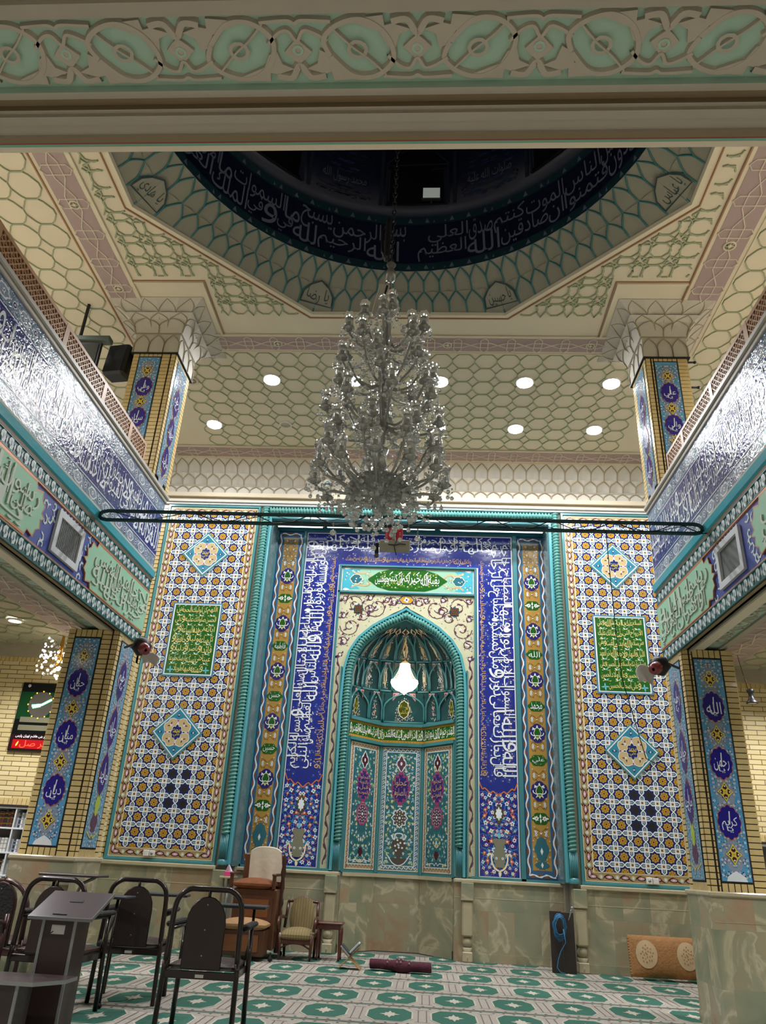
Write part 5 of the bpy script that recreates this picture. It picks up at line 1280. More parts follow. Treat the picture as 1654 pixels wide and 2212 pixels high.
for x,z,l in((-3.73,5.668,'upper left'),(-3.733,2.785,'lower left'),(2.955,5.646,'upper right'),(2.975,2.787,'lower right')):
    t=thing('tile_medallion','%s diamond shaped tile medallion with ochre quatrefoil and navy centre'%l,'medallion',(x,11.39,z-.39),0,'diamond medallions on the tile wings')
    fn=XZ(11.392); fn=plane((x,11.392,z),(1,0,0),(0,0,1),(0,-1,0)); g=G(fn); D=lambda r:[(0,-r),(r,0),(0,r),(-r,0)]
    g.slab(D(.39),SKY,0,.022); g.line(D(.375),.018,tile('frame_teal','47848a',.2),.023,True); g.line(D(.35),.014,WHITE,.0232,True); g.poly(D(.34),SLATE,.0225); g.build('frame',t)
    g=G(fn); TQ=tile('medal_turq','2f7f97')
    g.poly(D(.335),TQ,.0245)
    for k in range(4):
        an=PI/4+k*PI/2; T=lambda r,q,an=an:(r*cos(an)-q*sin(an),r*sin(an)+q*cos(an))
        P=[T(0,0),T(.07,.09),T(.15,.115),T(.2,.09),T(.225,.05),T(.21,0),T(.225,-.05),T(.2,-.09),T(.15,-.115),T(.07,-.09)]; g.poly(P,BEIGE,.026); g.line(P,.008,WHITE,.0266,True); g.flower(*T(.14,0),.022,WHITE,OCH,.027); g.leaf(*T(.14,.0),an+.9,.06,.02,MAR,.0268); g.leaf(*T(.14,.0),an-.9,.06,.02,MAR,.0268)
        an=k*PI/2; g.flower(.17*cos(an),.17*sin(an),.028,PINK,VIO,.027); g.leaf(.22*cos(an),.22*sin(an),an,.07,.04,NAVY,.0262); g.flower(.255*cos(an),.255*sin(an),.015,WHITE,TURQ,.027)
    g.ogee(0,0,.085,.105,WHITE,.028,8,.1,.15,32); g.ogee(0,0,.078,.098,NAVY,.029,8,.1,.15,32); g.text('محمد',-.055,-.005,.055,.055,YEL,.031,weight=.05); g.text('علي',-.045,-.065,.05,.0,YEL,.031,weight=.05)
    g.build('tile_face',t)
# ------------------------------------------------------------------ big crystal chandelier
CRY=mat('crystal','dfe2e0',.07,vary=.03,trans=.8,spec=1.); CRYD=mat('crystal_ball_glass','d4d6d2',.04,.0,vary=.05,trans=.75,spec=1.,coat=.5); SILV=mat('smoky_glass','94948d',.14,.4,vary=.15,spec=1.); DKM=mat('dark_metal','191a1c',.45,.3)
hx,hy=-.51,6.4
ch=thing('crystal_chandelier','large unlit crystal chandelier with tiers of glass tulip cups hanging under the dome','chandelier',(hx,hy,3.95))
g=G(); g.lathe([(.001,4.3),(.03,4.32),(.05,4.4),(.025,4.5),(.05,4.62),(.02,4.8),(.045,5.0),(.07,5.06),(.07,5.12),(.02,5.2),(.04,5.4),(.07,5.55),(.075,5.62),(.02,5.7),(.05,5.9),(.03,6.05),(.06,6.15),(.02,6.25),(.02,6.5)],SILV,(hx,hy,0),14)
g.build('stem',ch)
for z,r in((5.25,.065),(5.75,.06),(4.72,.07),(6.3,.05)):
    g=G(); g.lathe([(.02,z-.14),(r,z-.06),(r*.7,z+.02),(r*1.15,z+.12),(r*.4,z+.16),(.02,z+.17)],CRY,(hx,hy,0),12,wob=lambda a,j:.12*sin(9*a)); g.build('crystal_baluster',ch)
g=G(); g.lathe([(.02,6.45),(.04,6.5),(.10,6.56),(.115,6.64),(.09,6.70),(.10,6.72)],CRY,(hx,hy,0),20,wob=lambda a,j:.08*cos(14*a)); g.build('top_bowl',ch)
g=G(); g.lathe([(.001,4.28),(.12,4.29),(.24,4.33),(.30,4.40),(.28,4.47),(.12,4.50),(.03,4.52)],CRY,(hx,hy,0),22); 
for j_,(rr,zz_) in enumerate(((.30,4.39),(.26,4.335),(.19,4.305),(.11,4.285))):
    for k in range(int(rr*90)): a=2*PI*k/int(rr*90)+j_; g.ball((hx+rr*cos(a),hy+rr*sin(a),zz_),.021,SILV if k%3==0 else CRYD,6,4)
g.build('basket',ch)
ballm=None
def ball_part(p,par,r):
    global ballm
    if ballm is None:
        b=G(); b.ball((0,0,0),1,CRYD,10,7); b.lathe([(.25,.9),(.12,1.3),(.05,1.8)],SILV,(0,0,0),5); b.tube([(0,0,1.6),(0,0,3.6)],.05,SILV,3)
        for k in range(2): b.ball((0,0,2.4+k*.9),.28,CRYD,5,3)
        o=b.build('crystal_ball',par,True); ballm=o
    else:
        o=ballm.copy(); COL.objects.link(o); o.parent=par
    o.location=p; o.scale=(r,r,r); return o
def arm(R_,z0,zc,a,s=1.,cups=True):
    g=G(); P=arc([(.06,0,z0),(R_*.35,0,z0-.05*s),(R_*.7,0,z0-.04*s+(zc-z0)*.3),(R_*.93,0,zc-.07),(R_,0,zc-.01)],6)if 0 else None
    C=[(.05,z0),(R_*.35,z0-.07*s),(R_*.65,z0-.06*s+(zc-z0)*.25),(R_*.9,zc-.09),(R_,zc-.01)]; Q=arc(C,5); g.tube([(x,0,z) for x,z in Q],.013,SILV,6)
    o=g.build('arm',ch,True); o.location=(0,0,-3.95); o.rotation_euler=(0,0,a)
    c=G(); c.lathe([(.012,-.03),(.03,-.02),(.062,.0),(.068,.012),(.058,.01),(.02,.0)],SILV,(R_,0,zc),14,wob=lambda q,j:.08*cos(8*q)); 
    c.build('drip_cup',o,True)
    c=G(); c.lathe([(.030,.0),(.042,.02),(.050,.06),(.042,.12),(.055,.185),(.062,.195)],CRY,(R_,0,zc),14,wob=lambda q,j:(.18*cos(7*q) if j>=4 else 0)); c.tube([(R_,0,zc),(R_,0,zc+.09)],.013,SILV,6); c.build('glass_tulip',o,True)
    R=random.Random(int(a*100+R_*1000)); c=G()
    for k in range(6):
        q=2*PI*k/6; x,y=R_+.075*cos(q),.075*sin(q); L=R.uniform(.05,.10)
        c.ball((x,y,zc-.03),.011,CRYD,5,3); c.ball((x,y,zc-.02-L*.5),.010,CRYD,5,3); c.ball((x,y,zc-.03-L),.021,CRYD,7,5)
    for k in range(7):   # festoon back to the stem
        t=k/7; x=R_-(R_-.1)*t; c.ball((x,0,zc-.02+.22*t*t-.14*sin(PI*t)+.05*t),.009,CRYD,5,3)
    tag(c.build('crystal_strand',o,True),kind='stuff')
    return o
tiers=[(12,.63,4.42,4.46,.0,1),(9,.60,4.50,4.72,.3,1),(7,.50,4.55,4.95,.1,1),(8,.58,5.10,5.22,.2,1),(6,.50,5.16,5.48,.5,1),(7,.50,5.60,5.72,.1,.8),(5,.44,5.66,5.98,.4,.8),(5,.42,6.05,6.20,.9,.6),(4,.26,6.16,6.42,.2,.6)]
for n_,R_,z0,zc,ph,s in tiers:
    for k in range(n_): arm(R_,z0,zc+.012*((k*7)%5),ph+2*PI*k/n_,s)
R=random.Random(12)
for k in range(96):
    q=math.sqrt(R.random())*.44; a=k*2.39996; z=4.22-.30*(1-(q/.50)**2)*R.uniform(.1,1)+.02; 
    if k%11==0: z-=.12
    ball_part((q*cos(a),q*sin(a),z-3.95),ch,.022)
for k in range(5): a=k*1.3+.4; ball_part((.42*cos(a),.42*sin(a),.02),ch,.030)
g=G()
for k in range(620):
    z=R.uniform(4.2,6.3); lim=.26+.38*(1-(z-4.25)/2.2); q=lim*math.sqrt(R.uniform(.05,1)); a=R.uniform(0,2*PI); g.ball((hx+q*cos(a),hy+q*sin(a),z),R.choice((.010,.013,.018,.022)),CRYD,6,4)
tag(g.build('crystal_bead',ch),kind='stuff')
g=G(); z=7.1
g.tube([(hx,hy,6.5),(hx+.005,hy,7.1)],.012,SILV,6); g.lathe([(.01,7.0),(.05,7.03),(.065,7.1),(.05,7.16),(.03,7.2),(.055,7.25),(.01,7.3)],SILV,(hx,hy,0),14); g.build('hook',ch)
g=G(); k=0; z=7.3
while z<14:
    a=PI/2*(k%2); g.tube([(hx+.022*cos(q)*cos(a),hy+.022*cos(q)*sin(a),z+.05*sin(q)) for q in [2*PI*i/8 for i in range(8)]],.008,DKM,4,True); z+=.075; k+=1
g.build('chain',ch)
g=G(); g.bbox((hx-.09,hy-.05,7.32),(hx-.02,hy+.05,7.95),DKM,.02); g.tube([(hx-.06,hy,7.9),(hx-.12,hy,7.7),(hx-.11,hy,7.45),(hx-.03,hy,7.3)],.02,DKM,6); g.build('winch_bracket',ch)
t=thing('hanging_speaker','slim beige box with a black stripe hanging beside the chandelier chain','speaker',(-.60,6.4,6.6))
Mx=Matrix.Translation((-.60,6.45,6.78))@Matrix.Rotation(.22,4,'Y')@Matrix.Rotation(.2,4,'X'); BGE=mat('beige_case','b5ada0',.5)
g=G(); g.bbox((-.065,-.04,-.19),(.055,.04,.19),BGE,.012,Mx); g.build('case',t); g=G(); g.box((.018,-.046,-.17),(.04,-.041,.17),DKM,Mx); g.build('stripe',t); g=G(); g.tube([(-.58,6.45,6.95),(-.53,6.42,7.1)],.006,DKM,5); g.build('strap',t)
# ------------------------------------------------------------------ lamp inside the niche
WARM=mat('lit_crystal','fff4e0',.3,emit='fff0d8',es=9); WARM2=mat('lit_crystal_soft','efe6d2',.3,emit='ffe2b8',es=1.1); BRASS=mat('brass','b98a3a',.25,.9)
nx_,ny_=-.365,12.05
t=thing('niche_lamp','small glowing crystal basket lamp hanging inside the prayer niche','hanging lamp',(nx_,ny_,3.66))
g=G(); g.tube([(nx_,ny_,4.12),(nx_,ny_,4.72)],.006,BRASS,5); g.build('chain',t)
g=G(); g.lathe([(.03,4.15),(.075,4.14),(.08,4.12),(.03,4.11)],BRASS,(nx_,ny_,0),16); g.build('crown',t)
g=G(); g.lathe([(.07,4.12),(.085,4.03),(.10,3.93),(.13,3.87),(.21,3.83)],WARM2,(nx_,ny_,0),22,wob=lambda a,j:.03*cos(22*a)); 
for j in range(9):
    z=4.1-.028*j; rr=.078+.003*j+.001*j*j
    for k in range(18): a=2*PI*k/18; g.ball((nx_+rr*cos(a),ny_+rr*sin(a),z),.008,WARM2,5,3)
g.build('crystal_cone',t)
g=G(); g.lathe([(.21,3.84),(.215,3.80),(.19,3.74),(.14,3.69),(.06,3.66),(.001,3.65)],WARM,(nx_,ny_,0),24,wob=lambda a,j:.03*cos(20*a)); g.build('crystal_basket',t)
g=G(); g.ball((nx_,ny_,3.63),.022,CRYD,8,6); g.build('crystal_drop',t)
# ------------------------------------------------------------------ steel tie truss and what hangs from it
TG=mat('truss_green','12393c',.35,.2); y=9.07
t=thing('tie_truss','dark green steel tie truss spanning between the two balconies','truss',(-.5,y,5.2))
x0,x1,za,zb=-4.52,3.52,5.22,5.355
g=G(); P=arc([(x0+.1,zb),(x0+.02,zb-.02),(x0,(za+zb)/2),(x0+.02,za+.02),(x0+.1,za)],4)
loop=[(x,y,z) for x,z in P]+[(x1-.1,y,za)]+[(2*-.5-x,y,z) for x,z in P[::-1]]; g.tube(loop,.027,TG,8,True); g.build('chord_ring',t)
g=G(); n=14; 
for k in range(n): 
    a=x0+.1+(x1-x0-.2)*k/n; b=x0+.1+(x1-x0-.2)*(k+1)/n; g.tube([(a,y,za if k%2 else zb),(b,y,zb if k%2 else za)],.006,TG,5)
    if k%2: g.tube([(a,y,za),(a,y,zb)],.006,TG,5)
g.build('web_rods',t)
for x,e in((x0,-4.6),(x1,3.6)): g=G(); g.tube([(x,y,5.29),(e,y,5.29)],.03,TG,8); g.build('wall_bracket',t)
g=G(); P=[]
for k in range(9):
    a=-3.2+.8*k; P+=[(a,y-.03,zb),(a+.13,y-.035,zb-.07),(a+.3,y-.03,za-.01),(a+.55,y-.03,za+.02)]
g.tube(P,.007,DKM,5)
tag(g.build('loose_cable'),'thin black cable draped loosely along the green tie truss','cable')
g=G(); g.tube([(2.28,y-.03,5.22),(2.32,y+.1,4.6),(2.38,y+.3,4.0),(2.46,y+.5,3.4),(2.75,9.9,2.5),(3.2,10.55,2.45)],.006,DKM,5); tag(g.build('hanging_cable'),'thin black cable hanging from the truss down past the right red floodlight','cable')
t=thing('junction_box','beige metal box with two red rockers hanging under the middle of the truss','electrical box',(-.46,9.05,4.86))
g=G(); g.bbox((-.665,9.0,4.855),(-.265,9.1,5.0),mat('box_metal','9b9887',.45,.2),.01); g.build('case',t)
RED=mat('red_plastic','c8283c',.4); g=G(); 
for x in(-.55,-.41): g.bbox((x-.045,9.02,5.01),(x+.045,9.08,5.19),RED,.015); g.build('red_clip',t); g=G()
g=G(); g.bbox((-.5,9.0,5.0),(-.46,9.06,5.2),mat('box_metal','9b9887'),.01); g.build('hanger',t)
g=G(); g.line_=None; g.tube([(-.55,8.995,4.93),(-.45,8.99,4.92),(-.40,8.99,4.94),(-.32,8.99,4.93)],.006,DKM,5); g.tube([(-.42,8.99,5.02),(-.47,8.98,4.9),(-.44,8.99,4.78)],.006,DKM,5); g.build('wire',t)
t=thing('small_camera','small black camera hanging at the left of the beige truss box','camera',(-.70,9.05,4.72)); g=G(); g.bbox((-.725,9.02,4.80),(-.675,9.08,4.97),DKM,.01); g.build('body',t); g=G(); g.ball((-.70,9.04,4.785),.035,mat('camera_dome','4a4d50',.2),10,6); g.build('dome',t)
# fluorescent fittings in the head of the recess
FL=mat('tube_white','ffffff',.4,emit='f2f7ff',es=3.2)
for a,b,y_,z_,l in((-2.66,-1.83,11.66,6.36,'left white fluorescent tube fitting under the recess head'),(-1.80,.1,11.62,6.35,'long middle white fluorescent tube fitting under the recess head'),(.14,1.92,11.66,6.36,'right white fluorescent tube fitting under the recess head')):
    t=thing('tube_light',l,'light fitting',((a+b)/2,y_,z_)); g=G(); g.bbox((a,y_,z_),(b,y_+.06,z_+.05),PLASW,.008); g.build('housing',t); g=G(); g.tube([(a+.03,y_+.02,z_-.012),(b-.03,y_+.02,z_-.012)],.016,FL,8); g.build('tube',t)
# ------------------------------------------------------------------ horn floodlights on the pillars, sockets
def horn(x,y,z,s,l):
    t=thing('red_floodlight',l,'floodlight',(x,y,z-.15),0,'red and black floodlights on the pillars')
    M=Matrix.Translation((x,y,z))@Matrix.Rotation(s*.5,4,'Z')@Matrix.Rotation(.5,4,'Y' ) if 0 else Matrix.Translation((x,y,z))@Matrix.Rotation(PI/2+.5,4,'X')@Matrix.Rotation(s*.6,4,'Y')
    g=G(); g.lathe([(.02,.16),(.07,.15),(.085,.05),(.085,.0)],RED if 0 else mat('red_enamel','7e1f25',.3,coat=.5),M=M,n=14); g.build('red_body',t)
    g=G(); g.lathe([(.09,.0),(.14,-.04),(.15,-.12),(.13,-.125),(.02,-.05)],DKM,M=M,n=6); g.build('black_shade',t)
    g=G(); g.tube([(x,y,z+.05),(x-s*.12,y+.08,z+.10),(x-s*.34,y+.14,z+.03)],.018,mat('grey_arm','4a4f58',.4,.3),6); g.build('arm',t)
    return t
horn(-4.16,10.55,3.84,1,'red and black floodlight on an arm off the left pillar'); horn(3.17,10.42,3.79,-1,'red and black floodlight on an arm off the right pillar')
PP=mat('white_paper','c9c6be',.8)
def sheet(x,y,z,w,h,l,sd):
    R=random.Random(sd); g=G(); g.grid(lambda i,j:(x+w*(i-.5)+.02*sin(7*j+3*i),y+.02*sin(9*i+4*j),z+h*(j-.5)+.03*sin(5*i)),6,6,PP); o=g.build('paper_sheet'); tag(o,l,'paper')
    m=o.modifiers.new('t','SOLIDIFY'); m.thickness=.002
sheet(3.02,10.5,3.70,.22,.24,'crumpled white paper stuck beside the right red floodlight',1); sheet(-4.05,10.62,3.70,.26,.16,'ragged white paper hanging below the left red floodlight',2)
for x,z,l in((-3.845,1.13,'left'),(3.09,1.115,'right')):
    t=thing('power_socket','white double socket plate at the foot of the %s tile wing'%l,'socket',(x,11.37,z-.04),0,'white sockets on the tile wings'); W=mat('socket_white','dedcd8',.35)
    g=G(); g.bbox((x-.085,11.35,z-.04),(x-.005,11.385,z+.04),W,.006); g.bbox((x+.003,11.355,z-.038),(x+.08,11.385,z+.036),W,.006); g.build('plate',t); g=G(); g.tube([(x-.045 if l=='right' else x+.04,11.349,z),(x-.045 if l=='right' else x+.04,11.356,z)],.02,mat('socket_grey','9b9b9b',.4),12); g.build('outlet',t)
# black box loudspeaker by the left upper pillar, brackets by the right
t=thing('box_loudspeaker','black box loudspeaker bracketed to the outside of the upper left pillar','loudspeaker',(-5.62,10.85,8.8)); SPK=mat('speaker_black','0e1118',.5)
M=Matrix.Translation((-5.68,10.85,9.14))@Matrix.Rotation(-.25,4,'Z')@Matrix.Rotation(.08,4,'Y')
g=G(); g.bbox((-.24,-.16,-.32),(.22,.18,.32),SPK,.05,M); g.build('cabinet',t); g=G(); g.box((-.2,-.168,-.28),(.18,-.158,.28),mat('speaker_mesh','171b22',.8),M); g.build('grille',t)
for z in(9.42,8.86): g=G(); g.tube([(-5.42,10.9,z),(-5.37,10.9,z)],.02,DKM,6); g.build('bracket',t)
for z,l in((9.315,'upper'),(8.79,'lower')):
    g=G(); g.tube([(4.30,10.9,z),(4.52,10.9,z)],.018,DKM,6); g.ball((4.53,10.9,z),.028,DKM,8,5); tag(g.build('wall_bracket'),'%s bare black bracket sticking out of the upper right pillar'%l,'bracket')
# television hanging in the left gallery
t=thing('television','dark flat television hanging from the left gallery ceiling','television',(-6.3,10.35,8.4))
g=G(); g.bbox((-6.85,10.3,8.55),(-5.82,10.36,9.18),SPK,.01); g.build('screen_frame',t); g=G(); g.box((-6.80,10.292,8.60),(-5.87,10.299,9.13),mat('screen_glass','3c3f3c',.15)); g.build('screen',t)
g=G(); g.bbox((-6.9,10.28,9.22),(-5.70,10.45,9.32),mat('tv_hood','4b5650',.6),.01); g.build('hood',t); g=G(); g.tube([(-6.3,10.4,9.3),(-6.3,10.4,10.1)],.03,SPK,8); g.build('ceiling_pole',t)
# ------------------------------------------------------------------ side aisles: clock, shelves, lamps
t=thing('digital_clock_board','black prayer clock board with lit dial and red scrolling text on the left brick wall','clock',(-6.55,12.45,2.54))
BKG=mat('clock_black','0c0f10',.12); x0,x1,z0,z1=-6.87,-6.05,2.54,3.66
g=G(); g.bbox((x0,12.44,z0),(x1,12.5,z1),mat('clock_case','1b1412',.4),.01); g.build('case',t)
fn=XZ(12.44); g=G(fn); g.rect(x0+.02,z0+.02,x1-.02,z1-.02,BKG,.002); g.rect(x0+.02,3.05,x1-.02,3.5,mat('clock_green_face','0e3a1c',.2),.003); 
for z in(3.0,2.87): g.rect(x0+.10,z,x1-.06,z+.085,mat('clock_band','6e6a52',.5),.004)
g.rect(x0+.02,z0+.02,x1-.02,2.80,mat('clock_plum','2a1016',.2),.004); g.flower(x0+.13,3.60,.03,mat('clock_white','d8d8d8',.4),BKG,.005,8); g.build('face',t)
g=G(fn); cx,cz=x0+.40,3.29; g.disc(cx,cz,.215,mat('dial_mirror','9a948c',.12,.8),.006,28); GL=mat('gold_light','ffc34a',.3,emit='ffb52e',es=2.5)
for k in range(12): a=PI/6*k; g.poly([(cx+.235*cos(a)+.016*cos(a+2),cz+.235*sin(a)+.016*sin(a+2)),(cx+.235*cos(a)+.016*cos(a-2),cz+.235*sin(a)+.016*sin(a-2)),(cx+.205*cos(a),cz+.205*sin(a))],GL,.008)
LGN=mat('green_light','8dffb0',.3,emit='55ff8a',es=7); g.build('dial',t)
g=G(fn); g.line([(cx-.15,cz-.02),(cx+.02,cz+.0),(cx+.17,cz+.09)],.035,LGN,.010); g.line([(cx-.13,cz-.05),(cx,cz-.02)],.03,LGN,.0105); g.build('clock_hands',t)
g=G(fn); CW=mat('clock_white_text','f0ecec',.3,emit='ffffff',es=1.0); RL=mat('red_light','ff5a30',.3,emit='ff2b18',es=3); 
g.text('مسجد قمر بنی هاشم تهران پارس',x0+.10,2.74,x1-.02,2.80,CW,.007,weight=.04); g.rect(x0+.07,z0+.04,x1-.03,2.72,mat('led_red','5a0508',.3,emit='ff1020',es=.5),.006); g.text('ظهر صل',x0+.2,2.59,x1-.04,2.71,RL,.009,weight=.07); g.leaf(x0+.14,2.61,1.2,.09,.03,GL,.010); g.build('red_display',t)
WSH=mat('shelf_white','c9ccd0',.45); 
def shelf(name,x0,x1,y0,y1,zs,divs,lab):
    t=thing(name,lab,'bookcase',((x0+x1)/2,(y0+y1)/2,0)); zt=zs[-1]
    for x in [x0]+divs+[x1]: g=G(); g.bbox((x-.012,y0,-.465),(x+.012,y1,zt),WSH,.003); g.build('upright',t)
    for z in zs: g=G(); g.bbox((x0,y0-.003,z-.012),(x1,y1,z+.012),WSH,.003); g.build('shelf_board',t)
    g=G(); g.box((x0,y1-.01,-.46),(x1,y1,zt),mat('shelf_back','5d5650',.7)); g.build('back_panel',t); g=G(); g.bbox((x0-.02,y0-.02,zt+.012),(x1+.02,y1,zt+.045),mat('shelf_top','2c2220',.4),.005); g.build('top_board',t)
shelf('bookcase',-7.2,-6.10,12.1,12.4,[-.42,-.1,.2,.42,.72,1.03,1.37,1.66],[-6.28],'white bookcase full of books against the left brick wall')
COLS=[('dark red','4a1c1a'),('brown','3f2a1c'),('white','c4c1b8'),('grey','8a8d92'),('navy','26304c'),('black','1d1a1a'),('tan','9c8458')]
BC=[mat('book_%s'%n.replace(' ','_'),c,.5,vary=.15) for n,c in COLS]; PG=mat('book_pages','cfc6b0',.8)
def book(x,y,z,w,h,d,ci,label,grp):
    t=thing('book',label,'book',(x,y,z),0,grp); g=G(); g.bbox((-w/2,0,0),(w/2,.008,h),BC[ci],.002); g.box((-w/2,.0,0),(-w/2+.003,d,h),BC[ci]); g.box((w/2-.003,0,0),(w/2,d,h),BC[ci]); g.build('cover',t,True)
    g=G(); g.box((-w/2+.003,.006,.004),(w/2-.003,d-.005,h-.004),PG); g.build('pages',t,True)
    g=G(); 
    for q in(.2,.55,.8): g.box((-w/2-.0005,-.001,h*q),(w/2+.0005,.0,h*q+.012),BRASS if ci in(0,1,5) else BC[3]); 
    g.build('spine_bands',t,True)
R=random.Random(8)
rows={1.382:('top',.045,.24,(1,5,0)),1.042:('second',.05,.20,(2,3,2)),.732:('third',.055,.22,(3,2,5)),.432:('fourth',.045,.2,(2,4,3))}
for z,(nm,w,h,cs) in rows.items():
    x=-6.31; k=0
    while x>-6.62:
        k+=1; ci=cs[k%3]; book(x,12.15,z,w*.92,h*R.uniform(.93,1.02),.18,ci,'%s bound volume, %s from the post on the %s shelf of the left bookcase'%(COLS[ci][0],('first','second','third','fourth','fifth','sixth','seventh','eighth')[k-1],nm),'volumes on the left bookcase'); x-=w
    x=-6.25; k=0
    while x<-6.14: k+=1; ci=(2,3,4)[k%3]; book(x,12.15,z,.03,h*.9,.16,ci,'slim %s book, %s from the post on the %s shelf of the narrow bay'%(COLS[ci][0],('first','second','third','fourth','fifth')[k-1],nm),'slim books in the narrow bay'); x+=.033
shelf('display_cabinet',4.86,5.8,12.1,12.4,[.1,.6,1.1,1.66],[5.3],'dark topped cabinet at the right edge against the brick wall')
# hanging lantern on the right, small lit chandelier on the left
t=thing('hanging_lantern','small dark lantern hanging on a wire in the right side aisle','lantern',(4.83,11.5,3.56))
g=G(); g.tube([(4.70,11.45,4.28),(4.74,11.47,4.05),(4.80,11.5,3.78)],.004,DKM,4); g.tube([(4.70,11.45,4.05),(4.86,11.5,3.78)],.003,BRASS,4); g.build('wire',t)
g=G(); g.lathe([(.04,3.78),(.055,3.77),(.05,3.73),(.035,3.72),(.035,3.66),(.055,3.62),(.085,3.58),(.085,3.565),(.02,3.57)],DKM,(4.83,11.5,0),14); g.build('shade',t); g=G(); g.lathe([(.075,3.569),(.02,3.56),(.001,3.559)],mat('lantern_glass','55504a',.15),(4.83,11.5,0),12); g.build('glass',t)
t=thing('aisle_chandelier','glowing crystal chandelier hanging behind the left pillar','chandelier',(-6.0,11.75,3.5)); R=random.Random(5); SPA=mat('sparkle','fff8ea',.2,emit='fff3dd',es=5)
g=G(); g.lathe([(.02,4.30),(.04,4.0),(.06,3.9),(.02,3.8)],BRASS,(-6.0,11.75,0),8); g.build('stem',t); g=G()
for k in range(150): 
    q=.30*math.sqrt(R.random()); a=R.uniform(0,6.3); z=R.uniform(3.55+.5*q,4.2); g.ball((-6.0+q*cos(a),11.75+q*sin(a),z),R.choice((.012,.018,.024)),SPA if k%3 else CRYD,6,4)
tag(g.build('crystal_bead',t),kind='stuff')
# ------------------------------------------------------------------ furniture at the foot of the wall
OAK=mat('carved_walnut','54301a',.35,vary=.35,scale=5,stretch=(1,1,.2),coat=.3); OAKD=mat('dark_walnut','3f2212',.4,vary=.3,scale=5,stretch=(1,1,.2)); VEL=mat('rust_velvet','74411f',.8,vary=.3,scale=12,bump=.3,bscale=20); BGC=mat('beige_cover','c9bba6',.85,vary=.1,bump=.2,bscale=12); TNC=mat('tan_cushion','a07c55',.8,vary=.15,bump=.2)
def cushion(g,a,b,m,puff=.03,n=8):
    """soft pad: rounded box with swollen top"""
    x0,y0,z0=a;x1,y1,z1=b
    def F(i,j,s):
        e=(1-abs(2*i-1)**5)*(1-abs(2*j-1)**5); return (x0+(x1-x0)*i,y0+(y1-y0)*j,((z0+z1)/2+s*((z1-z0)/2*(.25+.75*e**.5)+puff*e*sin(PI*i)*sin(PI*j))))
    g.grid(lambda i,j:F(i,j,1),n*2,n*2,m); g.grid(lambda i,j:F(i,j,-1),n*2,n*2,m)
    rim=[]
    vs=[];T=[(i/(n*2),0) for i in range(n*2)]+[(1,i/(n*2)) for i in range(n*2)]+[(1-i/(n*2),1) for i in range(n*2)]+[(0,1-i/(n*2)) for i in range(n*2)]
    for s in(1,-1): vs+=[F(i,j,s) for i,j in T]
    N=len(T); g.add(vs,[(k,(k+1)%N,N+(k+1)%N,N+k) for k in range(N)],m,True)
mx0,mx1,my0,my1=-2.52,-1.80,10.55,11.25
t=thing('minbar_pulpit','carved wooden pulpit chair with a white draped back and rust velvet seat','pulpit',(-2.16,10.9,0))
g=G(); g.bbox((-2.44,10.75,.10),(-1.87,11.25,.78),OAK,.012); g.build('body',t)
g=G(XZ(10.75)); g.slab([(-2.36,.42),(-1.92,.42),(-1.92,.70),(-2.36,.70)],OAK,0,.012); g.slab([(-2.31,.46),(-1.97,.46),(-1.97,.66),(-2.31,.66)],mat('inlay_walnut','7a4a28',.35,vary=.35,scale=6,stretch=(.2,1,1)),.012,.018); g.build('front_panel',t)
g=G(); g.bbox((-2.50,10.45,.05),(-1.93,10.76,.33),OAK,.01); g.build('step_box',t)
g=G(XZ(10.45)); g.slab([(-2.44,.10),(-2.0,.10),(-2.0,.28),(-2.44,.28)],mat('inlay_walnut','7a4a28',.35),0,.01); g.build('step_panel',t)
g=G(); cushion(g,(-2.52,10.42,.33),(-1.92,10.78,.43),TNC,.03); g.build('step_cushion',t)
g=G(); cushion(g,(-2.46,10.72,.775),(-1.95,11.2,.88),VEL,.025); g.build('seat_cushion',t)
for x in(-2.49,-1.93): g=G(); g.bbox((x-.02,10.74,.78),(x+.025,10.79,.95),OAK,.008); g.bbox((x-.025,10.72,.93),(x+.03,11.15,.965),OAK,.01); g.build('armrest',t)
g=G(); g.bbox((-2.44,11.17,.78),(-1.88,11.24,1.2),OAK,.02); g.build('backrest',t)
g=G(); 
def dr(i,j):
    x=i*2-1; w=.235-.02*j; z=.86+.42*j-.06*abs(x)**3*j; return (-2.15+w*x+.03*(1-j),11.165-.025*(1-x*x)-.012*sin(6*x)*(1-j),z)
g.grid(dr,14,10,BGC); g.grid(lambda i,j:(dr(i,1)[0],11.16+.09*j,dr(i,1)[2]+.012*sin(PI*j)),14,3,BGC); g.build('white_drape',t)
for x,h in((-1.90,1.18),(-1.865,1.2)):
    g=G(); g.lathe([(.03,.05),(.03,.5),(.02,.55),(.035,.6),(.02,.7),(.03,.8),(.018,.9),(.032,.98),(.02,1.05),(.03,1.1),(.01,h)],OAKD,(x,11.28 if x<-1.88 else 11.02,0),12); g.build('turned_post',t)
for x in(-2.46,-1.84): 
    for y in(10.5,11.2): g=G(); g.lathe([(.001,0),(.028,.01),(.03,.04),(.01,.06),(.01,.1)],DKM,(x,y,0),10); g.build('caster',t)
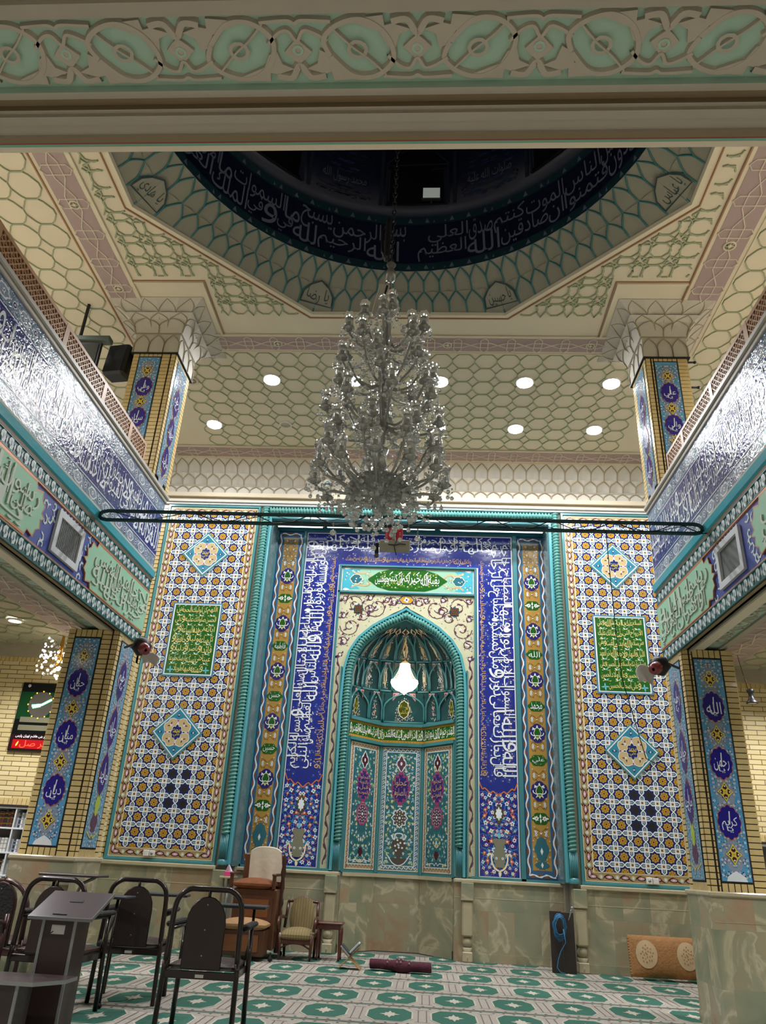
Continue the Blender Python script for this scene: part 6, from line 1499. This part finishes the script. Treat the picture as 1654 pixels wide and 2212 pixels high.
# tissue box on a ledge shelf behind the pulpit
t=thing('tissue_box','pink tissue box with a white tissue on a stand left of the pulpit','tissue box',(-2.63,11.2,.90)); PK=mat('pink_box','d8457f',.5)
g=G(); g.bbox((-2.69,11.15,.90),(-2.58,11.25,.955),PK,.005); g.build('box',t); g=G(); g.grid(lambda i,j:(-2.64+(.05*(1-j)+.01)*(i*2-1)*.9-.01*j,11.2+.02*sin(6*i),.95+.09*j),6,5,mat('tissue','dfe3ee',.8)); g.build('tissue',t)
t=thing('small_stand','slim pale stand holding the pink tissue box','stand',(-2.63,11.2,0)); g=G(); g.bbox((-2.74,11.1,.87),(-2.53,11.29,.898),CAPS,.005); g.build('top',t); g=G(); g.tube([(-2.63,11.2,0),(-2.63,11.2,.87)],.02,mat('stand_steel','9aa29c',.3,.6),8); g.lathe([(.11,0),(.11,.015),(.02,.03)],mat('stand_steel','9aa29c'),(-2.63,11.2,0),16); g.build('pole',t)
# striped armchair
STR=mat('striped_fabric','8f7c50',.85,vary=.1); nt=STR.node_tree; wv=nt.nodes.new('ShaderNodeTexWave'); wv.inputs['Scale'].default_value=9; wv.inputs['Distortion'].default_value=.3; nt.links.new(nt.nodes['Texture Coordinate'].outputs['Object'],wv.inputs['Vector']); mramp(STR,wv.outputs['Fac'],[(.0,'6b5c3c'),(.45,'97855a'),(.8,'86744c')])
t=thing('armchair','low wooden armchair with brown striped upholstery left of the red side table','armchair',(-1.62,11.0,0)); ax=-1.59
g=G(); cushion(g,(ax-.215,10.78,.20),(ax+.215,11.18,.33),STR,.03); g.build('seat',t)
g=G(); 
def bk(i,j,s=0):
    x=i*2-1; w=.13+.035*sin(PI*min(1,j*1.1)); z=.30+.40*j-.05*abs(x)**2.5*j**4-.0; return (ax+w*x,11.17+.06*j-(.025 if s==0 else -.03)*(1-x**4),z)
g.grid(lambda i,j:bk(i,j),10,10,STR); g.grid(lambda i,j:bk(i,j,1),10,10,STR); g.build('backrest',t)
FR=mat('mahogany','4a2218',.3,vary=.25,scale=6,stretch=(1,1,.2),coat=.4)
g=G(); 
for s in(-1,1): g.tube([(ax+s*.20,11.26,.64),(ax+s*.205,11.22,.5),(ax+s*.215,11.18,.33)],.02,FR,7)
g.tube(arc([(ax-.20,11.26,.0) if 0 else (ax-.2,.64),(ax-.14,.645),(ax,.695),(ax+.14,.645),(ax+.2,.64)],4) and [(x,11.25,z) for x,z in arc([(ax-.2,.64),(ax-.13,.645),(ax,.695),(ax+.13,.645),(ax+.2,.64)],4)],.018,FR,7); g.build('back_frame',t)
for s in(-1,1):
    g=G(); g.tube([(ax+s*.21,11.2,.45),(ax+s*.235,11.0,.47),(ax+s*.24,10.8,.46),(ax+s*.235,10.76,.40),(ax+s*.225,10.78,.33)],[.02,.022,.022,.02,.02],FR,8); g.build('armrest',t)
for s in(-1,1):
    for y,r_ in((10.80,.02),(11.2,.018)): g=G(); g.tube([(ax+s*.21,y,.30),(ax+s*.20,y,.12),(ax+s*.195,y,.0)],[.026,.02,.015],FR,8); g.build('leg',t)
g=G(); g.bbox((ax-.22,10.79,.175),(ax+.22,10.815,.225),FR,.006); g.tube([(x,10.81,z) for x,z in arc([(ax-.2,.12),(ax-.1,.17),(ax,.185),(ax+.1,.17),(ax+.2,.12)],3)],.010,FR,6); g.build('seat_rail',t)
RM=mat('red_mahogany','5a2620',.3,vary=.2,scale=8,coat=.4)
t=thing('side_table','small square dark red wooden side table right of the armchair','side table',(-1.19,11.1,0)); tx=-1.19
g=G(); g.bbox((tx-.175,10.95,.405),(tx+.175,11.27,.43),RM,.008); g.build('tabletop',t); g=G(); g.bbox((tx-.15,10.97,.35),(tx+.15,11.25,.405),RM,.004); g.build('apron',t)
for s in(-1,1):
    for y in(10.99,11.23): g=G(); g.tube([(tx+s*.14,y,.36),(tx+s*.14,y,.30),(tx+s*.14,y,.04),(tx+s*.14,y,.0)],[.02,.02,.012,.016],RM,8); g.build('leg',t)
# folding book rest with an open book
t=thing('book_rest','folding wooden book rest on the carpet right of the side table','book stand',(-.84,10.35,0)); PN=mat('pine','b08a55',.5,vary=.2)
for s in(-1,1):
    M=Matrix.Translation((-.84,10.35,.12))@Matrix.Rotation(s*.85,4,'Y'); g=G(); g.bbox((-.012,-.1,-.17),(.0,.1,.13),PN,.003,M); g.build('leaf_board',t)
t=thing('open_book','white open book lying on the folding book rest','book',(-.82,10.35,.15)); 
for s in(-1,1):
    M=Matrix.Translation((-.83,10.33,.155))@Matrix.Rotation(s*.80,4,'Y'); g=G(); g.bbox((-.035 if s<0 else -.035,-.09,.0),(-.012 if s<0 else -.012,.09,.15),mat('book_page_white','b9bcc0',.7),.004,M); g.box((-.012,-.095,-.003),(-.006,.095,.155),mat('book_edge','3a3c40',.5),M); g.build('page_block',t)
# rolled rug
RG=mat('maroon_rug','4f2030',.95,vary=.45,scale=26,bump=.5,bscale=80); RGC=mat('rug_cream','8d7c76',.95,vary=.3,scale=40)
t=thing('rolled_rug','rolled maroon rug lying on the carpet in front of the niche','rug',(-.24,10.3,0))
g=G(); P=[];Rr=[]
for k in range(25): q=k/24; P.append((-.60+.72*q,10.36-.12*q,.065+.004*sin(9*q))); Rr.append(.062+.022*math.exp(-((q-.5)/.12)**2))
g.tube(P,Rr,RG,16,flat=.85); g.build('roll',t)
g=G()
for q in(.3,.46,.52,.66):
    c=Vector((-.60+.72*q,10.36-.12*q,.068)); rr=.064+.022*math.exp(-((q-.5)/.12)**2)
    for k in range(4): a=.6+.5*k; g.ball(c+Vector((.012*((k%2)*2-1),-rr*cos(a)*.97,rr*.85*sin(a)*.97)),.014,RGC,5,3)
g.build('pattern_marks',t)
g=G(); sp=[(.055*(1-i/30)*cos(i*.6),.055*(1-i/30)*sin(i*.6)) for i in range(30)]; g.tube([(.125,10.24+x,.065+z) for x,z in sp],.004,RGC,4); g.build('spiral_end',t)
# dark board with blue hose
t=thing('wooden_board','tall narrow dark wooden board leaning on the marble dado','board',(1.82,11.2,0)); DB=mat('dark_board','2c2422',.5,vary=.2,scale=5,stretch=(3,3,.3))
M=Matrix.Translation((1.83,11.19,0))@Matrix.Rotation(-.08,4,'X'); g=G(); g.bbox((-.155,0,.0),(.0,.02,.70),DB,.004,M); g.bbox((.003,0,.0),(.155,.02,.69),DB,.004,M); g.build('panel',t)
BH=mat('blue_hose','2f6f9c',.35); R=random.Random(4)
t=thing('blue_hose','coiled blue hose hung on the dark wooden board','hose',(1.79,11.1,.3))
g=G()
for k in range(6):
    rx,rz=.055+.008*k%.02+.004*k,.10+.012*k; g.tube([(1.79+.01*R.uniform(-1,1)+rx*cos(a),11.165+.006*k-.02,.56-.3*rz+rz*sin(a)) for a in [2*PI*i/18 for i in range(18)]],.006,BH,5,True)
g.build('coil',t); g=G(); g.tube([(x,y_,z) for x,y_,z in [(1.83,11.14,.5),(1.85,11.12,.35),(1.78,11.10,.25),(1.74,11.1,.15),(1.72,11.08,.07),(1.76,11.07,.02),(1.82,11.05,.012)]],.006,BH,5); g.build('tail',t)
t=thing('shower_tap','small chrome hose nozzle hooked on top of the dark board','tap',(1.93,11.13,.62)); g=G(); g.tube([(1.90,11.14,.6),(1.935,11.13,.70),(1.95,11.13,.735)],[.008,.01,.016],mat('chrome','b9bcc0',.15,.9),7); g.build('nozzle',t); g=G(); g.ball((1.955,11.13,.745),.025,mat('chrome','b9bcc0'),8,5); g.build('head',t)
# big upholstered floor cushion
CU=mat('damask_cushion','94683a',.75,vary=.3,scale=22,bump=.3,bscale=40); CUL=mat('damask_cream','b59c78',.8,vary=.15)
t=thing('floor_cushion','large brown backrest cushion with cream floral roundels leaning on the wall by the right pillar','cushion',(3.1,11.0,0))
M=Matrix.Translation((2.62,11.05,.02))@Matrix.Rotation(PI/2-.16,4,'X'); g=G(); 
h=G(); cushion(h,(0,0,0),(.92,.46,.11),CU,.025); g.v=[tuple(M@Vector(p)) for p in h.v]; g.f=h.f;g.m=h.m;g.ms=h.ms;g.s=h.s; g.build('pad',t)
FNC=lambda x,y,d:M@Vector((x,y,.055+.052*(.25+.75*((1-abs(2*x/.92-1)**5)*(1-abs(2*y/.46-1)**5))**.5)+.025*sin(PI*x/.92)*sin(PI*y/.46)+.006+d))
for cx in(.20,.70):
    g=G(FNC); rr=.13
    for q in range(24): a,b=2*PI*q/24,2*PI*(q+1)/24; g.poly([(cx,.25),(cx+rr*.5*cos(a),.25+rr*.6*sin(a)),(cx+rr*.5*cos(b),.25+rr*.6*sin(b))],CUL,0); g.poly([(cx+rr*.5*cos(a),.25+rr*.6*sin(a)),(cx+rr*cos(a),.25+rr*1.2*sin(a)),(cx+rr*cos(b),.25+rr*1.2*sin(b)),(cx+rr*.5*cos(b),.25+rr*.6*sin(b))],CUL,0)
    for k in range(22): a=k*2.4; r_=.019*k**.5; g.disc(cx+r_*cos(a)*.9,.25+r_*sin(a)*1.2,.008,CU,.003,5)
    g.build('roundel',t)
g=G(); 
for k in range(14): g.ball(M@Vector((.01,.03+.03*k,.055)),.022,CU,6,4)
g.build('fringe',t)
# ------------------------------------------------------------------ prayer chairs with desks
CM=mat('brown_black_metal','221512',.3,.4,vary=.1,coat=.4); CP=mat('dark_brown_board','2d1e1b',.45,vary=.15,scale=20); CS=mat('brown_leatherette','3a2620',.4,vary=.15,bump=.2,bscale=60); CDK=mat('black_desk','2a2c31',.45,vary=.08); CARM=mat('worn_black_foam','191413',.85,bump=.6,bscale=60)
def chair(label,frame=CM,style=0,back=CP,desk=True,grp='prayer chairs'):
    t=thing('prayer_chair',label,'chair',(0,0,0),0,grp)
    h=.92; w=.255
    g=G()
    if style==0: P=[(-w,.46),(-w+.005,.60),(-w+.01,.78),(-w+.035,.865),(-w+.10,.915),(-.08,.92),(.08,.92),(w-.10,.915),(w-.035,.865),(w-.01,.78),(w-.005,.60),(w,.46)]
    else: P=[(-w,.44)]+[(-(w-.01)*cos(a),.66+.22*sin(a)) for a in [PI*i/12 for i in range(13)]]+[(w,.44)]
    g.tube([(x,-.25+.02*(z-.46),z) for x,z in (arc(P,3) if style==0 else P)],.020,frame,8); g.build('back_frame',t,True)
    g=G(); bw=.135; Q=[(-bw,.42),(bw,.42),(bw,.70)]+[(bw*cos(a),.70+.165*sin(a)) for a in [PI*i/10 for i in range(1,10)]]+[(-bw,.70)]
    g.fn=plane((0,-.262,0),(1,0,0),(0,0,1),(0,-1,0)); g.slab(Q,back,0,.012); g.fn=plane((0,-.255,0),(1,0,0),(0,0,1),(0,1,0)); g.slab(Q,CS,0,.03); g.tube([(x,-.262,z) for x,z in Q[1:]+Q[:1]],.010,frame,5,True); g.build('back_panel',t,True)
    for z in(.50,.66,.82): g=G(); g.tube([(0,-.276,z),(0,-.273,z)],.006,SILV,6); g.build('screw',t,True)
    g=G(); g.tube([(0,-.25,.86),(0,-.25,.91)],.012,frame,6); g.build('back_stay',t,True)
    g=G(); cushion(g,(-.235,-.23,.40),(.235,.22,.455),CS,.012,5); g.build('seat',t,True)
    g=G(); g.bbox((-.25,-.262,.355),(.25,-.242,.405),frame,.004); g.bbox((-.25,.21,.355),(.25,.23,.405),frame,.004); g.bbox((-.25,-.25,.355),(-.232,.22,.405),frame,.004); g.bbox((.232,-.25,.355),(.25,.22,.405),frame,.004); g.build('seat_frame',t,True)
    for s in(-1,1):
        for yy,top in((-.25,.47),(.22,.66)): g=G(); g.tube([(s*w,yy,top),(s*(w+.004),yy,.4),(s*(w+.012),yy*1.06,0.0)],.019,frame,8); g.build('leg',t,True)
        if style==0: g=G(); g.bbox((s*.275-.03,-.20,.665),(s*.275+.03,.23,.70),CARM,.012); g.tube([(s*w,-.24,.655),(s*w,.2,.655),(s*w,.22,.64)],.012,frame,6); g.build('armrest',t,True)
        else: g=G(); g.tube([(s*w,-.24,.62),(s*(w+.02),0,.63),(s*w,.2,.60),(s*w,.22,.5)],.016,frame,6); g.build('armrest',t,True)
    if desk:
        g=G(); g.bbox((-.16,.29,.775),(.34,.49,.80),CDK,.006); g.build('desk_top',t,True)
        g=G(); g.tube([(.22,.22,.40),(.25,.30,.60),(.24,.36,.77)],.012,frame,6); g.tube([(.24,.36,.77),(.25,.34,.4),(.25,.33,.03)],.010,frame,6); g.ball((.25,.33,.022),.022,CARM,8,5); g.build('desk_leg',t,True)
    g=G(); g.box((-.03,-.264,.365),(.03,-.2625,.385),PP); g.build('maker_plate',t,True)
    return t
def tidy(o,x,y,rz): o.location=(x,y,0); o.rotation_euler=(0,0,rz); return o
c0=tidy(chair('brown metal prayer chair nearest the middle of the hall, with grey plate and black desk'),-1.56,6.32,.04)
dup(c0,None,(-2.82,6.62,0),-.08,'brown metal prayer chair directly behind the tall lectern'); dup(c0,None,(-2.50,7.44,0),.12,'brown metal prayer chair standing farthest back, between the other two square backed ones')
WD2=mat('reddish_tube','3e2320',.3,.2,vary=.1,coat=.3)
c1=tidy(chair('prayer chair with a round hoop back of reddish brown tube and black centre panel',WD2,1,CARM,False),-3.38,6.9,-.1)
t=thing('writing_desk','dark brown writing desk top on a curved metal stand behind the hoop back chair','desk',(-2.95,7.3,0)); 
g=G(); g.bbox((-3.40,7.20,.915),(-2.86,7.46,.935),mat('desk_brown','3b302f',.4),.004); g.build('tabletop',t); g=G(); g.tube([(-2.92,7.3,.915),(-3.04,7.32,.86),(-3.10,7.33,.72),(-3.11,7.33,.3),(-3.12,7.33,.0)],.014,SILV,7); g.tube([(-3.3,7.33,.915),(-3.32,7.33,0)],.014,CM,7); g.build('stand',t)
c2=dup(c1,None,(-3.46,6.2,0),.0,'hoop back prayer chair cut off by the left edge of the picture')
t=thing('worn_desk','worn orange brown wooden desk top at the far left edge','desk',(-3.75,6.9,0)); g=G(); g.bbox((-4.05,6.85,.83),(-3.52,7.15,.855),mat('worn_wood','8a5a40',.5,vary=.3),.008); g.build('tabletop',t); g=G(); g.tube([(-3.75,7,.83),(-3.75,7,0)],.02,SILV,8); g.tube([(-3.9,6.95,.02),(-3.6,7.05,.02)],.02,CM,8); g.build('stand',t)
# lectern and low stand
LM=mat('lectern_melamine','30211f',.35,vary=.12,scale=14,coat=.2); LMT=mat('lectern_top','4a3d40',.3,vary=.06,coat=.2); LE=mat('silver_edge','8f9290',.3,.5); 
t=thing('lectern','dark brown lectern with sloped top, silver edging and a white label','lectern',(-2.17,5.25,0))
bx0,bx1,by0,by1=-2.325,-2.125,5.14,5.36
g=G(); g.box((bx0,by0,0),(bx1,by1,.74),LM); g.build('column',t)
for x in(bx0,bx1): g=G(); g.bbox((x-.009,by0-.006,0),(x+.009,by0+.004,.745),LE,.002); g.build('edge_strip',t)
M=Matrix.Translation((-2.205,5.08,.745))@Matrix.Rotation(.40,4,'X'); g=G(); g.box((-.197,.0,0),(.20,.33,.018),LMT,M); g.build('sloped_top',t)
g=G(); g.box((-.199,-.004,-.001),(.202,.0,.019),LE,M); g.box((.2,0,-.001),(.204,.332,.019),LE,M); g.build('top_edging',t)
g=G(); g.box((-.03,.19,.018),(.055,.21,.021),DKM,M); g.box((-.06,.03,.018),(.03,.04,.022),DKM,M); g.build('slot',t)
g=G(XZ(by0)); g.slab([(-2.27,.665),(-2.185,.665),(-2.185,.715),(-2.27,.715)],PP,0,.0015); g.line([(-2.27,.668),(-2.255,.68)],.006,DKM,.002); g.build('paper_label',t)
t=thing('low_stand','low dark brown stand with silver edged top left of the lectern base','stand',(-2.4,4.75,0))
g=G(); g.box((-2.62,4.76,0),(-2.225,4.95,.45),LM); g.build('body',t); g=G(); g.bbox((-2.234,4.752,0),(-2.216,4.764,.45),LE,.002); g.build('edge_strip',t)
g=G(); P=[(-2.7,4.70),(-2.115,4.70),(-2.0,4.86),(-2.0,5.02),(-2.7,5.02)]; g.fn=plane((0,0,.45),(1,0,0),(0,1,0),(0,0,1)); g.slab(P,LMT,0,.02,LE); g.build('top_board',t)
# ------------------------------------------------------------------ ceiling loudspeakers and vents
def rose(x,y,r,l):
    t=thing('ceiling_speaker',l,'ceiling speaker',(x,y,ZC-.04),0,'round ceiling grilles'); W=mat('grille_cream','cfc6ae',.5)
    g=G(); g.lathe([(r,-.015),(r,-.035),(r*.8,-.04),(r*.75,-.03)],W,(x,y,ZC),18); g.build('ring',t); g=G(); g.lathe([(r*.76,-.03),(.001,-.03)],mat('grille_disc','7a7262',.7),(x,y,ZC),14); g.tube([(x-r*.7,y,ZC-.034),(x+r*.7,y,ZC-.034)],.008,W,4); g.tube([(x,y-r*.7,ZC-.034),(x,y+r*.7,ZC-.034)],.008,W,4); g.lathe([(r*.35,-.032),(r*.3,-.04),(.001,-.04)],W,(x,y,ZC),10); g.build('grille',t)  # darker disc behind the grille bars
for x,y,r,l in((-5.57,9.95,.085,'left mauve ceiling band near the pillar'),(-5.57,8.1,.085,'left mauve ceiling band farther from the pillar'),(4.53,8.95,.10,'right mauve ceiling band, larger and nearest the dome'),(4.53,10.45,.085,'right mauve ceiling band beside the pillar capital'),(.24,11.45,.085,'mauve band crossing above the chandelier'),(-3.0,11.45,.085,'mauve crossing band right of the left capital'),(2.9,11.45,.085,'mauve crossing band left of the right capital')): rose(x,y,r,'small round cream ceiling speaker in the '+l)
for x,y,r,l in((-5.05,12.7,.14,'round flat ceiling grille beside the left pillar in the far bay'),(-3.3,14.35,.0,''),(-7.3,9.3,.17,'dark round ceiling fitting over the left gallery')):
    if r: rose(x,y,r,l)
# ------------------------------------------------------------------ camera, light
yaw,pitch,roll,F=-7.09966512e-02,4.40034770e-01,5.29458196e-02,1612.0
f=Vector((sin(yaw)*cos(pitch),cos(yaw)*cos(pitch),sin(pitch))); r=Vector((cos(yaw),-sin(yaw),0)); u=r.cross(f)
r,u=cos(roll)*r+sin(roll)*u,-sin(roll)*r+cos(roll)*u
cd=bpy.data.cameras.new('camera'); cam=bpy.data.objects.new('camera',cd); COL.objects.link(cam)
cd.sensor_fit='HORIZONTAL'; cd.sensor_width=36; cd.lens=F*36/1654; cd.clip_start=.05; cd.clip_end=100
M=Matrix(((r.x,u.x,-f.x,0),(r.y,u.y,-f.y,0),(r.z,u.z,-f.z,1.15),(0,0,0,1))); cam.matrix_world=M; SC.camera=cam
w=bpy.data.worlds.new('world'); SC.world=w; w.use_nodes=True; w.node_tree.nodes['Background'].inputs[0].default_value=(.6,.65,.75,1); w.node_tree.nodes['Background'].inputs[1].default_value=.10
SC.view_settings.view_transform='Standard'; SC.view_settings.look='None'; SC.view_settings.exposure=0; SC.view_settings.gamma=1; SC.view_settings.use_curve_mapping=False
def lamp(name,loc,size,power,col=(1,1,1),kind='AREA',rot=(0,0,0),spread=None):
    l=bpy.data.lights.new(name,kind); l.energy=power; l.color=col
    if kind=='AREA': l.shape='DISK'; l.size=size
    else: l.shadow_soft_size=size
    if spread and kind=='AREA': l.spread=spread
    o=bpy.data.objects.new(name,l); COL.objects.link(o); o.location=loc; o.rotation_euler=rot; o.visible_camera=True; return o
EM=mat('lamp_white','ffffff',.5,emit='f4f8ff',es=30); RING=mat('lamp_ring','d9d3c6',.5); OFFM=mat('lamp_off','a39c8c',.5)
n=0
def downlight(x,y,z,on=True,power=110,label=None,r=.11):
    SPR=None if y>12 else 2.4
    t=thing('downlight',label or 'round recessed ceiling downlight','ceiling light',(x,y,z-.02),0,'downlights in the far ceiling bay' if y>12 else 'downlights under the mezzanine')
    g=G(); g.lathe([(r+.035,-.0),(r+.035,-.02),(r+.01,-.03),(r,-.015),(r,-.0)],RING,(x,y,z),20); g.build('trim_ring',t)
    g=G(); g.lathe([(r,-.012),(r*.5,-.013),(.001,-.0135)],EM if on else OFFM,(x,y,z),16); g.build('diffuser',t)
    if on: lamp('downlight_lamp',(x,y,z-.05),r*2,power,(.97,.98,1),spread=SPR)
PF=54
ordn=['first','second','third','fourth','fifth']
P1,P2=75,60
for i,x in enumerate((-3.34,-1.63,.12,1.83,3.55)): downlight(x,12.63,ZC,True,PF,'%s glowing downlight from the left in the nearer row of the far ceiling bay'%ordn[i],.16)
for i,x in enumerate((-5.0,-1.64,.12,1.84,3.57)): downlight(x,14.4,ZC,True,PF*.8,'%s glowing downlight from the left in the farther row of the far ceiling bay'%ordn[i],.16)
downlight(-3.35,14.4,ZC,False,0,'unlit downlight in the farther row behind the left pillar side')
for s,X in(('left',-7.6),('right',6.6)):
    for y,nm in((13.2,'farthest from the viewer'),(9.6,'third from the viewer'),(6.6,'second from the viewer'),(3.6,'nearest the viewer')): downlight(X,y,ZC,True,60 if y>12 else 75,'added downlight over the %s gallery, %s'%(s,nm),.16)  # lamps added over the galleries to brighten the prayer wall
for s,X in(('left',-6.4),('right',5.4)):
    for y,nm in((10.9,'behind the pillar'),(7.9,'nearest the pillar'),(4.9,'farther out')): downlight(X,y,4.3,True,52,'glowing downlight under the mezzanine in the %s aisle, %s'%(s,nm),.09)
for x,y,nm in((-2.6,.3,'on the left'),(1.6,.3,'on the right')): downlight(x,y,4.3,True,85,'added unseen downlight behind the viewer, '+nm,.09)  # unseen lamps added so floor bounce lifts the front beam
lamp('niche_bulb',(-.365,11.97,3.72),.1,9,(1,.85,.66),'POINT')

# the hall round the prayer wall was measured at an arbitrary depth; bring it to its true depth
KEEP=('floor','prayer_carpet','wall_back_prayer','baseboard_back','marble_colonnette','mihrab','tile_wing','trim_11','trim_12','inscription_panel','tile_medallion','niche_lamp','niche_bulb','tube_light','power_socket','minbar_pulpit','tissue_box','small_stand','armchair','side_table','book_rest','open_book','rolled_rug','wooden_board','blue_hose','shower_tap','floor_cushion','prayer_chair','writing_desk','worn_desk','lectern','low_stand','camera')
K=.712; C0=Vector((0,0,1.15))
for o in list(COL.objects):
    if o.parent or o.name.split('.')[0] in KEEP: continue
    if o.name.startswith('floor') and o.name!='floor' : pass
    o.location=C0+(o.location-C0)*K
    if o.type=='LIGHT': 
        if o.data.type=='AREA': o.data.size*=K
    else: o.scale=o.scale*K
